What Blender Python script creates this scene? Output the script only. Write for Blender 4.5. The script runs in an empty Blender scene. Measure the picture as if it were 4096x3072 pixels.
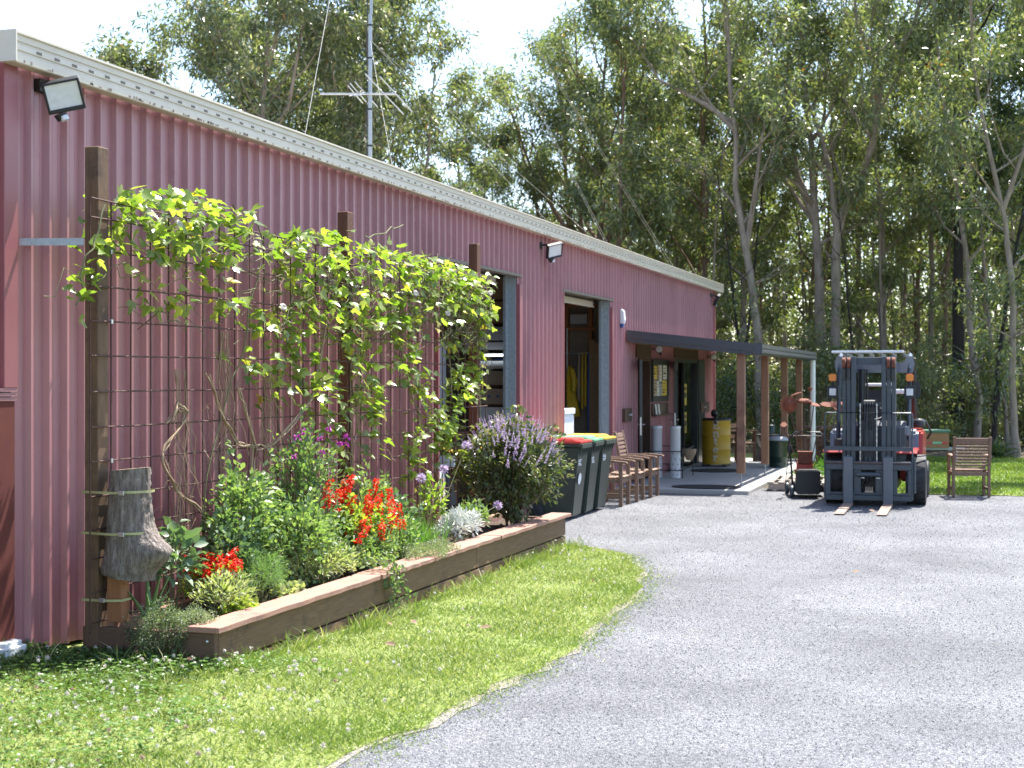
import bpy, bmesh, math, random
import numpy as np
from mathutils import Vector, Matrix, Euler

random.seed(7)
RNG = np.random.default_rng(11)
C = bpy.context.scene.collection
scene = bpy.context.scene
PI = math.pi

# ------------------------------------------------------------------ camera, world, sun, exposure
cam_d = bpy.data.cameras.new('camera')
cam = bpy.data.objects.new('camera', cam_d)
C.objects.link(cam)
cam.location = (0, 0, 1.72)
cam.rotation_euler = (PI / 2, 0, math.radians(17.684))
cam_d.sensor_width = 36
cam_d.lens = 52.01
cam_d.shift_y = -0.00565
cam_d.clip_start = 0.05
cam_d.clip_end = 2000
cam_d.dof.use_dof = True
cam_d.dof.focus_distance = 11.0
cam_d.dof.aperture_fstop = 4.0
scene.camera = cam

SUN_DIR = Vector((0.15, 0.52, 1.0)).normalized()      # towards the sun
SUN_EL = math.asin(SUN_DIR.z)
SUN_AZ = math.atan2(SUN_DIR.x, SUN_DIR.y)
world = bpy.data.worlds.new('World')
scene.world = world
world.use_nodes = True
wn = world.node_tree.nodes
wl = world.node_tree.links
bg = wn['Background']
sky = wn.new('ShaderNodeTexSky')
sky.sky_type = 'NISHITA'
sky.sun_disc = False
sky.sun_elevation = SUN_EL
sky.sun_rotation = SUN_AZ
sky.air_density = 1.0
sky.dust_density = 1.2
sky.ozone_density = 1.5
wl.new(sky.outputs[0], bg.inputs[0])
bg.inputs[1].default_value = 0.138
sun_d = bpy.data.lights.new('sun', 'SUN')
sun_d.energy = 5.0
sun_d.angle = math.radians(0.5)
sun_d.color = (1.0, 0.955, 0.88)
sun = bpy.data.objects.new('sun', sun_d)
C.objects.link(sun)
sun.rotation_euler = SUN_DIR.to_track_quat('Z', 'Y').to_euler()
sun.location = (10, 10, 40)
scene.view_settings.view_transform = 'Standard'
scene.view_settings.look = 'None'
scene.view_settings.exposure = 1.55
scene.view_settings.gamma = 1.0
scene.view_settings.use_curve_mapping = False
scene.cycles.max_bounces = 8
scene.cycles.transparent_max_bounces = 8

# ------------------------------------------------------------------ helpers
def gz(y):
    """height of the ground: level near the camera, falling 0.1 m by the far end"""
    t = min(max((y - 7.6) / 2.6, 0.0), 1.0)
    return -0.1 * t

def link(o, parent=None):
    C.objects.link(o)
    if parent is not None:
        o.parent = parent
    return o

def tag(o, label=None, cat=None, group=None, kind=None):
    if label: o['label'] = label
    if cat: o['category'] = cat
    if group: o['group'] = group
    if kind: o['kind'] = kind
    return o

def thing(name, label, cat, loc=(0, 0, 0), rz=0.0, group=None):
    o = bpy.data.objects.new(name, None)
    C.objects.link(o)
    o.location = loc
    o.rotation_euler = (0, 0, rz)
    o.empty_display_size = 0.2
    return tag(o, label, cat, group)

def copy_tree(o, parent=None):
    c = o.copy()
    C.objects.link(c)
    c.parent = parent
    for ch in list(o.children):
        copy_tree(ch, c)
    return c

class MB:
    """collects shapes and links them as one mesh object"""
    def __init__(s):
        s.v = []; s.f = []; s.m = []; s.cur = 0; s.sm = []
    def add(s, verts, faces, smooth=False):
        b = len(s.v)
        s.v += [tuple(p) for p in verts]
        for f in faces:
            s.f.append([b + i for i in f]); s.m.append(s.cur); s.sm.append(smooth)
        return s
    def box(s, c, d, rot=None, taper=1.0):
        x, y, z = d[0] / 2, d[1] / 2, d[2] / 2
        t = taper
        p = [(-x, -y, -z), (x, -y, -z), (x, y, -z), (-x, y, -z), (-x*t, -y*t, z), (x*t, -y*t, z), (x*t, y*t, z), (-x*t, y*t, z)]
        R = Matrix.Identity(3) if rot is None else (rot if isinstance(rot, Matrix) else Euler(rot).to_matrix())
        c = Vector(c)
        s.add([R @ Vector(q) + c for q in p], [(0, 3, 2, 1), (4, 5, 6, 7), (0, 1, 5, 4), (1, 2, 6, 5), (2, 3, 7, 6), (3, 0, 4, 7)])
        return s
    def bb(s, a, b):
        return s.box([(a[i] + b[i]) / 2 for i in range(3)], [abs(b[i] - a[i]) for i in range(3)])
    def tube(s, pts, r, n=8, caps=True, smooth=True):
        pts = [Vector(p) for p in pts]
        k = len(pts)
        rs = r if isinstance(r, (list, tuple)) else [r] * k
        rings = []
        ref = None
        for i, p in enumerate(pts):
            d = (pts[min(i + 1, k - 1)] - pts[max(i - 1, 0)])
            if d.length < 1e-9: d = Vector((0, 0, 1))
            d.normalize()
            if ref is None:
                ref = Vector((0, 0, 1)) if abs(d.z) < 0.9 else Vector((1, 0, 0))
            a = d.cross(ref)
            if a.length < 1e-6:
                a = d.orthogonal()
            a.normalize()
            b = d.cross(a)
            ref = a.cross(d) if False else ref
            rings.append([p + (a * math.cos(2*PI*j/n) + b * math.sin(2*PI*j/n)) * rs[i] for j in range(n)])
        verts = [q for R in rings for q in R]
        faces = []
        for i in range(k - 1):
            for j in range(n):
                faces.append((i*n + j, i*n + (j+1) % n, (i+1)*n + (j+1) % n, (i+1)*n + j))
        s.add(verts, faces, smooth)
        if caps:
            s.add(rings[0], [tuple(range(n))]); s.add(rings[-1], [tuple(reversed(range(n)))])
        return s
    def lathe(s, prof, n=20, c=(0, 0, 0), smooth=True, axis='z', caps=True):
        verts = []
        for (r, z) in prof:
            for j in range(n):
                a = 2*PI*j/n
                q = (r*math.cos(a), r*math.sin(a), z)
                if axis == 'x': q = (q[2], q[0], q[1])
                if axis == 'y': q = (q[1], q[2], q[0])
                verts.append((q[0]+c[0], q[1]+c[1], q[2]+c[2]))
        faces = []
        for i in range(len(prof) - 1):
            for j in range(n):
                faces.append((i*n + j, i*n + (j+1) % n, (i+1)*n + (j+1) % n, (i+1)*n + j))
        s.add(verts, faces, smooth)
        if caps:
            b = len(s.v) - len(verts)
            if prof[0][0] > 1e-4: s.add(verts[:n], [tuple(reversed(range(n)))])
            if prof[-1][0] > 1e-4: s.add(verts[-n:], [tuple(range(n))])
        return s
    def prism(s, poly, axis, a, b):
        """extrude a 2D outline along an axis: for x the outline is (y,z), for y (x,z), for z (x,y)"""
        def P(q, h):
            return {'x': (h, q[0], q[1]), 'y': (q[0], h, q[1]), 'z': (q[0], q[1], h)}[axis]
        n = len(poly)
        verts = [P(q, a) for q in poly] + [P(q, b) for q in poly]
        faces = [(i, (i+1) % n, n + (i+1) % n, n + i) for i in range(n)]
        faces += [tuple(reversed(range(n))), tuple(range(n, 2*n))]
        return s.add(verts, faces)
    def mesh(s, name, mats, bev=0, seg=1):
        me = bpy.data.meshes.new(name)
        me.from_pydata(s.v, [], s.f)
        for m in (mats if isinstance(mats, (list, tuple)) else [mats]):
            me.materials.append(m)
        me.polygons.foreach_set('material_index', s.m)
        me.polygons.foreach_set('use_smooth', s.sm)
        bm = bmesh.new(); bm.from_mesh(me)
        bmesh.ops.recalc_face_normals(bm, faces=bm.faces)
        if bev:
            es = [e for e in bm.edges if len(e.link_faces) == 2 and e.calc_face_angle(0) > 0.6 and e.calc_length() > bev*2.2]
            bmesh.ops.bevel(bm, geom=es, offset=bev, segments=seg, affect='EDGES', clamp_overlap=True)
        bm.to_mesh(me); bm.free()
        me.update()
        return me
    def build(s, name, mats, parent=None, bev=0, seg=1, label=None, loc=None, rot=None):
        o = bpy.data.objects.new(name, s.mesh(name, mats, bev, seg))
        link(o, parent)
        if loc is not None: o.location = loc
        if rot is not None: o.rotation_euler = rot
        if label: o['label'] = label
        return o

def np_mesh(name, verts, loops, starts, totals, mat, rnd=None, smooth=False):
    me = bpy.data.meshes.new(name)
    me.vertices.add(len(verts)); me.vertices.foreach_set('co', np.ascontiguousarray(verts, dtype=np.float32).ravel())
    me.loops.add(len(loops)); me.loops.foreach_set('vertex_index', np.ascontiguousarray(loops, dtype=np.int32))
    me.polygons.add(len(starts)); me.polygons.foreach_set('loop_start', np.ascontiguousarray(starts, dtype=np.int32))
    if smooth:
        me.polygons.foreach_set('use_smooth', np.ones(len(starts), dtype=bool))
    for m in (mat if isinstance(mat, (list, tuple)) else [mat]):
        me.materials.append(m)
    if rnd is not None:
        at = me.attributes.new('rnd', 'FLOAT', 'FACE')
        at.data.foreach_set('value', np.ascontiguousarray(rnd, dtype=np.float32))
    me.update(calc_edges=True)
    me.validate()
    return me

def nrm(a):
    return a / np.maximum(np.linalg.norm(a, axis=1, keepdims=True), 1e-9)

def leaf_mesh(name, P, D, N, L, W, mat, shape='diamond', fold=0.15, droop=0.0, rnd=None):
    """one mesh of many leaves: P base points, D directions, N normals, L lengths, W widths"""
    n = len(P)
    D = nrm(D); S = nrm(np.cross(D, N)); N = nrm(np.cross(S, D))
    L = np.broadcast_to(np.asarray(L, dtype=float), (n,))[:, None]; W = np.broadcast_to(np.asarray(W, dtype=float), (n,))[:, None]
    dz = np.array([[0, 0, -1.0]]) * droop
    if rnd is None: rnd = RNG.random(n)
    if shape == 'diamond':
        v = np.stack([P, P + D*L*0.42 + S*W*0.5 + N*W*fold, P + D*L + dz*L, P + D*L*0.42 - S*W*0.5 + N*W*fold], axis=1)
        k = 4
        idx = np.array([0, 1, 2, 3])
        loops = (np.arange(n)[:, None]*k + idx).ravel()
        starts = np.arange(n)*4
        return np_mesh(name, v.reshape(-1, 3), loops, starts, None, mat, rnd)
    if shape == 'blade':   # a tapered blade of two segments that bends over
        v = np.stack([P - S*W*0.5, P + S*W*0.5, P + D*L*0.55 + S*W*0.38 + dz*L*0.2, P + D*L*0.55 - S*W*0.38 + dz*L*0.2, P + D*L + dz*L], axis=1)
        loops = (np.arange(n)[:, None]*5 + np.array([0, 1, 2, 3, 3, 2, 4])).ravel()
        starts = (np.arange(n)[:, None]*7 + np.array([0, 4])).ravel()
        return np_mesh(name, v.reshape(-1, 3), loops, starts, None, mat, np.repeat(rnd, 2))
    # six-sided leaf folded along the midrib
    mid = P + D*L*0.5 + dz*L*0.25
    v = np.stack([P, P + D*L*0.3 + S*W*0.46 + N*W*fold, P + D*L*0.66 + S*W*0.36 + N*W*fold + dz*L*0.4, P + D*L + dz*L,
                  P + D*L*0.66 - S*W*0.36 + N*W*fold + dz*L*0.4, P + D*L*0.3 - S*W*0.46 + N*W*fold, mid], axis=1)
    loops = (np.arange(n)[:, None]*7 + np.array([0, 1, 6, 1, 2, 3, 6, 0, 6, 5, 6, 3, 4, 5])).ravel()
    starts = (np.arange(n)[:, None]*14 + np.array([0, 3, 7, 10])).ravel()
    return np_mesh(name, v.reshape(-1, 3), loops, starts, None, mat, np.repeat(rnd, 4))

def mesh_obj(name, me, parent=None, loc=None):
    o = bpy.data.objects.new(name, me)
    link(o, parent)
    if loc is not None: o.location = loc
    return o

def rdir(n, up=0.0):
    d = RNG.normal(size=(n, 3)); d = nrm(d)
    d[:, 2] += up
    return nrm(d)

# ------------------------------------------------------------------ materials
def nodes_of(m):
    m.use_nodes = True
    return m.node_tree.nodes, m.node_tree.links, m.node_tree.nodes['Principled BSDF']

def pm(name, c1, c2=None, scale=8, rough=0.6, bump=0.0, bscale=None, metal=0.0, stretch=(1, 1, 1), spec=0.5, detail=5, c3=None, s3=1.2, t3=0.55, coat=0):
    """procedural material: two colours mixed by noise, optional large patches of a third, bump from noise"""
    m = bpy.data.materials.new(name)
    n, l, b = nodes_of(m)
    c2 = c2 or tuple(x*0.75 for x in c1)
    tc = n.new('ShaderNodeTexCoord'); mp = n.new('ShaderNodeMapping'); mp.inputs['Scale'].default_value = stretch
    l.new(tc.outputs['Object'], mp.inputs[0])
    nz = n.new('ShaderNodeTexNoise'); nz.inputs['Scale'].default_value = scale; nz.inputs['Detail'].default_value = detail; nz.inputs['Roughness'].default_value = 0.65
    l.new(mp.outputs[0], nz.inputs['Vector'])
    cr = n.new('ShaderNodeValToRGB')
    cr.color_ramp.elements[0].position = 0.32; cr.color_ramp.elements[0].color = (*c1, 1)
    cr.color_ramp.elements[1].position = 0.68; cr.color_ramp.elements[1].color = (*c2, 1)
    l.new(nz.outputs['Fac'], cr.inputs[0])
    out = cr.outputs[0]
    if c3:
        n3 = n.new('ShaderNodeTexNoise'); n3.inputs['Scale'].default_value = s3; n3.inputs['Detail'].default_value = 6; n3.inputs['Roughness'].default_value = 0.7
        l.new(tc.outputs['Object'], n3.inputs['Vector'])
        r3 = n.new('ShaderNodeValToRGB'); r3.color_ramp.elements[0].position = t3; r3.color_ramp.elements[1].position = t3 + 0.16
        l.new(n3.outputs['Fac'], r3.inputs[0])
        mx = n.new('ShaderNodeMixRGB'); mx.inputs[2].default_value = (*c3, 1)
        l.new(r3.outputs[0], mx.inputs[0]); l.new(out, mx.inputs[1]); out = mx.outputs[0]
    l.new(out, b.inputs['Base Color'])
    b.inputs['Roughness'].default_value = rough
    b.inputs['Metallic'].default_value = metal
    b.inputs['Specular IOR Level'].default_value = spec
    if coat: b.inputs['Coat Weight'].default_value = coat
    if bump:
        nb = n.new('ShaderNodeTexNoise'); nb.inputs['Scale'].default_value = bscale or scale*2; nb.inputs['Detail'].default_value = 6
        l.new(mp.outputs[0], nb.inputs['Vector'])
        bp = n.new('ShaderNodeBump'); bp.inputs['Strength'].default_value = min(bump, 1); bp.inputs['Distance'].default_value = 0.01 if bump < 0.95 else 0.03
        l.new(nb.outputs['Fac'], bp.inputs['Height']); l.new(bp.outputs[0], b.inputs['Normal'])
    return m

def leafm(name, cols, rough=0.42, trans=0.35, spec=0.5, tcol=None):
    """leaf material: colour by each leaf's own number, part of the light passes through"""
    m = bpy.data.materials.new(name)
    n, l, b = nodes_of(m)
    at = n.new('ShaderNodeAttribute'); at.attribute_name = 'rnd'
    oi = n.new('ShaderNodeObjectInfo')
    ad = n.new('ShaderNodeMath'); ad.operation = 'ADD'
    ml = n.new('ShaderNodeMath'); ml.operation = 'MULTIPLY'; ml.inputs[1].default_value = 0.3
    l.new(oi.outputs['Random'], ml.inputs[0]); l.new(at.outputs['Fac'], ad.inputs[0]); l.new(ml.outputs[0], ad.inputs[1])
    fr = n.new('ShaderNodeMath'); fr.operation = 'FRACT'; l.new(ad.outputs[0], fr.inputs[0])
    cr = n.new('ShaderNodeValToRGB')
    e = cr.color_ramp.elements
    while len(e) < len(cols): e.new(0.5)
    for i, (p, c) in enumerate(cols):
        e[i].position = p; e[i].color = (*c, 1)
    l.new(fr.outputs[0], cr.inputs[0])
    l.new(cr.outputs[0], b.inputs['Base Color'])
    b.inputs['Roughness'].default_value = rough
    b.inputs['Specular IOR Level'].default_value = spec
    tr = n.new('ShaderNodeBsdfTranslucent')
    hs = n.new('ShaderNodeMixRGB'); hs.blend_type = 'MULTIPLY'; hs.inputs[0].default_value = 1.0
    hs.inputs[2].default_value = (*(tcol or (1.35, 1.5, 0.6)), 1)
    l.new(cr.outputs[0], hs.inputs[1]); l.new(hs.outputs[0], tr.inputs[0])
    mx = n.new('ShaderNodeMixShader'); mx.inputs[0].default_value = trans
    l.new(b.outputs[0], mx.inputs[1]); l.new(tr.outputs[0], mx.inputs[2])
    l.new(mx.outputs[0], n['Material Output'].inputs[0])
    return m

def glassm(name, tint=(0.9, 0.95, 0.95), rough=0.02):
    m = bpy.data.materials.new(name)
    n, l, b = nodes_of(m)
    b.inputs['Base Color'].default_value = (*tint, 1)
    b.inputs['Roughness'].default_value = rough
    b.inputs['Transmission Weight'].default_value = 1.0
    b.inputs['IOR'].default_value = 1.1
    b.inputs['Specular IOR Level'].default_value = 0.9
    return m

M = {}
M['wall'] = pm('red_steel', (0.355, 0.155, 0.168), (0.40, 0.186, 0.197), 3, 0.40, 0.0, stretch=(1, 5, 0.22), spec=0.5, c3=(0.315, 0.128, 0.139), s3=0.9, t3=0.5)
_n, _l, _b = nodes_of(M['wall'])
_oi = _n.new('ShaderNodeObjectInfo'); _mr = _n.new('ShaderNodeMapRange'); _mr.inputs[3].default_value = 0.93; _mr.inputs[4].default_value = 1.05
_l.new(_oi.outputs['Random'], _mr.inputs[0])
_mx = _n.new('ShaderNodeMixRGB'); _mx.blend_type = 'MULTIPLY'; _mx.inputs[0].default_value = 1
_l.new(_b.inputs['Base Color'].links[0].from_socket, _mx.inputs[1]); _l.new(_mr.outputs[0], _mx.inputs[2]); _l.new(_mx.outputs[0], _b.inputs['Base Color'])
M['wall_dark'] = pm('red_steel_flashing', (0.27, 0.088, 0.098), (0.30, 0.10, 0.11), 3, 0.42)
M['rusty_door'] = pm('rusty_red_paint', (0.115, 0.022, 0.016), (0.14, 0.03, 0.02), 6, 0.8)  # rusty red darkened to stand in for the shade on this door
M['gutter'] = pm('cream_steel', (0.56, 0.50, 0.40), (0.62, 0.56, 0.46), 5, 0.4)
M['lichen'] = pm('gutter_grime', (0.16, 0.12, 0.11), (0.27, 0.22, 0.19), 60, 0.9)
M['slot'] = pm('slot_dark', (0.20, 0.17, 0.13), (0.16, 0.14, 0.11), 6, 0.8)
M['roof'] = pm('roof_steel', (0.5, 0.46, 0.38), (0.55, 0.5, 0.42), 3, 0.4)
M['galv'] = pm('galvanised_steel', (0.30, 0.345, 0.38), (0.40, 0.45, 0.48), 28, 0.42, metal=0.35, detail=2)
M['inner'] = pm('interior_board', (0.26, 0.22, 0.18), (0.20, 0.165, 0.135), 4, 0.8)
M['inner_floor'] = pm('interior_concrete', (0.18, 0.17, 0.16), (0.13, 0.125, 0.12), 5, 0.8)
M['post'] = pm('rough_sawn_dark_timber', (0.105, 0.06, 0.034), (0.16, 0.096, 0.052), 6, 0.85, 0.5, 40, stretch=(6, 6, 0.6), c3=(0.07, 0.042, 0.027), s3=4, t3=0.5)
M['post_red'] = pm('rough_sawn_red_timber', (0.10, 0.040, 0.024), (0.135, 0.06, 0.034), 6, 0.85, 0.5, 40, stretch=(6, 6, 0.6))
M['cap'] = pm('weathered_red_timber', (0.285, 0.145, 0.105), (0.375, 0.21, 0.16), 5, 0.8, 0.4, 60, stretch=(12, 0.8, 12), c3=(0.19, 0.105, 0.08), s3=3, t3=0.56)
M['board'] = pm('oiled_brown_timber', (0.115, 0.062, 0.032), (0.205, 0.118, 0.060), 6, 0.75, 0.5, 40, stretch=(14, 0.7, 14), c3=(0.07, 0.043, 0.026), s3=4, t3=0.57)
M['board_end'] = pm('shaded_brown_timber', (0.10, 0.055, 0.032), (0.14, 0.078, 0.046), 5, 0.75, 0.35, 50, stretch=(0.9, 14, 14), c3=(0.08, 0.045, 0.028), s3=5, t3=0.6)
M['rod'] = pm('rusty_steel_rod', (0.10, 0.045, 0.032), (0.065, 0.032, 0.028), 30, 0.8)
M['rust'] = pm('orange_rust', (0.22, 0.072, 0.038), (0.14, 0.048, 0.030), 14, 0.85, 0.3)
M['bark_log'] = pm('grey_log_bark', (0.27, 0.225, 0.195), (0.085, 0.066, 0.056), 26, 0.95, 1.0, 34, stretch=(1.7, 1.7, 0.30), c3=(0.34, 0.30, 0.265), s3=16, t3=0.58)
M['log_cut'] = pm('sawn_log_end', (0.42, 0.30, 0.20), (0.34, 0.23, 0.15), 20, 0.8)
M['strap'] = pm('yellow_strap', (0.40, 0.38, 0.19), (0.32, 0.30, 0.15), 20, 0.4)
M['steel'] = pm('bright_steel', (0.55, 0.56, 0.58), (0.45, 0.46, 0.48), 10, 0.3, metal=0.8)
M['tan'] = pm('tan_timber', (0.30, 0.125, 0.05), (0.24, 0.095, 0.04), 6, 0.6, 0.2, stretch=(8, 8, 0.6))
M['soil'] = pm('dark_mulch', (0.055, 0.036, 0.024), (0.11, 0.075, 0.05), 30, 0.95, 1.0, 60)
M['awn'] = pm('dark_grey_steel', (0.045, 0.052, 0.062), (0.055, 0.062, 0.072), 4, 0.4)
M['awn_post'] = pm('stained_hardwood', (0.215, 0.112, 0.066), (0.28, 0.155, 0.095), 5, 0.65, 0.25, 30, stretch=(9, 9, 0.5), c3=(0.15, 0.07, 0.045), s3=2.5, t3=0.54)
M['white'] = pm('white_plastic', (0.78, 0.79, 0.80), (0.72, 0.73, 0.75), 6, 0.4)
M['black'] = pm('black_plastic', (0.016, 0.017, 0.019), (0.022, 0.023, 0.026), 12, 0.5)
M['blacksteel'] = pm('black_steel', (0.02, 0.021, 0.024), (0.03, 0.03, 0.034), 12, 0.4)
M['bin'] = pm('dark_green_bin_plastic', (0.030, 0.042, 0.034), (0.042, 0.056, 0.046), 5, 0.42, c3=(0.085, 0.088, 0.075), s3=3.2, t3=0.63)
M['lid_red'] = pm('red_lid_plastic', (0.58, 0.075, 0.06), (0.52, 0.065, 0.055), 5, 0.35)  # lid colours whitened: overexposed sheen put into the plastic's colour
M['lid_green'] = pm('green_lid_plastic', (0.22, 0.52, 0.30), (0.19, 0.47, 0.27), 5, 0.35)
M['lid_yellow'] = pm('yellow_lid_plastic', (0.74, 0.54, 0.09), (0.68, 0.48, 0.075), 5, 0.35)
M['chair'] = pm('grey_brown_hardwood', (0.165, 0.098, 0.064), (0.23, 0.148, 0.102), 8, 0.7, 0.2, 40, stretch=(3, 3, 3), c3=(0.15, 0.085, 0.055), s3=7, t3=0.55)
M['drum'] = pm('yellow_drum_paint', (0.46, 0.27, 0.018), (0.50, 0.30, 0.025), 4, 0.5, c3=(0.30, 0.18, 0.035), s3=7, t3=0.73)
M['letter'] = pm('grey_white_lettering', (0.58, 0.53, 0.46), (0.50, 0.45, 0.40), 12, 0.7)
M['alum'] = pm('dark_aluminium', (0.035, 0.04, 0.045), (0.045, 0.05, 0.055), 5, 0.35, metal=0.3)
M['lintel'] = pm('brown_panel', (0.085, 0.040, 0.022), (0.065, 0.030, 0.018), 3, 0.6)
M['glass'] = glassm('window_glass')
M['slab'] = pm('pale_concrete', (0.40, 0.39, 0.37), (0.34, 0.335, 0.32), 4, 0.85, 0.15, 60, c3=(0.29, 0.28, 0.265), s3=1.5, t3=0.58)
M['mat'] = pm('black_rubber_mat', (0.014, 0.014, 0.015), (0.022, 0.022, 0.024), 40, 0.85, 0.5)
M['card'] = pm('brown_cardboard', (0.34, 0.225, 0.14), (0.30, 0.195, 0.12), 4, 0.85)
M['card_pale'] = pm('pale_cardboard', (0.42, 0.335, 0.255), (0.38, 0.30, 0.225), 4, 0.85)
M['blue'] = pm('blue_plastic', (0.03, 0.10, 0.36), (0.025, 0.08, 0.30), 6, 0.5)
M['greyp'] = pm('grey_panel', (0.40, 0.41, 0.44), (0.36, 0.37, 0.40), 4, 0.6)
M['foam'] = pm('white_foam', (0.80, 0.82, 0.84), (0.76, 0.78, 0.80), 10, 0.6)
M['ywet'] = pm('yellow_oilskin', (0.62, 0.42, 0.02), (0.52, 0.34, 0.015), 7, 0.45, 0.4, 8)
M['orange_wood'] = pm('orange_timber', (0.30, 0.12, 0.045), (0.23, 0.09, 0.035), 6, 0.7, stretch=(6, 6, 0.6))
M['plank'] = pm('raw_plank', (0.27, 0.18, 0.11), (0.22, 0.145, 0.085), 5, 0.8, stretch=(7, 7, 0.5))
M['chain'] = pm('yellow_chain', (0.75, 0.50, 0.02), (0.68, 0.45, 0.02), 6, 0.4)
M['fl_grey'] = pm('blue_grey_paint', (0.042, 0.054, 0.068), (0.055, 0.068, 0.082), 9, 0.42, c3=(0.085, 0.09, 0.095), s3=5, t3=0.62)
M['fl_light'] = pm('pale_grey_paint', (0.13, 0.15, 0.195), (0.11, 0.13, 0.17), 6, 0.3, coat=0.4)
M['fl_red'] = pm('red_machine_paint', (0.42, 0.035, 0.025), (0.36, 0.03, 0.022), 6, 0.32, coat=0.4)
M['fork'] = pm('worn_fork_steel', (0.10, 0.115, 0.135), (0.13, 0.14, 0.155), 6, 0.5, c3=(0.16, 0.10, 0.07), s3=6, t3=0.62)
M['fork_rust'] = pm('rusted_fork_blade', (0.27, 0.19, 0.15), (0.22, 0.145, 0.11), 8, 0.7, c3=(0.18, 0.11, 0.085), s3=5, t3=0.6)
M['tyre'] = pm('tyre_rubber', (0.020, 0.021, 0.024), (0.032, 0.033, 0.036), 10, 0.7)
M['amber'] = pm('amber_lens', (0.85, 0.23, 0.01), (0.75, 0.19, 0.01), 20, 0.2, coat=0.5)
M['lens'] = pm('lamp_lens', (0.72, 0.74, 0.76), (0.62, 0.64, 0.67), 30, 0.12, coat=0.5)
M['hive'] = pm('hive_timber', (0.36, 0.19, 0.09), (0.30, 0.15, 0.07), 6, 0.7, stretch=(1, 1, 8))
M['green_paint'] = pm('dull_green_paint', (0.08, 0.20, 0.13), (0.07, 0.17, 0.11), 6, 0.6)
M['can'] = pm('dark_green_can', (0.012, 0.034, 0.028), (0.01, 0.028, 0.023), 6, 0.4)
M['pallet'] = pm('weathered_pallet', (0.44, 0.39, 0.33), (0.34, 0.29, 0.24), 6, 0.85, 0.3, 40, stretch=(8, 0.8, 8))
M['table'] = pm('dark_stained_table', (0.13, 0.075, 0.05), (0.09, 0.05, 0.035), 6, 0.7)
M['terracotta'] = pm('terracotta_pot', (0.28, 0.07, 0.04), (0.24, 0.06, 0.035), 8, 0.8)
M['pole'] = pm('dull_aluminium', (0.40, 0.42, 0.44), (0.34, 0.36, 0.38), 8, 0.4, metal=0.5)
M['wire'] = pm('guy_wire', (0.34, 0.34, 0.32), (0.28, 0.28, 0.27), 8, 0.5)
M['bark_pale'] = pm('pale_paperbark', (0.34, 0.285, 0.235), (0.20, 0.15, 0.118), 5, 0.95, 0.8, 9, stretch=(2.2, 2.2, 0.5), c3=(0.12, 0.085, 0.065), s3=2.2, t3=0.57)
M['bark_red'] = pm('reddish_bark', (0.24, 0.155, 0.115), (0.155, 0.095, 0.07), 5, 0.95, 0.8, 9, stretch=(2.2, 2.2, 0.5), c3=(0.30, 0.24, 0.20), s3=2.2, t3=0.57)
M['bark_dark'] = pm('charred_bark', (0.022, 0.018, 0.016), (0.038, 0.030, 0.026), 7, 0.95, 0.8, 12, stretch=(2.5, 2.5, 0.4))
M['stem'] = pm('green_stem', (0.12, 0.14, 0.05), (0.16, 0.15, 0.07), 20, 0.8)
M['dry'] = pm('dry_vine', (0.34, 0.25, 0.16), (0.24, 0.165, 0.10), 20, 0.9)
M['twig'] = pm('brown_twig', (0.13, 0.09, 0.06), (0.17, 0.12, 0.08), 20, 0.9)

G = lambda *a: a
M['leaf_tree'] = leafm('olive_tree_leaf', [(0.0, (0.075, 0.105, 0.055)), (0.40, (0.145, 0.178, 0.085)), (0.75, (0.235, 0.252, 0.125)), (0.97, (0.36, 0.365, 0.22)), (1.0, (0.30, 0.12, 0.035))], 0.36, 0.42, 0.7)
M['leaf_grey'] = leafm('grey_green_tree_leaf', [(0.0, (0.080, 0.104, 0.055)), (0.5, (0.135, 0.160, 0.080)), (0.85, (0.21, 0.225, 0.13)), (0.97, (0.46, 0.47, 0.38)), (1.0, (0.30, 0.13, 0.045))], 0.34, 0.42, 0.8)
M['leaf_dark'] = leafm('dark_glossy_leaf', [(0.0, (0.032, 0.054, 0.022)), (0.6, (0.06, 0.092, 0.032)), (1.0, (0.12, 0.155, 0.045))], 0.26, 0.38, 0.8)
M['leaf_wood'] = leafm('sunlit_wood_leaf', [(0.0, (0.06, 0.082, 0.03)), (0.5, (0.11, 0.13, 0.05)), (1.0, (0.18, 0.19, 0.08))], 0.4, 0.55, 0.5)
M['leaf_vine'] = leafm('vine_leaf', [(0.0, (0.10, 0.17, 0.03)), (0.45, (0.20, 0.28, 0.055)), (0.96, (0.33, 0.38, 0.10)), (1.0, (0.42, 0.32, 0.03))], 0.30, 0.5, 0.6)
M['leaf_pea'] = leafm('pea_leaf', [(0.0, (0.09, 0.16, 0.065)), (0.5, (0.165, 0.245, 0.10)), (1.0, (0.29, 0.36, 0.16))], 0.45, 0.38)
M['leaf_blue'] = leafm('blue_green_leaf', [(0.0, (0.095, 0.165, 0.095)), (1.0, (0.17, 0.25, 0.14))], 0.45, 0.3)
M['leaf_pale'] = leafm('pale_variegated_leaf', [(0.0, (0.22, 0.27, 0.12)), (0.6, (0.34, 0.37, 0.20)), (1.0, (0.50, 0.50, 0.32))], 0.5, 0.35)
M['leaf_lime'] = leafm('lime_leaf', [(0.0, (0.22, 0.30, 0.06)), (1.0, (0.36, 0.40, 0.10))], 0.45, 0.4)
M['leaf_silver'] = leafm('silver_leaf', [(0.0, (0.48, 0.51, 0.48)), (1.0, (0.66, 0.68, 0.65))], 0.7, 0.15, 0.3, (1, 1, 0.95))
M['leaf_thyme'] = leafm('thyme_leaf', [(0.0, (0.13, 0.17, 0.095)), (0.7, (0.22, 0.26, 0.16)), (1.0, (0.36, 0.38, 0.28))], 0.5, 0.3)
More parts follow.
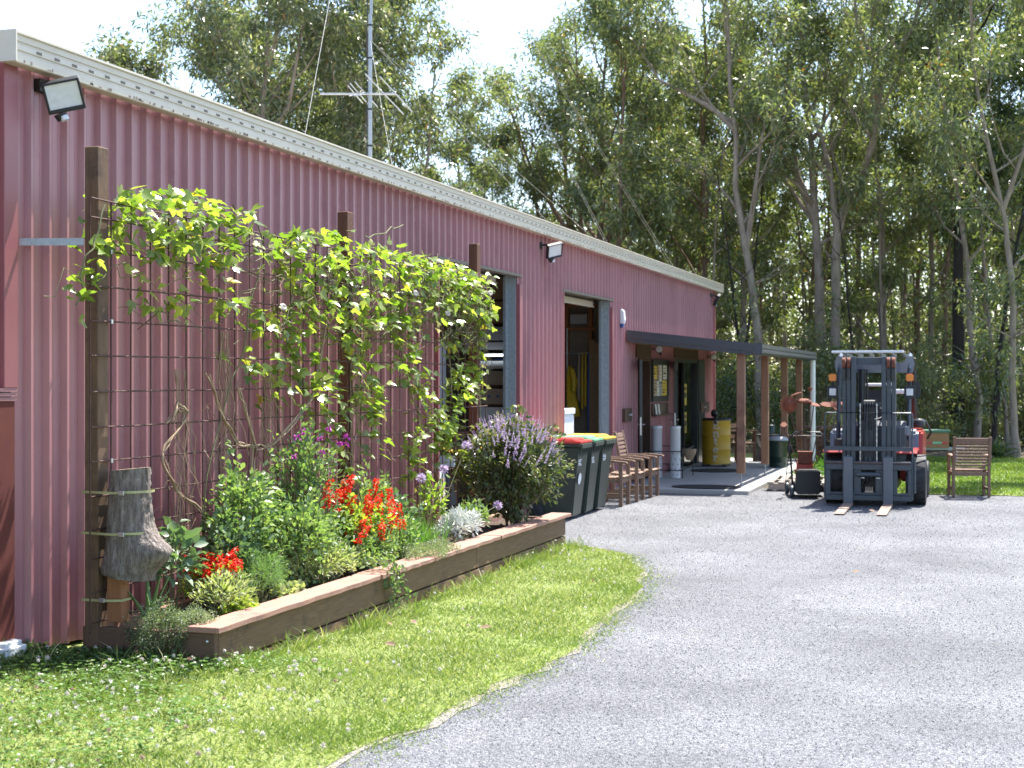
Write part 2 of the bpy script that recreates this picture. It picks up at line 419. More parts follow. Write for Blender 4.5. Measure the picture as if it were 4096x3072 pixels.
M['leaf_thyme_dark'] = leafm('dark_thyme_leaf', [(0.0, (0.075, 0.11, 0.055)), (0.7, (0.13, 0.175, 0.09)), (1.0, (0.30, 0.33, 0.22))], 0.5, 0.3)
M['leaf_basil'] = leafm('basil_leaf', [(0.0, (0.060, 0.088, 0.042)), (0.55, (0.115, 0.145, 0.068)), (0.85, (0.17, 0.14, 0.11)), (1.0, (0.24, 0.27, 0.07))], 0.38, 0.35)
M['leaf_chive'] = leafm('strap_leaf', [(0.0, (0.085, 0.20, 0.035)), (1.0, (0.15, 0.29, 0.055))], 0.35, 0.35)
M['leaf_fern'] = leafm('feathery_leaf', [(0.0, (0.12, 0.21, 0.075)), (1.0, (0.20, 0.31, 0.12))], 0.5, 0.4)
M['leaf_aloe'] = leafm('aloe_leaf', [(0.0, (0.11, 0.19, 0.06)), (1.0, (0.17, 0.26, 0.085))], 0.35, 0.15)
M['petal_red'] = leafm('scarlet_petal', [(0.0, (0.62, 0.012, 0.010)), (0.6, (0.78, 0.03, 0.012)), (1.0, (0.88, 0.10, 0.02))], 0.5, 0.35, 0.3, (1.2, 1.0, 0.8))
M['petal_lilac'] = leafm('lilac_petal', [(0.0, (0.42, 0.32, 0.50)), (1.0, (0.66, 0.58, 0.74))], 0.6, 0.3, 0.3, (1.1, 1, 1.1))
M['petal_purple'] = leafm('purple_petal', [(0.0, (0.30, 0.02, 0.20)), (1.0, (0.42, 0.06, 0.42))], 0.6, 0.3, 0.3, (1.1, 1, 1.1))
M['petal_white'] = leafm('white_petal', [(0.0, (0.66, 0.60, 0.54)), (0.8, (0.74, 0.72, 0.68)), (1.0, (0.40, 0.22, 0.14))], 0.7, 0.3, 0.3, (1, 1, 1))
M['grass'] = leafm('grass_blade', [(0.0, (0.085, 0.155, 0.028)), (0.45, (0.150, 0.225, 0.048)), (0.8, (0.24, 0.285, 0.085)), (1.0, (0.50, 0.48, 0.27))], 0.45, 0.38, 0.4, (1.2, 1.3, 0.6))
M['grass_back'] = leafm('lawn_blade', [(0.0, (0.085, 0.15, 0.022)), (0.6, (0.14, 0.22, 0.035)), (1.0, (0.28, 0.32, 0.08))], 0.45, 0.38, 0.4, (1.2, 1.3, 0.6))
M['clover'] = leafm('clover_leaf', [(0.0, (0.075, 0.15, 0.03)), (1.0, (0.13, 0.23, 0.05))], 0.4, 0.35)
M['clover_shade'] = leafm('shade_clover_leaf', [(0.0, (0.035, 0.075, 0.02)), (1.0, (0.07, 0.13, 0.03))], 0.4, 0.25)  # clover green darkened, shade put into the colour
M['dead'] = leafm('dead_leaf', [(0.0, (0.18, 0.10, 0.06)), (1.0, (0.28, 0.19, 0.12))], 0.7, 0.15)

def gravel_mat():
    m = bpy.data.materials.new('blue_grey_gravel')
    n, l, b = nodes_of(m)
    tc = n.new('ShaderNodeTexCoord')
    def vor(s):
        v = n.new('ShaderNodeTexVoronoi'); v.inputs['Scale'].default_value = s
        l.new(tc.outputs['Object'], v.inputs['Vector']); return v
    v1 = vor(105); v2 = vor(46)
    sp = n.new('ShaderNodeSeparateColor'); l.new(v1.outputs['Color'], sp.inputs[0])
    cr = n.new('ShaderNodeValToRGB'); e = cr.color_ramp.elements
    e[0].position = 0; e[0].color = (0.14, 0.145, 0.16, 1)
    e[1].position = 1; e[1].color = (0.41, 0.415, 0.435, 1)
    x = e.new(0.35); x.color = (0.195, 0.20, 0.218, 1)
    x = e.new(0.75); x.color = (0.29, 0.295, 0.315, 1)
    l.new(sp.outputs[0], cr.inputs[0])
    dk = n.new('ShaderNodeMapRange'); dk.inputs[1].default_value = 0.25; dk.inputs[2].default_value = 0.6; dk.inputs[3].default_value = 1.0; dk.inputs[4].default_value = 0.5
    l.new(v1.outputs['Distance'], dk.inputs[0])
    mul = n.new('ShaderNodeMixRGB'); mul.blend_type = 'MULTIPLY'; mul.inputs[0].default_value = 1
    l.new(cr.outputs[0], mul.inputs[1]); l.new(dk.outputs[0], mul.inputs[2])
    nz = n.new('ShaderNodeTexNoise'); nz.inputs['Scale'].default_value = 0.55; nz.inputs['Detail'].default_value = 9; nz.inputs['Roughness'].default_value = 0.65
    l.new(tc.outputs['Object'], nz.inputs['Vector'])
    mr = n.new('ShaderNodeMapRange'); mr.inputs[1].default_value = 0.3; mr.inputs[2].default_value = 0.7; mr.inputs[3].default_value = 0.66; mr.inputs[4].default_value = 1.25
    l.new(nz.outputs['Fac'], mr.inputs[0])
    m2 = n.new('ShaderNodeMixRGB'); m2.blend_type = 'MULTIPLY'; m2.inputs[0].default_value = 1
    l.new(mul.outputs[0], m2.inputs[1]); l.new(mr.outputs[0], m2.inputs[2])
    # tan dust and moss in patches
    n2 = n.new('ShaderNodeTexNoise'); n2.inputs['Scale'].default_value = 2.3; n2.inputs['Detail'].default_value = 8; n2.inputs['Roughness'].default_value = 0.75
    l.new(tc.outputs['Object'], n2.inputs['Vector'])
    r2 = n.new('ShaderNodeValToRGB'); r2.color_ramp.elements[0].position = 0.60; r2.color_ramp.elements[1].position = 0.78
    r2.color_ramp.elements[1].color = (0.35, 0.35, 0.35, 1)
    l.new(n2.outputs['Fac'], r2.inputs[0])
    m3 = n.new('ShaderNodeMixRGB'); m3.inputs[2].default_value = (0.30, 0.285, 0.21, 1)
    l.new(r2.outputs[0], m3.inputs[0]); l.new(m2.outputs[0], m3.inputs[1])
    l.new(m3.outputs[0], b.inputs['Base Color'])
    b.inputs['Roughness'].default_value = 0.8
    b.inputs['Specular IOR Level'].default_value = 0.35
    ad = n.new('ShaderNodeMath'); ad.operation = 'ADD'
    l.new(v1.outputs['Distance'], ad.inputs[0]); l.new(v2.outputs['Distance'], ad.inputs[1])
    bp = n.new('ShaderNodeBump'); bp.invert = True; bp.inputs['Strength'].default_value = 0.9; bp.inputs['Distance'].default_value = 0.012
    l.new(ad.outputs[0], bp.inputs['Height']); l.new(bp.outputs[0], b.inputs['Normal'])
    return m
M['gravel'] = gravel_mat()
M['stone'] = leafm('gravel_stone', [(0.0, (0.13, 0.136, 0.15)), (0.5, (0.20, 0.207, 0.225)), (0.85, (0.26, 0.265, 0.285)), (1.0, (0.40, 0.395, 0.38))], 0.75, 0.0, 0.35)
M['lawn'] = pm('lawn_soil', (0.13, 0.18, 0.035), (0.20, 0.23, 0.06), 40, 0.95, 0.9, 70, c3=(0.26, 0.24, 0.11), s3=1.6, t3=0.62)
M['dirt'] = pm('pinkish_dirt', (0.24, 0.205, 0.165), (0.20, 0.185, 0.16), 50, 0.95, 0.6, 60)
M['forest_floor'] = pm('forest_litter', (0.060, 0.045, 0.028), (0.10, 0.075, 0.045), 6, 0.95, 0.8, 18, c3=(0.06, 0.085, 0.025), s3=0.35, t3=0.52)

# ------------------------------------------------------------------ ground sheets
def sheet(name, poly, dz, mat, wob=0.0, step=0.25):
    pts = []
    k = len(poly)
    for i in range(k):
        a = Vector(poly[i][:2]); b = Vector(poly[(i+1) % k][:2])
        w = poly[i][2] if len(poly[i]) > 2 else 0
        nn = max(1, int((b-a).length/step)) if w else 1
        for j in range(nn):
            p = a.lerp(b, j/nn)
            if w:
                p = p + Vector((random.uniform(-w, w), random.uniform(-w, w)))
            pts.append(p)
    bm = bmesh.new()
    f = bm.faces.new([bm.verts.new((p.x, p.y, 0)) for p in pts])
    if f.normal.z < 0: f.normal_flip()
    for y in (7.6, 10.2):
        bmesh.ops.bisect_plane(bm, geom=bm.verts[:] + bm.edges[:] + bm.faces[:], plane_co=(0, y, 0), plane_no=(0, 1, 0))
    bmesh.ops.triangulate(bm, faces=bm.faces[:])
    for v in bm.verts: v.co.z = gz(v.co.y) + dz
    bmesh.ops.recalc_face_normals(bm, faces=bm.faces)
    for fc in bm.faces:
        if fc.normal.z < 0: fc.normal_flip()
    me = bpy.data.meshes.new(name); bm.to_mesh(me); bm.free()
    me.materials.append(mat)
    o = mesh_obj(name, me)
    return o, pts

def in_poly(P, poly):
    x, y = P[:, 0], P[:, 1]
    c = np.zeros(len(P), dtype=bool)
    n = len(poly)
    for i in range(n):
        x1, y1 = poly[i][0], poly[i][1]; x2, y2 = poly[(i+1) % n][0], poly[(i+1) % n][1]
        t = ((y1 > y) != (y2 > y)) & (x < (x2-x1)*(y-y1)/((y2-y1) if abs(y2-y1) > 1e-9 else 1e-9) + x1)
        c ^= t
    return c

o, _ = sheet('ground', [(-900, -900), (900, -900), (900, 900), (-900, 900)], -0.012, M['forest_floor']); tag(o, kind='structure')
o, _ = sheet('gravel_driveway', [(-5.9, -12), (30, -12), (30, 24.5), (4, 24.3, 0.06), (0.6, 24.13, 0.06), (-0.86, 24.05, 0.06), (-3.2, 24.6), (-3.4, 24.6), (-5.9, 24.6)], -0.004, M['gravel']); tag(o, kind='structure')
LAWN = [(-2.95, 1.0, 0.05), (-2.95, 3.2, 0.05), (-2.80, 5.97, 0.05), (-2.62, 7.15, 0.05), (-2.58, 9.05, 0.05), (-2.72, 10.8, 0.05), (-2.80, 12.3, 0.05), (-3.08, 13.7, 0.05), (-3.52, 14.85, 0.05), (-4.05, 15.45, 0.04), (-4.45, 15.62), (-5.9, 15.62), (-5.9, 7.5), (-16, 7.5), (-16, 1.0)]
o, LP = sheet('lawn', LAWN, 0.004, M['lawn']); tag(o, kind='structure')
EDGE = [(a + (0.05 if a > -4.2 else 0), b, 0.05) for a, b, *w in LAWN[:10]] + [(-4.3, 15.3), (-3.6, 14.4), (-3.2, 13), (-2.9, 11), (-2.8, 9), (-3, 6), (-3.2, 1)]
o, _ = sheet('dirt_verge', EDGE, 0.0005, M['dirt']); tag(o, kind='structure')
LAWN2 = [(-3.45, 25.0, 0.05), (-2.0, 24.25, 0.06), (-0.86, 24.05, 0.06), (0.6, 24.13, 0.06), (4, 24.3, 0.06), (30, 24.5), (30, 36.5), (8, 36.0, 0.2), (0.5, 35.2, 0.25), (-3.0, 35.8, 0.25), (-9, 36.2), (-9, 33.0), (-3.45, 32.6)]
o, LP2 = sheet('back_lawn', LAWN2, 0.004, M['lawn']); tag(o, kind='structure')

def scatter(poly, n, x0, x1, y0, y1):
    P = np.stack([RNG.uniform(x0, x1, n), RNG.uniform(y0, y1, n)], axis=1)
    return P[in_poly(P, poly)]

def noise2(x, y, s=1.0, ph=0.0):
    return 0.5 + 0.25*np.sin(x*1.7*s + 1.3*np.sin(y*1.1*s + ph)) + 0.25*np.sin(y*2.3*s + 1.7*np.sin(x*0.9*s + ph*2))

def grass(name, P, L, W, mat, lean=0.55, droop=0.12):
    n = len(P)
    z = np.interp(P[:, 1], [7.6, 10.2], [0, -0.1])
    P3 = np.column_stack([P[:, 0], P[:, 1], z])
    D = rdir(n); D[:, 2] = np.abs(D[:, 2])*0.4 + lean
    rn = np.clip(noise2(P[:, 0], P[:, 1], 1.9, 0.7)*0.55 + RNG.random(n)*0.62 - 0.08 + 0.22*(RNG.random(n) < 0.12), 0.01, 0.99)
    return leaf_mesh(name, P3, D, rdir(n), L, W, mat, 'blade', droop=droop, rnd=rn)

P = scatter(LP, 420000, -8.5, -2.4, 3.6, 15.6)
keep = ~((P[:, 0] < -4.3) & (P[:, 1] > 7.85)) & ~((P[:, 0] < -5.7) & (P[:, 1] > 7.4))
P = P[keep]
dens = np.where(P[:, 1] < 9, 1.0, 0.8) * np.clip(0.55 + 0.6*noise2(P[:, 0], P[:, 1], 2.2), 0, 1)
dens *= np.clip((-2.5 - P[:, 0])*3.0, 0.3, 1)
P = P[RNG.random(len(P)) < dens]
L = RNG.uniform(0.025, 0.06, len(P)) * (0.7 + 0.7*noise2(P[:, 0], P[:, 1], 3.1, 1.0))
# longer unmown grass along the planter and against the wall
bd = np.minimum(np.abs(P[:, 0] + 4.33) + np.where(P[:, 1] < 7.9, np.maximum(0, 7.9 - P[:, 1])*0.8, 0), 1)
L *= 1 + 0.5*np.exp(-(bd/0.10)**2)*RNG.random(len(P))
L *= np.where((P[:, 0] < -4.2) & (P[:, 1] > 7.0), 1.7, 1.0)
g = mesh_obj('grass', grass('grass', P, L, RNG.uniform(0.0035, 0.007, len(P)), M['grass'])); tag(g, kind='stuff')
# thin grass straggling over the edge of the gravel
e_ = RNG.uniform(2.5, 15.3, 15000)
P = np.column_stack([np.interp(e_, [w[1] for w in LAWN[:10]], [w[0] for w in LAWN[:10]]) + np.abs(RNG.normal(0.0, .13, len(e_))) - .08, e_])
P = P[RNG.random(len(P)) < noise2(P[:, 0]*2, P[:, 1], 2.6)]
g = mesh_obj('edge_grass', grass('edge_grass', P, RNG.uniform(0.018, 0.045, len(P)), RNG.uniform(0.003, 0.006, len(P)), M['grass'], 0.4)); tag(g, kind='stuff')
# tall tufts
tp = []
for i in range(75):
    if i < 48: c = (-4.30 + random.uniform(-0.02, 0.16), 8.6 + 6.8*random.random())
    elif i < 62: c = (random.uniform(-5.55, -4.3), random.uniform(7.45, 7.82))
    else: c = (random.uniform(-6.3, -5.5), random.uniform(7.2, 7.6))
    k = random.randint(6, 22)
    tp.append(np.column_stack([RNG.normal(c[0], 0.05, k), RNG.normal(c[1], 0.06, k)]))
P = np.concatenate(tp)
P = P[~((P[:, 0] < -4.36) & (P[:, 1] > 7.85))]
g = mesh_obj('tall_grass', grass('tall_grass', P, RNG.uniform(0.10, 0.27, len(P)), RNG.uniform(0.005, 0.009, len(P)), M['grass'], 0.9, 0.25)); tag(g, kind='stuff')
# back lawn
P = scatter(LP2, 75000, -4.5, 5.0, 24.0, 36.2)
g = mesh_obj('back_grass', grass('back_grass', P, RNG.uniform(0.04, 0.10, len(P)), RNG.uniform(0.012, 0.02, len(P)), M['grass_back'])); tag(g, kind='stuff')
# clover leaves and flower heads in the front lawn
P = scatter(LP, 5200, -6.6, -3.6, 4.6, 8.0)
P = P[~((P[:, 0] < -5.7) & (P[:, 1] > 7.5)) & (noise2(P[:, 0], P[:, 1], 1.5, 2) > 0.35)]
cp = np.repeat(P, 3, axis=0)
n = len(cp); ang = np.tile(np.array([0, 2.09, 4.19]), len(P)) + np.repeat(RNG.uniform(0, 6.28, len(P)), 3)
hh = np.repeat(RNG.uniform(0.035, 0.09, len(P)), 3)
D = np.column_stack([np.cos(ang), np.sin(ang), np.full(n, 0.15)])
N = np.column_stack([np.zeros(n), np.zeros(n), np.ones(n)]) + RNG.normal(size=(n, 3))*0.25
g = mesh_obj('clover_leaves', leaf_mesh('clover_leaves', np.column_stack([cp, np.interp(cp[:, 1], [7.6, 10.2], [0, -0.1]) + hh]), D, N, RNG.uniform(0.014, 0.022, n), RNG.uniform(0.014, 0.02, n), M['clover'], 'six')); tag(g, kind='stuff')
P = np.column_stack([RNG.uniform(-5.75, -4.25, 1300), RNG.uniform(7.05, 7.83, 1300)])  # dark low weeds added to stand in for shade by the planter end
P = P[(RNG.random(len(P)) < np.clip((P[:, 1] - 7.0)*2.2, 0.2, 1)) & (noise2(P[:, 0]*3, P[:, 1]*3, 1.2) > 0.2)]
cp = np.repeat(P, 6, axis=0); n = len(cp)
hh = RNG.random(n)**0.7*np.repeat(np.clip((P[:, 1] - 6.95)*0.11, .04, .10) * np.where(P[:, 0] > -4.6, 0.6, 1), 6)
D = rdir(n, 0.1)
g = mesh_obj('shade_weeds', leaf_mesh('shade_weeds', np.column_stack([cp + RNG.normal(size=(n, 2))*0.025, np.interp(cp[:, 1], [7.6, 10.2], [0, -0.1]) + hh]), D, rdir(n, 1.2), RNG.uniform(0.016, 0.03, n), RNG.uniform(0.014, 0.024, n), M['clover_shade'], 'six')); tag(g, kind='stuff')
P = scatter(LP, 1300, -6.2, -2.8, 4.6, 15.4)
P = P[~((P[:, 0] < -4.3) & (P[:, 1] > 7.8))]
wgt = np.where((P[:, 1] < 7.9) & (P[:, 0] < -3.2), 1.0, np.where(P[:, 1] > 13.6, 0.75, 0.12))
P = P[RNG.random(len(P)) < wgt][:320]
k = 26
cp = np.repeat(P, k, axis=0); n = len(cp)
hh = np.repeat(RNG.uniform(0.04, 0.085, len(P)), k) + np.repeat(np.where(P[:, 1] > 7.2, 0.03, 0), k)
D = rdir(n, 0.35)
g = mesh_obj('clover_flowers', leaf_mesh('clover_flowers', np.column_stack([cp, np.interp(cp[:, 1], [7.6, 10.2], [0, -0.1]) + hh]), D, rdir(n), np.repeat(RNG.uniform(0.011, 0.018, len(P)), k), 0.006, M['petal_white'], rnd=np.repeat(RNG.random(len(P)), k))); tag(g, kind='stuff')
# loose stones on the drive, thinning out with distance
def stones(P, r):
    n = len(P)
    base = np.array([[1, 0, 0], [0, 1, 0], [-1, 0, 0], [0, -1, 0], [0, 0, 0.75], [0, 0, -0.6]])
    a = RNG.uniform(0, 6.28, n); ca, sa = np.cos(a), np.sin(a)
    v = np.repeat(base[None], n, axis=0) * (r[:, None, None] * RNG.uniform(0.65, 1.2, (n, 6, 3)))
    x = v[..., 0]*ca[:, None] - v[..., 1]*sa[:, None]; y = v[..., 0]*sa[:, None] + v[..., 1]*ca[:, None]
    z = np.interp(P[:, 1], [7.6, 10.2], [0, -0.1])
    V = np.stack([x + P[:, 0:1], y + P[:, 1:2], v[..., 2] + z[:, None] + r[:, None]*0.2], axis=2)
    F = np.array([[0, 1, 4], [1, 2, 4], [2, 3, 4], [3, 0, 4], [1, 0, 5], [2, 1, 5], [3, 2, 5], [0, 3, 5]])
    loops = (np.arange(n)[:, None, None]*6 + F[None]).ravel()
    return np_mesh('loose_gravel', V.reshape(-1, 3), loops, np.arange(n*8)*3, None, M['stone'], np.repeat(RNG.random(n), 8))
N0 = 46000
ty = 4.8 + 19.0*RNG.random(N0)**1.7
P = np.column_stack([RNG.uniform(-5.3, 4.2, N0), ty])
P[:, 0] = np.where(ty < 12, RNG.uniform(-3.0, 2.2, N0), P[:, 0])
P = np.concatenate([P, np.column_stack([np.interp(e_ := RNG.uniform(2.5, 15.2, 5000), [w[1] for w in LAWN[:10]], [w[0] for w in LAWN[:10]]) + RNG.normal(0.03, .09, 5000), e_])])
EDG = P[-5000:]
P = P[(~in_poly(P, LP) | (RNG.random(len(P)) < 0.25)) & ~((P[:, 0] < -3.4) & (P[:, 1] < 15.5)) & (P[:, 0] > -5.4) & ~((P[:, 0] < -3.5) & (P[:, 1] > 22.9)) & (P[:, 1] < 24.1)]
g = mesh_obj('loose_gravel', stones(P, RNG.uniform(0.0025, 0.0055, len(P)) * np.interp(P[:, 1], [5, 20], [1, 1.5]))); tag(g, kind='stuff')
# fallen leaves, each one a thing
dl = MB()
dl.add([(0, 0, 0.012), (0.03, 0.028, 0.02), (0.075, 0.024, 0.03), (0.12, 0, 0.012), (0.075, -0.024, 0.004), (0.03, -0.028, 0.006)], [(0, 1, 2, 3), (0, 3, 4, 5)])
dlm = dl.mesh('fallen_leaf', M['dead'])
for i, (x, y, r, s, lab) in enumerate([(-3.42, 9.95, 0.3, 1.25, 'curled brown leaf lying alone on the middle of the lawn'), (-3.98, 10.05, 1.2, 1.0, 'dry leaf on the lawn close to the planter boards'), (-4.05, 9.85, 2.2, 0.9, 'narrow dry leaf nearest the planter on the lawn'),
        (-3.75, 9.0, 0.2, 1.1, 'pale dead leaf on the lawn beside the near half of the planter'), (-1.15, 13.9, 0.6, 1.0, 'small brown leaf lying alone on the open gravel'), (-1.48, 20.5, 0.4, 1.3, 'brown leaf on the gravel between the fork blades')]):
    o = mesh_obj('fallen_leaf', dlm, None, (x, y, gz(y) + 0.03)); o.rotation_euler = (random.uniform(-.3, .3), random.uniform(-.2, .2), r); s *= 0.62; o.scale = (s, s, s)
    tag(o, lab, 'leaf')

# ------------------------------------------------------------------ the shed
XW = -5.68
WY0, WY1 = 7.71, 32.36
OPEN = [(15.10, 18.02, 3.02), (20.12, 22.96, 2.95), (24.95, 25.78, 2.06), (28.05, 30.30, 2.08)]
shed = thing('metal_shed', 'long red corrugated steel shed with cream gutter and two open roller doors', 'shed', (XW, 7.6, 0))
def S(p): return (p[0] - XW, p[1] - 7.6, p[2])
RIB = [(0.0, 0.0), (0.034, 0.0), (0.036, 0.002), (0.042, 0.002), (0.044, 0.0), (0.090, 0.0), (0.092, 0.002), (0.098, 0.002), (0.100, 0.0), (0.128, 0.0), (0.146, 0.037), (0.170, 0.037), (0.188, 0.0), (0.19, 0.0)]
def cladding(y0, y1, z0, z1):
    pts = []
    k0 = int((y0 - WY0)/0.19) - 1
    for k in range(k0, int((y1 - WY0)/0.19) + 2):
        for a, h in RIB:
            pts.append((WY0 + k*0.19 + a, h))
    P2 = []
    for i, (y, h) in enumerate(pts):
        if y0 - 1e-6 <= y <= y1 + 1e-6:
            if not P2 or y - P2[-1][0] > 1e-5: P2.append((y, h))
    def hat(yy):
        for i in range(len(pts)-1):
            if pts[i][0] <= yy <= pts[i+1][0] and pts[i+1][0] > pts[i][0]:
                t = (yy-pts[i][0])/(pts[i+1][0]-pts[i][0]); return pts[i][1]*(1-t) + pts[i+1][1]*t
        return 0
    if P2[0][0] > y0 + 1e-5: P2.insert(0, (y0, hat(y0)))
    if P2[-1][0] < y1 - 1e-5: P2.append((y1, hat(y1)))
    b = MB(); n = len(P2)
    zz0 = (lambda y: gz(y) + 0.03) if z0 is None else (lambda y: z0)
    v = [S((XW + h, y, zz0(y))) for y, h in P2] + [S((XW + h, y, z1)) for y, h in P2]
    v += [S((XW - 0.002 + h, y, zz0(y))) for y, h in P2] + [S((XW - 0.002 + h, y, z1)) for y, h in P2]
    f = [(i, i+1, n+i+1, n+i) for i in range(n-1)] + [(2*n+i+1, 2*n+i, 3*n+i, 3*n+i+1) for i in range(n-1)]
    b.add(v, f)
    return b
k = 0
y = WY0
while y < WY1 - 0.05:
    e = min(y + 0.76, WY1)
    cuts = sorted({y, e} | {c for o_ in OPEN for c in o_[:2] if y < c < e})
    for a, c in zip(cuts[:-1], cuts[1:]):
        mid = (a + c)/2
        z0 = None
        for o_ in OPEN:
            if o_[0] < mid < o_[1]: z0 = o_[2]
        cladding(a, c, z0, 3.66).build('cladding_sheet', M['wall'], shed)
    y = e
fla = [('corner_flashing', (-.10, 7.58, 1.66), (.046, 7.715, 3.64)), ('corner_flashing', (-.10, 32.355, -.1), (.046, 32.46, 3.64))]
for y0, y1, zt in OPEN[:2]:
    fla += [('jamb_flashing', (-.05, y1 - .001, -.1), (.042, y1 + .085, zt - .10)), ('jamb_flashing', (-.05, y0 - .05, -.1), (.042, y0 + .001, zt))]
for nm, a, c in fla:
    b = MB(); b.bb(S((XW + a[0], a[1], a[2])), S((XW + c[0], c[1], c[2]))); b.build(nm, M['wall_dark'], shed, bev=0.004)
b = MB(); b.bb(S((XW - 0.12, 6.2, 0.0)), S((XW + 0.03, 7.70, 1.58))); b.build('side_door', M['rusty_door'], shed)
b = MB()
for z in (0.0, 0.035, 0.07): b.bb(S((XW - 0.10 + z*0.3, 6.2, 1.582 + z*.8)), S((XW + 0.036 + z*0.1, 7.712, 1.604 + z*.8)))
b.build('door_head', M['wall'], shed)
b = MB(); b.bb(S((XW - 0.12, 5.9, 1.42)), S((XW - 0.04, 7.578, 3.64))); b.build('side_panel', M['wall'], shed)
b = MB(); b.bb(S((XW + 0.032, 7.50, 0.0)), S((XW + 0.12, 7.70, 0.10))); b.bb(S((XW + 0.032, 7.52, 0.1)), S((XW + 0.10, 7.68, 0.13))); b.build('door_stop', M['white'], shed, bev=0.006)
# galvanised door jambs, seen inside both openings
for y0, y1, zt in OPEN[:2]:
    for yy, sg in ((y1, -1), (y0, 1)):
        b = MB()
        b.bb(S((XW - 0.125, yy + sg*0.002, -0.1)), S((XW - 0.012, yy + sg*0.022, zt + 0.05)))
        b.bb(S((XW - 0.145, yy + sg*0.002, -0.1)), S((XW - 0.127, yy + sg*0.05, zt + 0.05)))
        b.bb(S((XW - 0.175, yy + sg*0.004, -0.1)), S((XW - 0.148, yy + sg*0.03, zt)))
        b.build('door_jamb', M['galv'], shed)
    b = MB(); b.tube([S((XW - 0.36, y0 + 0.02, zt + 0.16)), S((XW - 0.36, y1 - 0.02, zt + 0.16))], 0.15, 18); b.build('door_roll', M['slot'], shed)
    b = MB(); b.bb(S((XW - 0.30, y0 + 0.03, zt - 0.075)), S((XW - 0.255, y1 - 0.08, zt - 0.005))); b.bb(S((XW - 0.315, y0 + 0.03, zt - 0.10)), S((XW - 0.24, y1 - 0.08, zt - 0.08))); b.build('door_bottom_rail', M['gutter'], shed)
    b = MB(); b.bb(S((XW - 0.06, y0 - 0.05, zt - 0.004)), S((XW + 0.044, y1 + 0.08, zt + 0.03))); b.build('door_head_flashing', M['slot'], shed)
# gutter with slotted face
gp = [(0.0, 3.625), (0.118, 3.612), (0.126, 3.618), (0.128, 3.640), (0.128, 3.668), (0.120, 3.674), (0.120, 3.684), (0.130, 3.690), (0.130, 3.722), (0.122, 3.728), (0.122, 3.736), (0.132, 3.742), (0.134, 3.775), (0.150, 3.782), (0.150, 3.796), (0.126, 3.796), (0.122, 3.76), (0.0, 3.64)]
b = MB(); b.prism([(XW + 0.042 + a - XW, z) for a, z in gp], 'y', 7.50 - 7.6, 32.62 - 7.6)
b.bb(S((XW + 0.0, 7.488, 3.612)), S((XW + 0.196, 7.50, 3.80))); b.bb(S((XW, 32.62, 3.612)), S((XW + 0.196, 32.632, 3.80)))
b.build('gutter', M['gutter'], shed)
b = MB()
yy = 7.72
while yy < 32.4:
    b.bb(S((XW + 0.1725, yy, 3.697)), S((XW + 0.1735, yy + 0.055, 3.714))); yy += 0.185
o = b.build('gutter_slots', M['slot'], shed); o['kind'] = 'stuff'
b = MB()
yy = 7.6
while yy < 31:
    if random.random() < 0.75:
        for q in range(random.randint(1, 3)):
            h = random.uniform(0.004, 0.018); w = random.uniform(0.008, 0.035); y2 = yy + random.uniform(0, 0.08)
            b.bb(S((XW + 0.1695, y2, 3.622)), S((XW + 0.1708, y2 + w, 3.624 + h)))
    yy += random.uniform(0.03, 0.16)
o = b.build('grime_flecks', M['lichen'], shed); o['kind'] = 'stuff'
b = MB(); b.prism([(0.05, 3.74), (-8.0, 3.80), (-8.0, 3.83), (0.05, 3.765)], 'y', -0.08, 25.0); b.build('roof', M['roof'], shed)
# rooms behind the doors
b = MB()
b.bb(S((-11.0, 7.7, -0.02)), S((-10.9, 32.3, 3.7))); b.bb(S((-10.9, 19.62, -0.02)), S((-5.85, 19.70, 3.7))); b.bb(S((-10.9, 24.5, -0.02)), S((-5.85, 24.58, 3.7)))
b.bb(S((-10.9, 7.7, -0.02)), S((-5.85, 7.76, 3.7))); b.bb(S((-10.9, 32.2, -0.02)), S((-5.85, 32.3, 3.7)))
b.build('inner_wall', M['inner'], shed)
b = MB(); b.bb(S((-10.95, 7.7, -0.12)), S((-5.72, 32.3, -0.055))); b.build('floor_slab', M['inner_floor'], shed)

# things inside the first door
rk = thing('storage_rack', 'timber storage rack just inside the first roller door', 'rack', (-6.10, 18.95, -0.055))
b = MB()
for z in (1.40, 1.66, 2.10, 2.50, 2.815): b.bb((-1.3, 0, z), (0.0, 0.5, z + 0.022))
b.build('shelf', M['post_red'], rk)
b = MB()
for x in (-1.3, -0.04):
    b.bb((x, 0.02, 0), (x + 0.045, 0.07, 3.3))
b.build('upright', M['post_red'], rk)
b = MB(); b.bb((-0.60, 0.0, 2.285), (-0.02, 0.03, 2.465)); b.bb((-0.60, -0.004, 2.16), (-0.02, 0.028, 2.262)); b.build('shelf_panel', M['greyp'], rk)
b = MB(); b.bb((-0.42, -0.01, 0.55), (-0.055, 0.03, 1.385)); o = b.build('white_panel', M['foam'], rk)
b = MB()
for z in (0.85, 1.12): b.lathe([(0.007, -0.013), (0.007, -0.0105)], 8, (-0.29, 0, z), axis='y')
b.build('screw_hole', M['black'], rk)
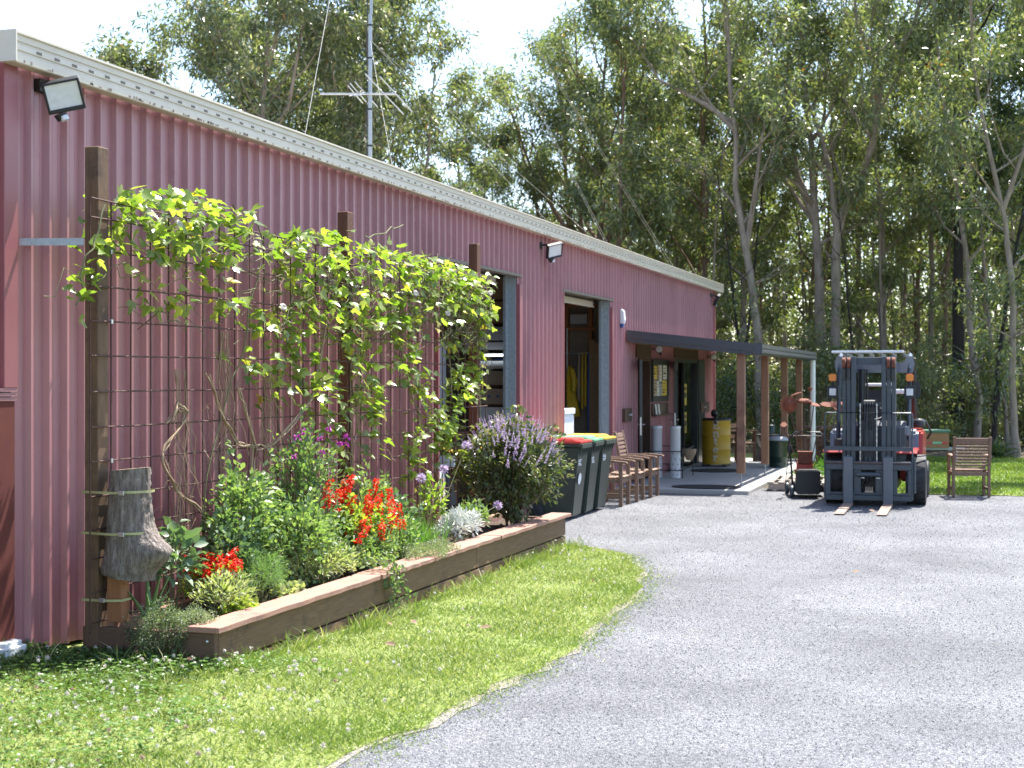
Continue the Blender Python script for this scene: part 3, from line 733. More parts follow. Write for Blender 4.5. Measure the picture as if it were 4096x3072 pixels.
def cbox(name, label, loc, dims, mat, rz=0, holes=False, tape=False, flap=False):
    t = thing(name, label, 'box', loc, rz)
    w, d, h = dims
    b = MB(); b.bb((-w/2, -d/2, 0), (w/2, d/2, h)); b.build('box_side', mat, t, bev=0.006)
    if holes:
        for x in (-w*0.12, w*0.26):
            b = MB(); b.lathe([(0.018, -d/2 - 0.003), (0.018, -d/2 - 0.0005)], 14, (x, 0, h*0.5), axis='y'); b.build('hand_hole', M['blue'], t)
    if tape:
        b = MB(); b.bb((-0.03, -d/2 - 0.002, 0.002), (0.03, -d/2 - 0.0005, h - 0.002)); b.build('tape', M['lintel'], t)
    if flap:
        b = MB(); b.box((0, -d/2 - 0.03, h - 0.02), (w*0.96, 0.006, 0.09), (0.5, 0, 0)); b.build('flap', mat, t)
    return t
cbox('cardboard_box', 'large brown taped box, upper one on the top rack shelf', (-6.36, 19.18, 2.785), (0.50, 0.42, 0.30), M['card'], tape=True)
cbox('cardboard_box', 'large brown box, lower one beneath the taped box', (-6.36, 19.18, 2.467), (0.50, 0.42, 0.29), M['card'])
cbox('fruit_box', 'pale fruit box with two round blue hand holes', (-6.33, 19.16, 1.367), (0.32, 0.40, 0.215), M['card_pale'], holes=True)
cbox('open_box', 'open pale box of bags above the fruit box', (-6.36, 19.20, 1.627), (0.34, 0.40, 0.17), M['card_pale'], 0.12, flap=True)
t = thing('plastic_bag', 'dark crumpled bag with blue and white strips bulging from the open box', 'bag', (-6.34, 19.18, 1.80))
b = MB(); b.lathe([(0.01, -0.02), (0.15, 0.0), (0.17, 0.05), (0.11, 0.10), (0.03, 0.12)], 9, smooth=False); b.build('bag_body', M['black'], t)
b = MB(); b.tube([(-0.16, -0.16, 0.06), (-0.04, -0.19, 0.085), (0.06, -0.17, 0.07)], 0.014, 6); b.tube([(-0.14, -0.17, 0.03), (0.02, -0.2, 0.05)], 0.012, 6); b.build('white_strip', M['white'], t)
b = MB(); b.tube([(-0.02, -0.1, 0.10), (0.02, -0.12, 0.17), (0.10, -0.12, 0.19), (0.12, -0.1, 0.09)], 0.012, 6); b.tube([(-0.17, -0.17, 0.02), (-0.08, -0.2, 0.045)], 0.014, 6); b.build('blue_strip', M['blue'], t)
t = thing('batten_light', 'white fluorescent batten glowing under the rack shelf', 'lamp', (-6.33, 18.93, 2.00))
b = MB(); b.bb((-0.25, -0.02, 0.02), (0.24, 0.04, 0.05)); b.build('batten_body', M['white'], t)
em = bpy.data.materials.new('lit_tube'); en, el, eb = nodes_of(em)
eb.inputs['Base Color'].default_value = (0.9, 0.95, 1, 1); eb.inputs['Emission Color'].default_value = (0.85, 0.93, 1, 1); eb.inputs['Emission Strength'].default_value = 1.1
b = MB(); b.tube([(-0.25, -0.045, 0.03), (0.24, -0.045, 0.03)], 0.017, 10); b.build('tube', em, t)
t = thing('plastic_roll', 'roll of white plastic lying under the glowing batten', 'roll', (-6.33, 18.98, 1.845))
b = MB(); b.tube([(-0.24, 0, 0.055), (0.24, 0, 0.055)], 0.055, 16); b.build('roll', M['foam'], t)
b = MB(); b.tube([(-0.245, 0, 0.055), (0.245, 0, 0.055)], 0.02, 10); b.build('core', M['card'], t)
t = thing('white_cabinet', 'pale lilac cabinet standing behind the trellis inside the first door', 'cabinet', (-6.95, 17.6, -0.055))
b = MB(); b.bb((-0.35, 0, 1.1), (0.28, 0.5, 2.25)); b.build('cabinet_body', M['greyp'], t, bev=0.01)
for z in (1.12, 1.72):
    b = MB(); b.bb((-0.33, -0.02, z), (0.26, -0.003, z + 0.50)); b.build('cabinet_door', M['greyp'], t, bev=0.006)
t2 = thing('work_bench', 'dark bench under the pale cabinet with a white lower shelf', 'bench', (-6.95, 17.5, -0.055))
b = MB(); b.bb((-0.5, -0.05, 1.03), (0.62, 0.6, 1.09)); b.build('bench_top', M['post_red'], t2)
b = MB(); b.bb((-0.5, -0.04, 0.66), (0.62, 0.0, 0.80)); b.build('shelf_edge', M['foam'], t2)
for x in (-0.47, 0.55):
    b = MB(); b.bb((x, 0, 0), (x + 0.07, 0.07, 1.03)); b.build('leg', M['post_red'], t2)
for i, (x, w, lab) in enumerate([(-7.2, 0.16, 'left white shopping bag on the bench behind the trellis'), (-6.88, 0.19, 'middle white shopping bag on the bench behind the trellis'), (-6.55, 0.15, 'right white shopping bag on the bench behind the trellis')]):
    b = MB(); b.lathe([(w*0.7, 0), (w*0.8, 0.05), (w*0.6, 0.13), (w*0.18, 0.17), (w*0.3, 0.24)], 8, smooth=False)
    tag(b.build('shopping_bag', M['white'], None, loc=(x, 17.62, 1.036)), lab, 'bag', 'white bags on the bench')
for i, (x, lab) in enumerate([(-7.15, 'left dark blue sack under the bench'), (-6.78, 'middle dark blue sack under the bench'), (-6.45, 'right dark blue sack under the bench')]):
    b = MB(); b.lathe([(0.17, 0), (0.19, 0.2), (0.15, 0.5), (0.05, 0.62), (0.08, 0.67)], 9, smooth=False)
    tag(b.build('dark_sack', M['black'], None, loc=(x, 17.35, -0.053)), lab, 'sack', 'dark sacks under the bench')
t = thing('paper_box', 'low pale box with a red printed edge beside the near jamb', 'box', (-6.15, 16.0, -0.055), 0.2)
b = MB(); b.bb((-0.2, -0.2, 0), (0.2, 0.2, 0.62)); b.build('carton', M['card_pale'], t, bev=0.005)
b = MB(); b.bb((-0.19, -0.19, 0.622), (0.19, 0.19, 0.70)); b.build('carton_lid', M['white'], t)
b = MB(); b.bb((-0.192, -0.196, 0.69), (0.192, -0.191, 0.702)); b.bb((-0.192, -0.196, 0.62), (0.192, -0.191, 0.632)); b.build('red_edge', M['lid_red'], t)
# chain across the first door, every link a torus
ch = thing('plastic_chain', 'yellow plastic chain hung across the first roller door', 'chain', (XW - 0.08, 15.12, 1.02))
b = MB(); lk = []
for j in range(14):
    a = 2*PI*j/14
    lk.append((0.026*math.cos(a)*1.5, 0.018*math.sin(a), 0))
b.tube(lk + [lk[0]], 0.006, 5, caps=False)
lm = b.mesh('link', M['chain'])
nl = 52
for i in range(nl):
    t_ = i/(nl-1); yy = 2.86*t_
    sag = lambda q: -0.42*4*q*(1-q)*0.5 + 0.12*q
    z = sag(t_); sl = (sag(min(t_+.01, 1)) - sag(max(t_-.01, 0)))/(0.02*2.86)
    o = mesh_obj('link', lm, ch, (0, yy, z)); o.rotation_euler = (PI/2*(i % 2), -math.atan(sl), PI/2)
    o.rotation_mode = 'XYZ'
# things inside the second door
fr = thing('coat_frame', 'orange timber frame with shelves inside the second roller door', 'rack', (-6.45, 24.2, -0.055))
for x in (-0.36, 0.06):
    b = MB(); b.bb((x, 0.1, 0), (x + 0.07, 0.17, 3.4)); b.build('upright', M['orange_wood'], fr)
for z in (2.58, 2.98):
    b = MB(); b.bb((-0.6, 0.05, z), (0.2, 0.098, z + 0.055)); b.build('rail', M['orange_wood'], fr)
b = MB(); b.bb((-0.26, 0.12, 2.70), (0.03, 0.3, 2.86)); b.build('panel', M['greyp'], fr)
b = MB(); b.tube([(-0.31, 0.0, 2.20), (0.12, 0.0, 2.20)], 0.012, 8); b.tube([(-0.285, 0.0, 1.2), (-0.285, 0.0, 2.62)], 0.013, 8); b.build('hanging_pole', M['steel'], fr)
t = thing('raincoat', 'yellow oilskin raincoat hanging inside the second door', 'coat', (-6.68, 24.12, 1.08))
b = MB()
b.add([(0.00, 0, 0.86), (0.05, -0.03, 0.84), (0.12, -0.05, 0.62), (0.10, -0.06, 0.45), (0.15, -0.07, 0.25), (0.21, -0.07, 0.0), (0.05, -0.08, -0.02), (-0.02, -0.07, 0.2), (-0.03, -0.05, 0.6), (-0.02, -0.02, 0.82)] + [(q[0], 0.05, q[2]) for q in [(0.00, 0, 0.86), (0.05, -0.03, 0.84), (0.12, -0.05, 0.62), (0.10, -0.06, 0.45), (0.15, -0.07, 0.25), (0.21, -0.07, 0.0), (0.05, -0.08, -0.02), (-0.02, -0.07, 0.2), (-0.03, -0.05, 0.6), (-0.02, -0.02, 0.82)]],
      [tuple(range(10)), tuple(reversed(range(10, 20)))] + [(i, (i+1) % 10, 10 + (i+1) % 10, 10 + i) for i in range(10)])
b.build('coat_body', M['ywet'], t, bev=0.015, seg=2)
b = MB(); b.tube([(0.06, -0.05, 0.78), (0.12, -0.09, 0.6), (0.11, -0.11, 0.42)], [0.05, 0.055, 0.045], 8); b.build('sleeve', M['ywet'], t)
for i, (x, zt, zb, m, lab) in enumerate([(-6.50, 2.15, 1.35, 'card_pale', 'pale strap hanging beside the raincoat'), (-6.44, 2.15, 1.2, 'ywet', 'yellow braces hanging right of the pale strap'), (-6.385, 2.15, 1.25, 'ywet', 'second yellow strap hanging beside blue trousers'), (-6.325, 2.15, 0.75, 'blue', 'dark blue trousers hanging beside raw planks')]):
    b = MB(); b.tube([(0, 0, zt), (0.005, -0.02, (zt+zb)/2), (0, -0.01, zb)], [0.012, 0.022 + 0.012*(m == 'blue'), 0.02], 8)
    tag(b.build('hanging_strap', M[m], None, loc=(x, 24.1, 0)), lab, 'clothing')
for i, (x, y, h, lab) in enumerate([(-6.24, 24.0, 2.42, 'wider raw plank leaning inside the second door'), (-6.14, 23.9, 2.36, 'narrow raw plank leaning behind the second door jamb')]):
    b = MB(); b.bb((-0.055, -0.02, 0), (0.045, 0.02, h)); tag(b.build('leaning_plank', M['plank'], None, bev=0.004, loc=(x, y, -0.053), rot=(-0.03, 0, 0.15)), lab, 'plank')
zz = -0.053
for i, (h, lid, lab) in enumerate([(0.42, 0, 'bottom white foam box inside the second door'), (0.44, 0, 'middle white foam box of the stack'), (0.46, 1, 'top white foam box with lid, above the bins')]):
    t = thing('foam_box', lab, 'box', (-6.0 + 0.02*(i == 0), 20.98, zz), 0, 'stacked foam boxes')
    b = MB(); b.bb((-0.24, -0.28, 0), (0.24 - 0.05*(i == 2), 0.28, h - 0.09*lid)); b.build('box_side', M['foam'], t, bev=0.012)
    if lid:
        b = MB(); b.bb((-0.25, -0.29, h - 0.088), (0.21, 0.29, h)); b.build('box_lid', M['foam'], t, bev=0.012)
    zz += h + 0.004
# flood lights on the wall
fl = thing('flood_light', 'black square flood light under the gutter at the near corner of the shed', 'flood light', (XW + 0.03, 7.98, 3.56))
b = MB(); b.bb((-0.03, -0.05, -0.04), (0.02, 0.05, 0.04)); b.tube([(0, 0, 0), (0.08, -0.02, 0.005), (0.15, -0.06, -0.04)], 0.016, 8); b.build('bracket', M['black'], fl, bev=0.003)
hd_rot = Euler((math.radians(28), math.radians(-14), math.radians(32))).to_matrix()
def H(p): return hd_rot @ Vector(p) + Vector((0.175, -0.03, -0.07))
def hbox(b, c, d): b.box(H(c), d, hd_rot)
b = MB(); hbox(b, (0, 0, 0), (0.23, 0.05, 0.20)); hbox(b, (0, -0.03, 0.093), (0.23, 0.02, 0.014)); hbox(b, (0, -0.03, -0.088), (0.23, 0.02, 0.024)); hbox(b, (0.108, -0.03, 0), (0.014, 0.02, 0.172)); hbox(b, (-0.108, -0.03, 0), (0.014, 0.02, 0.172)); b.build('head', M['black'], fl, bev=0.004)
b = MB(); b.add([H(p) for p in [(-.1, -.028, -.075), (.1, -.028, -.075), (.1, -.028, .085), (-.1, -.028, .085), (-.035, -.0262, -.025), (.035, -.0262, -.025), (.035, -.0262, .03), (-.035, -.0262, .03)]], [(0, 1, 5, 4), (1, 2, 6, 5), (2, 3, 7, 6), (3, 0, 4, 7), (4, 5, 6, 7)]); b.build('reflector', M['lens'], fl)
b = MB(); b.tube([H((-0.05, -0.01, -0.11)), H((-0.04, -0.02, -0.15))], [0.04, 0.034], 12); b.build('sensor', M['black'], fl)
b = MB(); b.tube([H((-0.03, -0.03, -0.125)), H((-0.025, -0.045, -0.15))], 0.026, 12); b.build('sensor_lens', M['lens'], fl)
f2 = copy_tree(fl); f2.location = (XW + 0.03, 19.0, 3.50); f2['label'] = 'black flood light high on the wall between the two roller doors'
f2.rotation_euler = (0, 0, 0.25)
f3 = copy_tree(fl); f3.location = (XW + 0.03, 31.9, 3.52); f3['label'] = 'flood light under the gutter at the far corner of the shed'; f3.rotation_euler = (0, 0, 1.0)
for q in (fl, f2, f3): q['group'] = 'flood lights along the shed wall'
t = thing('alarm_siren', 'white wall alarm with blue base beside the second roller door', 'alarm', (XW + 0.03, 23.57, 2.55))
b = MB(); b.prism([(0, 0.06), (0.06, 0.06), (0.075, 0.12), (0.06, 0.26), (0.03, 0.30), (0, 0.30)], 'y', -0.06, 0.06); b.build('cover', M['white'], t, bev=0.01, seg=2)
b = MB(); b.prism([(0, 0), (0.04, 0.0), (0.06, 0.058), (0, 0.058)], 'y', -0.05, 0.05); b.build('blue_lens', M['blue'], t, bev=0.006)

# ------------------------------------------------------------------ porch: slab, awning, doors
ZS = -0.035
b = MB(); b.prism([(-5.66, 23.12), (-3.50, 23.12), (-3.50, 32.6), (-5.66, 32.6)], 'z', -0.16, ZS)
tag(b.build('porch_slab', M['slab'], None, bev=0.012), kind='structure')
aw = thing('porch_awning', 'dark grey skillion awning on timber posts over the shop doors', 'awning', (-5.63, 23.9, 0))
def A(p): return (p[0] + 5.63, p[1] - 23.9, p[2])
for y in (23.90, 31.98):   # front and back barge boards, stepped profile
    b = MB()
    b.prism([(0.0, 2.52), (2.10, 2.285), (2.10, 2.15), (0.0, 2.385)], 'y', y - 23.9, y - 23.9 + 0.03)
    b.prism([(0.0, 2.382), (2.09, 2.147), (2.09, 2.09), (0.0, 2.325)], 'y', y - 23.9 + 0.012, y - 23.9 + 0.05)
    b.build('barge_board', M['awn'], aw)
b = MB()
n = 60; v = []
for i in range(n*3 + 1):
    y = 0.05 + 8.0*i/(n*3); h = 0.02 if i % 3 == 1 else 0.0
    v += [(0.0, y, 2.49 + h), (2.10, y, 2.255 + h)]
b.add(v, [(2*i, 2*i+1, 2*i+3, 2*i+2) for i in range(n*3)]); b.build('roof_sheet', M['awn'], aw)
b = MB(); gq = [(0, 2.10), (0.11, 2.10), (0.13, 2.13), (0.13, 2.17), (0.122, 2.178), (0.122, 2.20), (0.13, 2.208), (0.13, 2.27), (0.118, 2.27), (0.118, 2.13), (0, 2.13)]
b.prism([(2.105 + a, z) for a, z in gq], 'y', -0.01, 8.12); b.bb((2.105, -0.02, 2.095), (2.24, -0.011, 2.285)); b.build('gutter', M['awn'], aw)
b = MB(); b.bb((1.82, 0.06, 2.12), (1.90, 8.0, 2.26)); b.bb((0.0, 0.06, 2.30), (0.06, 8.0, 2.46)); b.build('beam', M['awn_post'], aw)
for k in range(9):
    b = MB(); y = 0.5 + k*0.9; b.prism([(0.06, 2.47), (1.82, 2.25), (1.82, 2.17), (0.06, 2.38)], 'y', y, y + 0.045); b.build('rafter', M['awn_post'], aw)
for y in (24.10, 26.86, 29.60, 32.05):
    b = MB(); b.bb((1.80, y - 23.9 - 0.065, 0.17), (1.93, y - 23.9 + 0.065, 2.118)); b.build('post', M['awn_post'], aw, bev=0.006)
    b = MB(); b.tube([(1.865, y - 23.9, ZS + 0.005), (1.865, y - 23.9, 0.17)], 0.014, 8); b.bb((1.81, y - 23.95, ZS + 0.001), (1.92, y - 23.85, ZS + 0.009)); b.build('post_stirrup', M['galv'], aw)
b = MB(); b.tube([(2.17, 8.0, ZS), (2.17, 8.0, 2.10)], 0.055, 14); b.build('downpipe', M['white'], aw)
t = thing('ceiling_batten', 'slim white light batten under the porch awning', 'lamp', (-5.0, 26.5, 2.29))
b = MB(); b.box((0, 1.0, 0), (0.05, 2.2, 0.05)); b.build('batten_body', M['white'], t)

# doors
def leaf_door(name, label, hinge, ang, w, h):
    t = thing(name, label, 'door', hinge, ang)       # the leaf runs along local -y from the hinge
    b = MB(); s = 0.075
    b.bb((-0.02, -s, 0), (0.02, 0, h)); b.bb((-0.02, -w, 0), (0.02, -w + s, h)); b.bb((-0.0195, -w + s, 0), (0.0195, -s, 0.11)); b.bb((-0.0195, -w + s, h - 0.15), (0.0195, -s, h))
    b.build('door_frame', M['alum'], t)
    b = MB(); b.bb((-0.004, -w + s, 0.11), (0.004, -s, h - 0.15)); b.build('glass_pane', M['glass'], t)
    b = MB(); b.bb((-0.012, -w - 0.004, 0.80), (0.012, -w - 0.0005, 1.10)); b.build('lock_plate', M['steel'], t)
    b = MB(); b.tube([(0.025, -w + 0.04, 0.98), (0.06, -w + 0.04, 0.98), (0.06, -w + 0.14, 0.98)], 0.009, 8); b.tube([(-0.025, -w + 0.04, 0.98), (-0.06, -w + 0.04, 0.98), (-0.06, -w + 0.14, 0.98)], 0.009, 8); b.build('handle', M['steel'], t)
    return t
leaf_door('glass_door', 'dark framed glass door folded open beside the chairs', (XW + 0.07, 24.93, ZS + 0.005), math.radians(12), 0.86, 2.06)
leaf_door('glass_door', 'dark framed glass door folded open beside the notice board', (XW + 0.07, 28.02, ZS + 0.005), math.radians(9), 0.86, 2.06)
dd = thing('door_surround', 'brown panel and dark frame around the nearer porch doorway', 'door frame', (XW, 24.93, 0))
b = MB(); b.bb((-0.12, 0.0, ZS), (0.045, 0.05, 2.07)); b.bb((-0.12, 0.80, ZS), (0.045, 0.87, 2.07)); b.bb((-0.12, 0.051, 2.02), (0.043, 0.799, 2.07)); b.build('frame', M['lintel'], dd)
b = MB(); b.bb((0.034, -0.25, 2.08), (0.05, 0.89, 2.34)); b.build('head_panel', M['lintel'], dd)
b = MB(); b.bb((-0.52, 0.805, ZS), (-0.13, 0.865, 2.05)); b.build('inner_return', M['galv'], dd)
dd = thing('door_surround', 'brown panel and dark frame around the farther porch doorway', 'door frame', (XW, 28.02, 0))
b = MB(); b.bb((-0.12, 0.0, ZS), (0.045, 0.05, 2.10)); b.bb((-0.12, 2.25, ZS), (0.045, 2.32, 2.10)); b.bb((-0.12, 0.051, 2.03), (0.043, 2.249, 2.10)); b.bb((-0.05, 1.06, ZS), (0.0, 1.12, 2.03)); b.build('frame', M['alum'], dd)
b = MB(); b.bb((0.034, -0.1, 2.11), (0.05, 2.35, 2.37)); b.build('head_panel', M['lintel'], dd)
b = MB(); b.bb((-0.03, 1.121, ZS), (-0.022, 2.249, 2.03)); b.build('glass_pane', M['glass'], dd)
for i, (z, h) in enumerate(((1.18, 0.42), (0.62, 0.42))):
    b = MB(); b.bb((-0.019, 1.16, z), (-0.016, 1.42, z + h)); b.build('yellow_notice', M['lid_yellow'], dd)
    b = MB(); b.bb((-0.0155, 1.19, z + h*0.35), (-0.014, 1.38, z + h*0.6)); b.bb((-0.0155, 1.20, z + h*0.72), (-0.014, 1.36, z + h*0.86)); b.build('notice_print', M['black'], dd)
b = MB(); b.bb((0.032, 2.34, ZS), (0.06, 3.05, 2.1)); b.build('folded_screen', M['alum'], dd)
# wall lamps under the awning
def spot(y, z, label, rz):
    t = thing('spot_light', label, 'wall lamp', (XW + 0.03, y, z), rz); t.scale = (0.62, 0.62, 0.62)
    b = MB(); b.bb((-0.02, -0.05, -0.05), (0.015, 0.05, 0.05)); b.tube([(0, 0, 0), (0.10, 0, 0.0)], 0.014, 8); b.build('bracket', M['black'], t)
    b = MB(); b.lathe([(0.05, 0.03), (0.09, 0.0), (0.115, -0.07), (0.11, -0.10), (0.10, -0.10)], 18, (0.20, 0, 0.0), axis='y'); b.tube([(0.2, -0.02, -0.08), (0.24, -0.04, -0.17)], 0.035, 10); b.build('head', M['black'], t)
    b = MB(); b.lathe([(0.098, -0.112), (0.05, -0.122), (0.001, -0.125)], 18, (0.20, 0, 0), axis='y'); b.build('lamp_lens', M['white'], t)
    return t
spot(26.0, 2.24, 'black round spot lamp with white lens between the porch doorways', 0.15)
spot(31.55, 2.18, 'black round spot lamp near the far end of the porch wall', 0.35)
# notice board
nb = thing('notice_board', 'dark framed notice board of posters between the two porch doorways', 'notice board', (XW + 0.031, 25.86, 0))
b = MB(); b.bb((0, 0, 1.30), (0.02, 1.38, 2.06)); b.build('backing', M['can'], nb)
b = MB()
b.bb((0.0205, 0, 1.97), (0.045, 1.38, 2.06)); b.bb((0.0205, 0, 1.30), (0.045, 1.38, 1.38)); b.bb((0.0205, 0, 1.381), (0.045, 0.05, 1.969)); b.bb((0.0205, 1.33, 1.381), (0.045, 1.38, 1.969)); b.build('board_frame', M['alum'], nb)
post = [(0.07, 1.70, 0.34, 0.24, 'lid_yellow'), (0.46, 1.70, 0.13, 0.26, 'card_pale'), (0.62, 1.66, 0.2, 0.30, 'white'), (0.95, 1.70, 0.34, 0.26, 'white'), (0.07, 1.40, 0.36, 0.28, 'card_pale'), (0.45, 1.40, 0.14, 0.27, 'white'), (0.62, 1.40, 0.2, 0.22, 'greyp'), (0.86, 1.40, 0.42, 0.28, 'lid_yellow')]
for y, z, w, h, m in post:
    b = MB(); b.bb((0.0205, y, z), (0.0235, y + w, z + h)); p = b.build('poster', M[m], nb)
    b = MB()
    for q in range(4):
        zz = z + h*(0.16 + 0.2*q); ww = random.uniform(0.4, 0.85)*w
        b.bb((0.024, y + 0.02, zz), (0.0255, y + 0.02 + ww - 0.02, zz + h*random.choice((0.04, 0.07, 0.11))))
    b.build('print', M[random.choice(['black', 'lid_red', 'rust', 'alum'])], p)
sh = thing('leaflet_shelf', 'brown shelf of leaflets below the notice board', 'shelf', (XW + 0.031, 25.9, 1.04))
b = MB(); b.bb((0, 0, 0), (0.03, 1.36, 0.22)); b.bb((0.0305, 0, 0), (0.10, 1.36, 0.02)); b.build('shelf_board', M['lintel'], sh)
for y, m in ((0.12, 'white'), (0.30, 'card_pale'), (0.37, 'white')):
    b = MB(); b.box((0.05, y + 0.05, 0.12), (0.012, 0.09, 0.19), (0, -0.12, 0)); b.build('leaflet', M[m], sh)
for y, lab in ((23.63, 'brown timber block with hooks left of the nearer glass door'), (30.5, 'dark timber block on the wall beside the yellow drum')):
    t = thing('wall_block', lab, 'wall block', (XW + 0.031, y, 1.0))
    b = MB(); b.bb((0, 0, 0), (0.06, 0.5 if y < 25 else 1.0, 0.22)); b.build('block', M['lintel'], t, bev=0.004)
    b = MB()
    for q in range(3): b.tube([(0.06, 0.25 + q*0.05, 0.12), (0.10, 0.25 + q*0.05, 0.10), (0.10, 0.25 + q*0.05, 0.14)], 0.006, 6)
    b.build('hook', M['steel'], t)
# perforated tubes in a rack
rk = thing('tube_rack', 'black wire rack standing on the porch slab beside the farther door', 'rack', (-5.22, 25.55, ZS))
b = MB()
for x in (-0.46, 0.20):
    for y in (0, 1.0): b.tube([(x, y, 0), (x, y, 0.49 if y == 0 else 0.56)], 0.010, 6)
for z in (0.14, 0.47):
    b.tube([(-0.46, 0, z), (0.20, 0, z), (0.20, 1.0, z + 0.05), (-0.46, 1.0, z + 0.05), (-0.46, 0, z)], 0.010, 6)
b.build('rack_frame', M['blacksteel'], rk)
for i, lab in enumerate(('left white perforated tube in the black rack', 'right white perforated tube in the black rack')):
    t = thing('perforated_tube', lab, 'tube', (-5.50 + 0.33*i, 25.68, ZS + 0.002), 0, 'white tubes on the porch')
    b = MB(); b.lathe([(0.088, 0), (0.09, 0.02), (0.09, 0.86), (0.094, 0.862), (0.094, 0.90), (0.085, 0.912), (0.0, 0.912)], 24); b.build('tube_body', M['white'], t)
    for r_ in range(5):
        for q in range(6):
            a = 2*PI*(q + 0.5*(r_ % 2))/6 + 0.2
            o = MB(); o.lathe([(0.010, -0.0006), (0.010, 0.0012)], 8)
            b2 = o.build('hole', M['black'], t); b2.location = (0.09*math.cos(a), 0.09*math.sin(a), 0.06 + r_*0.092); b2.rotation_euler = (PI/2, 0, a + PI/2)
t = thing('wire_basket', 'woven cane basket hung on the end of the tube rack', 'basket', (-4.98, 26.0, ZS + 0.36))
b = MB(); b.lathe([(0.05, -0.06), (0.11, 0.05), (0.13, 0.14), (0.12, 0.14), (0.09, 0.04), (0.0, -0.05)], 14); b.build('basket_bowl', M['dry'], t)
# mats
def mat_half(name, label, c, rx, ry):
    pts = [(c[0] + rx*math.cos(2*PI*i/40), c[1] + ry*math.sin(2*PI*i/40)) for i in range(40)]
    b = MB(); b.prism(pts, 'z', ZS + 0.001, ZS + 0.015); tag(b.build(name, M['mat']), label, 'mat')
mat_half('door_mat', 'black rubber mat at the front edge of the porch slab', (-4.25, 23.62), 0.56, 0.42)
mat_half('door_mat', 'black rubber mat beside the yellow drum', (-4.82, 27.9), 0.48, 0.55)
# yellow drum
dr = thing('steel_drum', 'yellow steel drum with a black lid and the word Enter in white', 'drum', (-5.08, 29.35, ZS + 0.05))
prof = [(0.28, 0), (0.288, 0.005), (0.288, 0.02), (0.28, 0.03)]
for z in (0.29, 0.58): prof += [(0.28, z - 0.025), (0.288, z - 0.012), (0.29, z), (0.288, z + 0.012), (0.28, z + 0.025)]
prof += [(0.28, 0.84), (0.288, 0.85), (0.288, 0.865)]
b = MB(); b.lathe(prof, 36); b.build('drum_body', M['drum'], dr)
b = MB(); b.lathe([(0.292, 0.866), (0.292, 0.90), (0.27, 0.91), (0.0, 0.915)], 36); b.build('drum_lid', M['black'], dr)
b = MB(); b.lathe([(0.0, 0.0), (0.06, 0.03), (0.075, 0.09), (0.05, 0.15), (0.0, 0.17)], 12, (-0.02, -0.12, 0.92)); b.tube([(0.0, -0.15, 0.98), (0.04, -0.24, 0.94), (0.03, -0.30, 0.86), (0.035, -0.302, 0.8)], [0.03, 0.028, 0.025, 0.02], 8); b.build('lid_pump', M['black'], dr)
b = MB()
for x in (-0.2, 0.2): b.bb((x - 0.04, -0.28, -0.05), (x + 0.04, 0.28, -0.001))
b.build('drum_base', M['blacksteel'], dr)
def stroke_letter(ch):
    """serif capitals and small letters as outlines in a unit box"""
    bx = lambda x0, z0, x1, z1: [(x0, z0), (x1, z0), (x1, z1), (x0, z1)]
    arc = lambda cx, cz, r0, r1, a0, a1, n=14: [(cx + r1*math.cos(a0 + (a1-a0)*i/n), cz + r1*math.sin(a0 + (a1-a0)*i/n)) for i in range(n+1)] + [(cx + r0*math.cos(a1 + (a0-a1)*i/n), cz + r0*math.sin(a1 + (a0-a1)*i/n)) for i in range(n+1)]
    d = {'E': [bx(.14, 0, .36, 1), bx(0, 0, .13, .1), bx(0, .9, .13, 1), bx(.37, .88, .82, 1), bx(.72, .72, .82, .875), bx(.37, .45, .62, .57), bx(.55, .36, .63, .445), bx(.55, .575, .63, .66), bx(.37, 0, .86, .12), bx(.76, .125, .86, .3)],
         'n': [bx(.12, 0, .30, .7), bx(0, .6, .115, .7), bx(0, 0, .115, .09), bx(.305, 0, .4, .09), arc(.48, .43, .13, .27, 0, PI*0.95), bx(.6, 0, .76, .42), bx(.765, 0, .86, .09), bx(.5, 0, .595, .09)],
         't': [bx(.26, .12, .46, .95), bx(.08, .6, .255, .7), bx(.465, .6, .68, .7), arc(.46, .2, .06, .2, PI, 2*PI)],
         'e': [arc(.42, .36, .2, .36, -0.15, PI*1.75, 22), bx(.2, .33, .64, .43)],
         'r': [bx(.16, 0, .36, .7), bx(.02, .6, .155, .7), bx(.02, 0, .155, .09), bx(.365, 0, .5, .09), arc(.56, .42, .14, .28, PI*0.25, PI*0.98)]}[ch]
    return d
FA = math.atan2(-29.35, 5.08) - 0.04     # the lettering faces the drive
for i, chx in enumerate('Enter'):
    b = MB(); hgt = 0.155; z0 = 0.70 - i*0.158
    for poly in stroke_letter(chx):
        k = len(poly); vv = []
        for rr in (0.2925, 0.2965):
            for (x, z) in poly:
                a = FA + (x - 0.42)*hgt*0.95/0.28
                vv.append((rr*math.cos(a), rr*math.sin(a), z0 + z*hgt))
        b.add(vv, [(j, (j+1) % k, k + (j+1) % k, k + j) for j in range(k)] + [tuple(range(k, 2*k)), tuple(reversed(range(k)))])
    b.build('letter', M['letter'], dr)

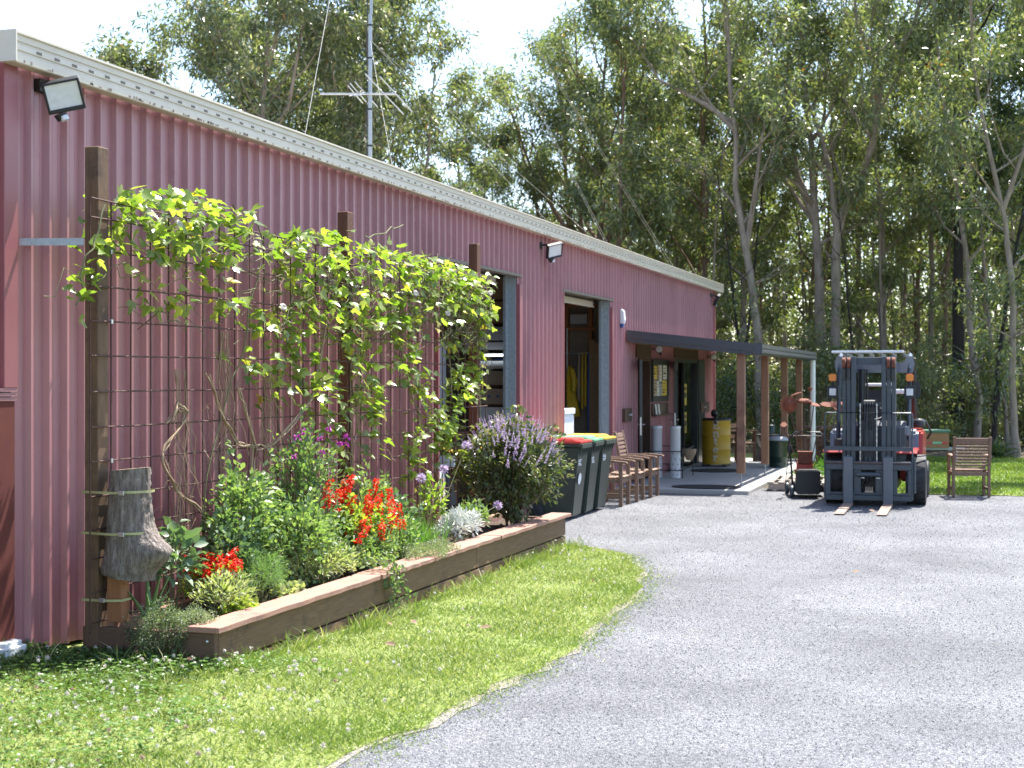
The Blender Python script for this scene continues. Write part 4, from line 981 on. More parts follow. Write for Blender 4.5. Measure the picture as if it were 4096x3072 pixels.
# ------------------------------------------------------------------ bins and chairs
def make_bin(lidm, label, loc, rz):
    t = thing('wheelie_bin', label, 'bin', loc, rz, 'wheelie bins in a row')   # front faces local +x
    def ring(x0, x1, w, z): return [(x0, -w, z), (x1, -w, z), (x1, w, z), (x0, w, z)]
    b = MB()
    R = [ring(-0.20, 0.23, 0.215, 0.03), ring(-0.235, 0.26, 0.23, 0.30), ring(-0.30, 0.325, 0.265, 0.90), ring(-0.31, 0.34, 0.275, 0.935)]
    v = [p for r in R for p in r]
    b.add(v, [(3, 2, 1, 0)] + [(4*i + j, 4*i + (j+1) % 4, 4*i + 4 + (j+1) % 4, 4*i + 4 + j) for i in range(3) for j in range(4)] + [(12, 13, 14, 15)])
    b.build('bin_body', M['bin'], t, bev=0.018, seg=2)
    b = MB(); b.box((0.0, 0, 0.955), (0.72, 0.59, 0.045)); b.box((0.365, 0, 0.945), (0.03, 0.50, 0.055))
    for y in (-0.2, -0.1, 0.0, 0.1, 0.2): b.add([(0.325, y - 0.008, 0.80), (0.325, y + 0.008, 0.80), (0.325, y + 0.008, 0.93), (0.325, y - 0.008, 0.93), (0.372, y - 0.008, 0.93), (0.372, y + 0.008, 0.93)], [(0, 1, 5, 4), (0, 4, 3), (1, 2, 5), (3, 4, 5, 2), (0, 3, 2, 1)])
    b.build('rim', M['bin'], t, bev=0.006)
    b = MB(); b.box((0.0, 0, 0.995), (0.74, 0.60, 0.035)); b.box((-0.02, 0, 1.028), (0.60, 0.50, 0.032), taper=0.9); b.build('lid', lidm, t, bev=0.012, seg=2)
    b = MB(); b.tube([(-0.40, -0.24, 0.985), (-0.40, 0.24, 0.985)], 0.018, 8)
    for y in (-0.2, 0.2): b.box((-0.365, y, 0.975), (0.09, 0.04, 0.05))
    b.build('handle', M['bin'], t)
    for y in (-0.25, 0.25):
        b = MB(); b.lathe([(0.03, -0.03), (0.095, -0.03), (0.10, -0.02), (0.10, 0.02), (0.095, 0.03), (0.03, 0.03)], 18, (-0.24, y, 0.10), axis='y'); b.build('wheel', M['tyre'], t)
    b = MB()   # white stamped lines on the front corner of the side
    for z in (0.76, 0.74, 0.715, 0.695):
        b.bb((0.315, -0.22, z), (0.3185, -0.06 - random.random()*0.05, z + 0.012))
    b.build('stamped_text', M['white'], t)
    return t
b1 = make_bin(M['lid_red'], 'dark green wheelie bin with a red lid, nearest the planter', (-5.28, 18.60, -0.1), 0.0)
b = MB(); b.lathe([(0.075, 0), (0.075, 0.002)], 20); o = b.build('round_sticker', M['white'], b1); o.location = (0.300, -0.10, 0.52); o.rotation_euler = (0, PI/2 + 0.12, 0)
make_bin(M['lid_green'], 'dark green wheelie bin with a pale green lid, middle of the three', (-5.28, 19.25, -0.1), 0.03)
make_bin(M['lid_yellow'], 'dark green wheelie bin with a yellow lid, beside the chairs', (-5.27, 19.88, -0.1), -0.03)

def make_chair(label, loc, rz, group=None, back_slats=8, width=0.53, h=0.90):
    t = thing('garden_armchair', label, 'chair', loc, rz, group)     # the sitter faces local -y
    w = width/2
    for sx in (-1, 1):
        b = MB(); x = sx*(w - 0.022); b.prism([(0.20, 0), (0.245, 0), (0.25, 0.42), (0.36, h), (0.32, h), (0.205, 0.42)], 'x', x - 0.022, x + 0.022); b.build('rear_leg', M['chair'], t, bev=0.005)
        b = MB(); b.bb((x - 0.022, -0.25, 0), (x + 0.022, -0.195, 0.605)); b.build('front_leg', M['chair'], t, bev=0.005)
        b = MB(); xa = sx*(w - 0.015); b.prism([(-0.33, 0.612), (-0.31, 0.635), (-0.1, 0.655), (0.28, 0.64), (0.28, 0.612), (-0.1, 0.625), (-0.31, 0.605)], 'x', xa - 0.034, xa + 0.034); b.build('armrest', M['chair'], t, bev=0.008, seg=2)
        b = MB(); b.bb((x - 0.015, -0.194, 0.33), (x + 0.015, 0.2035, 0.39)); b.bb((x - 0.012, -0.194, 0.11), (x + 0.012, 0.1995, 0.15)); b.build('side_rail', M['chair'], t)
    for ya, yb in ((-0.235, -0.21), (0.21, 0.232)):
        b = MB(); b.bb((-w + 0.046, ya, 0.33), (w - 0.046, yb, 0.39)); b.build('cross_rail', M['chair'], t)
    for i in range(7):
        y = -0.245 + i*0.066; b = MB(); z = 0.415 - 0.012*math.sin(PI*i/6) + (0.008 if i == 0 else 0)
        b.box((0, y, z), (width - 0.05 if i else width - 0.02, 0.054, 0.02), (0.25 if i == 0 else 0.0, 0, 0)); b.build('seat_slat', M['chair'], t, bev=0.005)
    for i in range(back_slats):
        f = (i + 0.5)/back_slats; z = 0.47 + f*(h - 0.50); y = 0.232 + (z - 0.42)/(h - 0.42)*0.108
        hh = (h - 0.50)/back_slats*0.62 if i < back_slats - 1 else 0.07
        b = MB(); b.box((0, y - 0.004, z), (width - 0.09, 0.018, hh), (-0.22, 0, 0)); b.build('back_slat', M['chair'], t, bev=0.004)
    return t
for i, (x, y, lab) in enumerate([(-5.12, 20.66, 'slatted timber armchair right beside the bins'), (-5.09, 21.50, 'middle slatted armchair of the row against the wall'), (-5.05, 22.32, 'slatted timber armchair of the row closest to the porch slab')]):
    make_chair(lab, (x, y, -0.1), PI/2 + (0.0, 0.03, -0.02)[i], 'armchairs against the shed wall', 8, 0.50, 1.0 if i == 2 else 0.95)
make_chair('slatted timber armchair alone on the gravel, turned away towards the trees', (-0.22, 23.86, -0.1), PI + math.radians(10), None, 9, 0.57, 0.93)

# ------------------------------------------------------------------ forklift, facing the camera (local -y)
FK = thing('forklift', 'grey and red forklift with lowered forks parked on the gravel', 'forklift', (-1.56, 21.5, -0.1), 0.0)
gm, lm_, rm, km = M['fl_grey'], M['fl_light'], M['fl_red'], M['blacksteel']
def fp(name, b, m, bev=0.006, parent=None, seg=1): return b.build(name, m, parent or FK, bev=bev, seg=seg)
for sx in (-1, 1):
    for i, (x0, x1, z1, y0) in enumerate([(0.315, 0.372, 2.05, 0.13), (0.248, 0.306, 2.10, 0.10), (0.180, 0.240, 2.13, 0.06)]):
        b = MB(); b.bb((sx*x0, y0, 0.10 if i else 0.16), (sx*x1, y0 + 0.13, z1)); fp('mast_rail', b, gm, 0.004)
    for x in (0.345, 0.275):
        b = MB(); b.lathe([(0.02, -0.022), (0.075, -0.022), (0.078, -0.012), (0.072, 0), (0.078, 0.012), (0.075, 0.022), (0.02, 0.022)], 18, (sx*x, 0.10, 2.04), axis='x'); fp('chain_sheave', b, M['rust'], 0)
        b = MB(); b.bb((sx*x - 0.024, 0.07, 1.80), (sx*x + 0.024, 0.15, 1.96)); fp('sheave_bracket', b, km, 0.003)
for ya, yb, za, zb in ((.20, .26, 2.02, 2.12), (.24, .28, 1.40, 1.47), (.24, .28, .36, .46)):
    b = MB(); b.bb((-0.375, ya, za), (0.375, yb, zb)); fp('mast_cross_member', b, gm, 0.004)
for x, r in ((-0.10, 0.042), (-0.155, 0.016), (-0.035, 0.014)):
    b = MB(); b.tube([(x, 0.30, 0.3), (x, 0.30, 1.95)], r, 10); fp('lift_cylinder', b, km, 0)
for i, x in enumerate((-0.055, -0.018, 0.018, 0.055)):
    b = MB(); b.tube([(x, 0.10, 0.35), (x, 0.10, 1.40), (x, 0.13, 1.47), (x, 0.19, 1.50), (x, 0.24, 1.46), (x, 0.25, 0.5)], 0.0125, 7); fp('hydraulic_hose', b, M['black'], 0)
b = MB(); b.tube([(-0.085, 0.17, 1.46), (0.085, 0.17, 1.46)], 0.05, 14); b.bb((-0.10, 0.15, 1.38), (-0.086, 0.19, 1.52)); b.bb((0.086, 0.15, 1.38), (0.10, 0.19, 1.52)); fp('hose_pulley', b, km, 0)
b = MB(); b.bb((-0.13, 0.11, 0.42), (0.12, 0.20, 1.22)); b.bb((-0.07, 0.09, 0.60), (0.06, 0.109, 1.10)); fp('centre_cylinder', b, M['black'], 0.02, seg=2)
for x in (-0.115, 0.115):
    b = MB()
    for q in range(30): b.box((x, 0.085, 0.22 + q*0.042), (0.016 if q % 2 else 0.010, 0.016, 0.038))
    fp('lift_chain', b, M['steel'], 0).__setitem__('kind', 'stuff')
# carriage
b = MB(); b.bb((-0.595, 0.0, 0.52), (0.595, 0.075, 0.605)); b.bb((-0.595, -0.012, 0.606), (0.595, 0.05, 0.64)); fp('carriage_top_bar', b, gm, 0.006)
b = MB()
for q in range(23): b.bb((-0.585 + q*0.051, -0.014, 0.607), (-0.585 + q*0.051 + 0.02, 0.0, 0.628))
fp('carriage_notches', b, M['rust'], 0)
b = MB(); b.bb((-0.595, 0.0, 0.085), (0.595, 0.07, 0.16)); b.bb((-0.55, 0.005, 0.165), (0.55, 0.04, 0.20)); fp('carriage_bottom_bar', b, gm, 0.006)
for x0, x1 in ((-0.595, -0.525), (0.545, 0.595), (-0.20, -0.10), (0.10, 0.20), (0.33, 0.40)):
    b = MB(); b.bb((x0, 0.012, 0.161), (x1, 0.06, 0.519)); fp('carriage_upright', b, gm, 0.004)
b = MB(); b.tube([(-0.15, -0.01, 0.455), (0.17, -0.01, 0.455)], 0.033, 14); b.tube([(-0.21, -0.01, 0.455), (-0.15, -0.01, 0.455)], 0.012, 8); fp('side_shift_cylinder', b, gm, 0)
b = MB(); b.tube([(-0.03, -0.01, 0.64), (-0.03, -0.01, 0.69), (-0.015, -0.01, 0.715), (0.015, -0.01, 0.715), (0.03, -0.01, 0.69), (0.03, -0.01, 0.64)], 0.009, 8); fp('lifting_eye', b, gm, 0)
b = MB(); b.bb((-0.10, -0.005, 0.40), (-0.05, 0.03, 0.415)); b.bb((0.11, -0.005, 0.40), (0.17, 0.03, 0.415)); fp('hose_clamp', b, M['steel'], 0.002)
b = MB()
for q in range(4): b.tube([(-0.03 + q*0.028, 0.03, 0.215), (-0.03 + q*0.028, 0.03, 0.28)], 0.008, 8)
b.bb((-0.045, 0.005, 0.20), (0.07, 0.05, 0.225)); fp('hose_fitting', b, M['card_pale'], 0)
# load backrest
b = MB(); b.tube([(-0.605, 0.03, 0.10), (-0.605, 0.03, 1.30), (-0.59, 0.03, 1.325), (-0.57, 0.03, 1.33), (0.57, 0.03, 1.33), (0.59, 0.03, 1.325), (0.605, 0.03, 1.30), (0.605, 0.03, 0.10)], 0.011, 8); b.bb((-0.60, 0.015, 0.79), (0.60, 0.045, 0.85)); b.tube([(-0.475, 0.03, 0.86), (-0.475, 0.03, 1.32)], 0.008, 6); b.tube([(0.44, 0.03, 0.86), (0.44, 0.03, 1.32)], 0.008, 6); b.tube([(-0.02, 0.03, 0.86), (-0.02, 0.03, 1.32)], 0.006, 6); b.tube([(0.635, 0.04, 0.2), (0.635, 0.04, 0.70)], 0.018, 8)
fp('load_backrest', b, gm, 0)
for x in (-0.275, 0.275):
    b = MB(); b.bb((x - 0.066, -0.055, 0.05), (x + 0.066, -0.012, 0.70)); b.bb((x - 0.06, -0.05, 0.701), (x + 0.06, -0.02, 0.712)); b.bb((x - 0.02, -0.045, 0.712), (x + 0.02, -0.025, 0.725)); f = fp('fork', b, M['fork'], 0.008)
    b = MB(); b.prism([(-0.012, 0.012), (-0.013, 0.06), (-0.06, 0.052), (-1.38, 0.024), (-1.42, 0.018), (-1.42, 0.012)], 'x', x - 0.066, x + 0.066); b.build('fork_blade', M['fork_rust'], f, bev=0.006)
# wheels: tread blocks on drive tyres
def wheel(loc, r, w, tread=True):
    t = bpy.data.objects.new('wheel', None); link(t, FK); t.location = loc
    b = MB(); h = w/2
    b.lathe([(r*0.62, -h*0.9), (r*0.80, -h), (r*0.94, -h*0.97), (r*0.965, -h*0.8), (r*0.965, h*0.8), (r*0.94, h*0.97), (r*0.80, h), (r*0.62, h*0.9)], 32, axis='x'); b.build('tyre', M['tyre'], t)
    if tread:
        b = MB(); nb_ = 15
        for sgn in (-1, 1):
            for q in range(nb_):
                a0 = 2*PI*(q + (0.5 if sgn > 0 else 0))/nb_; wd = 2*PI/nb_*0.66; sk = 0.18
                v = []
                for rr in (r*0.955, r):
                    for (xx, off) in ((0.003*sgn, sk), (sgn*h*0.96, 0.0)):
                        for s_ in (0, 1):
                            a = a0 + off + wd*s_; v.append((xx, rr*math.cos(a), rr*math.sin(a)))
                b.add(v, [(0, 1, 3, 2), (4, 6, 7, 5), (0, 4, 5, 1), (2, 3, 7, 6), (0, 2, 6, 4), (1, 5, 7, 3)])
        b.build('tread_blocks', M['tyre'], t)['kind'] = 'stuff'
    b = MB()
    for sg in (-1, 1): b.lathe([(0.0, sg*h*0.55), (r*0.25, sg*h*0.6), (r*0.5, sg*h*0.5), (r*0.58, sg*h*0.85), (r*0.63, sg*h*0.9)], 24, axis='x')
    b.build('rim', rm, t)
    return t
wheel((-0.51, 0.62, 0.36), 0.36, 0.27); wheel((0.635, 0.62, 0.36), 0.36, 0.28)
wheel((-0.50, 2.15, 0.27), 0.27, 0.2, False); wheel((0.66, 2.15, 0.28), 0.28, 0.2, False)
# body
b = MB(); b.bb((-0.34, 0.35, 0.16), (0.34, 2.3, 0.50)); fp('chassis', b, km, 0.02)
for sx in (-1, 1):
    b = MB(); b.prism([(0.24, 0.745), (0.30, 0.80), (1.02, 0.80), (1.12, 0.56), (1.06, 0.52), (0.98, 0.755), (0.32, 0.755), (0.27, 0.735)], 'x', sx*0.36, sx*0.66); fp('front_fender', b, rm, 0.012, seg=2)
    b = MB(); b.prism([(1.0, 0.30), (1.14, 0.62), (1.30, 1.02), (1.9, 1.06), (2.55, 1.0), (2.6, 0.42), (2.35, 0.30)], 'x', sx*0.38, sx*0.60 if sx < 0 else 0.70); fp('side_panel', b, rm, 0.03, seg=2)
    b = MB(); b.prism([(1.04, 0.62), (1.16, 1.02), (1.24, 1.06), (1.5, 1.06), (1.5, 0.72)], 'x', sx*0.30, sx*0.64); fp('cowl_side', b, lm_, 0.035, seg=2)
    b = MB(); b.bb((sx*0.40, 0.50, 0.80), (sx*0.52, 0.60, 0.94)); fp('front_step', b, km, 0.01)
b = MB(); b.prism([(0.44, 0.50), (0.46, 1.12), (0.56, 1.20), (0.72, 1.20), (0.74, 0.50)], 'x', -0.36, 0.50); fp('dashboard', b, gm, 0.02, seg=2)
b = MB(); b.bb((0.36, 0.47, 0.99), (0.54, 0.56, 1.13)); b.bb((-0.17, 0.34, 1.05), (-0.13, 0.40, 1.22)); fp('dash_cover', b, lm_, 0.012)
b = MB(); b.prism([(1.2, 0.6), (1.2, 0.98), (1.5, 1.03), (2.5, 1.02), (2.62, 0.8), (2.62, 0.4)], 'x', -0.42, 0.42); fp('engine_hood', b, rm, 0.03, seg=2)
b = MB(); b.prism([(2.45, 0.22), (2.45, 0.98), (2.62, 1.0), (2.82, 0.85), (2.85, 0.4), (2.75, 0.22)], 'x', -0.62, 0.62); fp('counterweight', b, rm, 0.05, seg=2)
b = MB(); b.bb((-0.26, 1.35, 1.02), (0.26, 1.85, 1.14)); b.box((0, 1.88, 1.38), (0.50, 0.12, 0.52), (-0.15, 0, 0)); fp('seat', b, M['black'], 0.04, seg=2)
b = MB(); b.box((0.03, 1.80, 1.72), (0.40, 0.06, 0.05)); b.box((0.36, 1.6, 1.62), (0.30, 0.05, 0.07)); fp('seat_highlight', b, M['white'], 0.012)  # white bars stand in for the sun's highlight on the seat
pts = [(0.19*math.cos(2*PI*i/20), 0.19*math.sin(2*PI*i/20)) for i in range(21)]
b = MB(); b.tube([(x - 0.02, 0.95 + y*0.85, 1.30 + y*0.5) for x, y in pts], 0.014, 8, caps=False); b.tube([(-0.02, 0.95, 1.30), (-0.02, 0.80, 1.12)], 0.03, 8); b.tube([(-0.2, 0.95, 1.3), (0.16, 0.95, 1.3)], 0.012, 6); fp('steering_wheel', b, M['black'], 0)
b = MB()
for i in range(3): b.tube([(0.30 + i*0.05, 0.70, 1.16), (0.31 + i*0.05, 0.76, 1.36)], 0.007, 6); b.lathe([(0.0, -0.02), (0.018, 0), (0.0, 0.022)], 8, (0.31 + i*0.05, 0.76, 1.37))
fp('control_lever', b, M['black'], 0)
b = MB(); b.lathe([(0.09, 0), (0.10, 0.06), (0.08, 0.12), (0.0, 0.13)], 14, (0.62, 1.75, 1.08)); b.tube([(0.60, 1.70, 1.2), (0.72, 1.8, 1.16), (0.80, 1.9, 1.0), (0.74, 1.95, 0.9)], 0.018, 8); fp('air_intake', b, M['black'], 0)
# overhead guard
for sx in (-1, 1):
    x = 0.50*sx + 0.03
    b = MB(); b.tube([(x, 0.60, 0.78), (x, 0.66, 1.30), (x, 0.82, 2.00)], 0.034, 4, smooth=False); fp('guard_front_post', b, gm, 0.004)
    b = MB(); b.tube([(x*1.02, 2.32, 1.00), (x*1.02, 1.98, 1.95), (x*1.0, 1.86, 2.12)], 0.048, 4, smooth=False); fp('guard_rear_post', b, M['blacksteel'], 0.004)
    b = MB(); b.tube([(x, 0.80, 1.96), (x, 0.86, 2.12), (x, 1.0, 2.165), (x, 1.86, 2.13)], 0.035, 4, smooth=False); fp('guard_side_rail', b, lm_, 0.004)
hol = [(-0.515, 1.90), (0.575, 1.90), (0.60, 2.02), (0.575, 2.16)]
for cx, r in ((0.40, 0.085), (0.02, 0.085), (-0.16, 0.085), (-0.34, 0.07)):
    hol += [(cx + r*math.cos(a), 2.16 - 0.02 + r*1.15*math.sin(a)) for a in [-PI*q/10 for q in range(11)]]
hol += [(-0.515, 2.16), (-0.54, 2.02)]
hol[3] = (0.575, 2.14)
hol[-2] = (-0.515, 2.14)
b = MB(); b.prism(hol, 'y', 0.80, 0.83); fp('guard_header', b, lm_, 0)
b = MB(); b.bb((-0.58, 0.60, 2.19), (0.46, 0.90, 2.225)); fp('guard_front_lip', b, M['white'], 0.015, seg=2)
for i in range(6):
    xx = -0.38 + i*0.165; b = MB(); b.bb((xx - 0.012, 0.90, 2.135), (xx + 0.012, 1.85, 2.185)); fp('guard_bar', b, lm_, 0.003)
for sx, x in ((-1, -0.545), (1, 0.545)):
    b = MB(); b.box((x, 0.55, 1.83), (0.105, 0.06, 0.105)); fp('indicator', b, M['amber'], 0.012, seg=2)
    b = MB(); b.box((x, 0.59, 1.62), (0.16, 0.09, 0.19)); b.bb((x - 0.012, 0.58, 1.70), (x + 0.012, 0.62, 1.78)); h_ = fp('headlight', b, M['black'], 0.03, seg=2)
    b = MB(); b.box((x, 0.536, 1.62), (0.095, 0.012, 0.10)); b.build('headlight_lens', M['lens'], h_, bev=0.005)
for c_, d_ in (((0.635, 0.70, 1.65), (0.11, 0.03, 0.24)), ((-0.60, 0.70, 1.55), (0.05, 0.03, 0.16))):
    b = MB(); b.box(c_, d_); fp('mirror', b, M['black'], 0.012, seg=2)

# ------------------------------------------------------------------ mower, pallet, rusty flowers
mw = thing('push_mower', 'old push mower with black catcher in front of the pallet', 'mower', (-2.60, 23.1, -0.1), math.radians(10))
b = MB(); b.prism([(-0.17, 0.06), (0.17, 0.06), (0.185, 0.12), (0.18, 0.40), (0.16, 0.43), (-0.15, 0.43), (-0.175, 0.40), (-0.185, 0.12)], 'y', -0.42, -0.10); b.build('grass_catcher', M['black'], mw, bev=0.015, seg=2)
b = MB(); b.prism([(-0.26, 0.08), (-0.28, 0.14), (-0.18, 0.20), (0.22, 0.20), (0.28, 0.14), (0.26, 0.08)], 'y', -0.08, 0.42); b.build('deck', M['blacksteel'], mw, bev=0.015)
b = MB(); b.bb((-0.14, 0.02, 0.201), (0.10, 0.30, 0.50)); b.lathe([(0.11, 0.50), (0.12, 0.56), (0.05, 0.58), (0, 0.58)], 16, (-0.02, 0.16, 0)); b.build('engine', M['lid_red'], mw, bev=0.012)
b = MB(); b.bb((-0.13, -0.03, 0.505), (0.09, 0.12, 0.685)); b.bb((-0.135, -0.035, 0.68), (0.095, 0.125, 0.692)); b.build('fuel_tin', M['rust'], mw, bev=0.004)
b = MB(); hp = [(-0.21, -0.02, 0.10), (-0.24, -0.10, 0.50), (-0.285, -0.22, 0.84), (-0.25, -0.25, 0.93), (-0.18, -0.28, 1.0), (0.18, -0.28, 1.0), (0.25, -0.25, 0.93), (0.285, -0.22, 0.84), (0.30, -0.10, 0.50), (0.31, -0.02, 0.10)]
b.tube(hp, 0.016, 8); b.tube([(-0.27, -0.2, 0.80), (0.18, 0.0, 0.36)], 0.008, 6) if False else None
b.tube([(-0.24, -0.25, 0.94), (0.24, -0.25, 0.94)], 0.007, 6); b.build('handle', M['blacksteel'], mw)
b = MB(); b.tube([(-0.26, -0.2, 0.8), (-0.3, -0.2, 0.5), (-0.33, -0.15, 0.2), (-0.2, -0.1, 0.15)], 0.008, 6); b.tube([(0.26, -0.2, 0.85), (0.15, -0.05, 0.5)], 0.008, 6); b.lathe([(0.03, 0), (0.04, 0.05), (0.03, 0.12)], 8, (-0.27, -0.22, 0.68)); b.build('throttle_cable', M['black'], mw)
for x, y in ((-0.24, -0.30), (0.27, -0.34), (0.34, -0.02), (-0.28, 0.36)):
    b = MB(); b.lathe([(0.03, -0.03), (0.085, -0.03), (0.095, -0.015), (0.095, 0.015), (0.085, 0.03), (0.03, 0.03)], 16, (x, y, 0.095), axis='x'); w_ = b.build('wheel', M['fl_grey'], mw)
    b = MB(); b.lathe([(0.0, -0.035), (0.05, -0.033), (0.05, 0.033), (0.0, 0.035)], 12, (x, y, 0.095), axis='x'); b.build('hub', M['black'], w_)
pl = thing('wooden_pallet', 'weathered timber pallet lying under the mower beside the slab', 'pallet', (-2.72, 25.0, -0.1), math.radians(4))
for i in range(8):
    b = MB(); x = -0.68 + i*0.172; b.bb((x, -0.95 + random.uniform(-.02, .02), 0.125), (x + 0.105, 1.1, 0.148)); b.build('plank', M['pallet'], pl, bev=0.003)
for y in (-0.93, -0.05, 0.95):
    b = MB(); b.bb((-0.66, y, 0.02), (0.62, y + 0.09, 0.124)); b.build('bearer', M['pallet'], pl, bev=0.003)
# rusty metal flowers in a pot
fw = thing('metal_flowers', 'rusty metal sun and dish flowers on tall rods behind the mower', 'garden sculpture', (-2.85, 24.95, -0.08))
b = MB(); b.lathe([(0.12, 0.0), (0.15, 0.24), (0.165, 0.25), (0.165, 0.28), (0.14, 0.28), (0.13, 0.05), (0, 0.05)], 16); b.build('pot', M['rust'], fw)
def rodf(p1, r=0.009):
    b = MB(); p0 = Vector((p1[0]*0.12, p1[1]*0.12, 0.1)); m_ = p0.lerp(Vector(p1), 0.55) + Vector((p1[0]*-0.06, 0, 0)); b.tube([p0, m_, p1], r, 6); b.build('stem', M['rod'], fw)
def dish(p, r, rot, th=0.012):
    b = MB(); b.lathe([(0, 0.03), (r*0.6, 0.02), (r, -0.012), (r*0.97, -0.022), (r*0.6, 0.006), (0, 0.012)], 18); o = b.build('dish_flower', M['rust'], fw); o.location = p; o.rotation_euler = rot; rodf(p)
sp = (-0.24, -0.05, 1.36)
b = MB(); n = 20; v = []
for i in range(n*2):
    a = PI*i/n; r = 0.165 if i % 2 else 0.112
    v.append((r*math.cos(a), 0, r*math.sin(a)))
b.add(v + [(x, 0.015, z) for x, y, z in v], [tuple(range(2*n)), tuple(reversed(range(2*n, 4*n)))] + [(i, (i+1) % (2*n), 2*n + (i+1) % (2*n), 2*n + i) for i in range(2*n)])
b.lathe([(0.092, -0.002), (0.085, -0.02), (0.0, -0.035)], 18, axis='y'); o = b.build('sun_flower', M['rust'], fw); o.location = sp; o.rotation_euler = (0.1, 0, 0.3); rodf((sp[0] + .02, sp[1] + 0.03, sp[2] - 0.1))
dish((0.0, 0.0, 1.43), 0.135, (0.15, 0.05, 0)); 
def petal(p, L, rot, w=0.07):
    b = MB(); pts = [(-L/2, 0, 0), (-L/4, w*0.8, 0.01), (L/6, w, 0.012), (L/2, 0.02, 0), (L/2, -0.02, 0), (L/6, -w, 0.012), (-L/4, -w*0.8, 0.01)]
    b.add(pts + [(x, y, z - 0.008) for x, y, z in pts], [tuple(range(7)), tuple(reversed(range(7, 14)))] + [(i, (i+1) % 7, 7 + (i+1) % 7, 7 + i) for i in range(7)])
    o = b.build('metal_petal', M['rust'], fw); o.location = p; o.rotation_euler = rot
petal((0.16, 0.0, 1.36), 0.22, (0.3, 0.22, 0)); petal((0.36, 0.02, 1.36), 0.22, (0.55, 0.15, 0)); petal((0.52, 0.0, 1.34), 0.26, (0.9, 0.62, 0)); petal((0.64, 0.06, 1.35), 0.22, (0.3, 0.75, 0)); petal((-0.14, 0.02, 1.53), 0.2, (0.2, -0.35, 0.1), 0.03); petal((-0.34, 0, 1.02), 0.11, (0.6, 0, 0))
for p in ((0.10, 0, 1.64), (0.53, 0.03, 1.56)):
    b = MB(); b.lathe([(0.0, -0.06), (0.02, -0.05), (0.045, 0.0), (0.04, 0.005), (0, 0.0)], 12); o = b.build('bud', M['rust'], fw); o.location = p; rodf((p[0], p[1], p[2] - 0.05), 0.006)
for p in ((0.16, 0, 1.35), (0.36, 0.02, 1.35), (0.5, 0, 1.34), (0.62, 0.06, 1.33), (-0.34, 0, 1.0)): rodf(p)

# ------------------------------------------------------------------ things at the back of the porch
bn = thing('porch_bench', 'small brown timber bench seat behind the yellow drum', 'bench', (-4.92, 31.0, ZS + 0.003), math.radians(75))
for x in (-0.45, 0.45):
    b = MB(); b.bb((x - 0.03, -0.22, 0), (x + 0.03, -0.16, 0.62)); b.bb((x - 0.03, 0.2, 0), (x + 0.03, 0.26, 0.8)); b.build('leg', M['table'], bn)
    b = MB(); b.bb((x - 0.035, -0.26, 0.621), (x + 0.035, 0.198, 0.65)); b.build('armrest', M['table'], bn)
for i in range(4):
    b = MB(); b.bb((-0.42, -0.22 + i*0.10, 0.38), (0.42, -0.14 + i*0.10, 0.405)); b.build('seat_slat', M['awn_post'], bn)
for i in range(3):
    b = MB(); b.bb((-0.42, 0.21, 0.48 + i*0.11), (0.42, 0.235, 0.56 + i*0.11)); b.build('back_slat', M['awn_post'], bn)
pd = thing('hourglass_pedestal', 'black hourglass shaped pedestal on the porch slab', 'pedestal', (-4.38, 31.6, ZS + 0.003))
b = MB(); b.lathe([(0.27, 0), (0.27, 0.03), (0.16, 0.26), (0.16, 0.28)], 6, smooth=False); b.build('lower_cone', M['black'], pd)
b = MB(); b.lathe([(0.16, 0.281), (0.29, 0.53), (0.29, 0.56), (0.0, 0.56)], 6, smooth=False); b.build('upper_cone', M['black'], pd)
wc = thing('watering_can', 'dark green watering can standing on the black pedestal', 'watering can', (-4.32, 31.6, ZS + 0.567))
b = MB(); b.lathe([(0.10, 0), (0.10, 0.19), (0.09, 0.20), (0, 0.2)], 16); b.build('can_body', M['can'], wc)
b = MB(); b.tube([(-0.09, 0, 0.05), (-0.20, 0, 0.17), (-0.27, 0, 0.23)], [0.02, 0.014, 0.02], 8); b.build('spout', M['can'], wc)
b = MB(); b.tube([(-0.05, 0, 0.2), (-0.02, 0, 0.30), (0.06, 0, 0.29), (0.1, 0, 0.16)], 0.01, 8); b.build('handle', M['can'], wc)
tb = thing('porch_table', 'dark timber work table behind the porch posts', 'table', (-3.98, 32.0, ZS + 0.003))
b = MB(); b.bb((-0.33, -0.35, 0.49), (0.42, 0.35, 0.53)); b.build('table_top', M['table'], tb)
for x in (-0.28, 0.34):
    for y in (-0.3, 0.3):
        b = MB(); b.bb((x, y - 0.03, 0), (x + 0.06, y + 0.03, 0.489)); b.build('leg', M['table'], tb)
bt = thing('soap_bottle', 'white pump bottle standing on the porch table', 'bottle', (-4.08, 31.85, ZS + 0.535))
b = MB(); b.lathe([(0.06, 0), (0.065, 0.02), (0.065, 0.17), (0.03, 0.22), (0.02, 0.23)], 14); b.build('bottle_body', M['white'], bt)
b = MB(); b.tube([(0, 0, 0.23), (0, 0, 0.30), (-0.05, 0, 0.305)], 0.012, 8); b.build('pump', M['white'], bt)
gb = thing('refuse_bin', 'round dark green bin with pale lid behind the porch posts', 'bin', (-3.86, 29.35, ZS + 0.003))
b = MB(); b.lathe([(0.17, 0), (0.20, 0.50), (0.215, 0.505), (0.215, 0.53), (0.19, 0.53), (0.18, 0.1), (0, 0.1)], 20); b.build('bin_body', M['can'], gb)
b = MB(); b.lathe([(0.22, 0.532), (0.22, 0.56), (0.15, 0.60), (0, 0.61)], 20); b.build('lid', M['greyp'], gb)
pc = thing('picnic_table', 'dark timber picnic table on the grass beyond the porch', 'picnic table', (-3.05, 34.2, -0.1), math.radians(20))
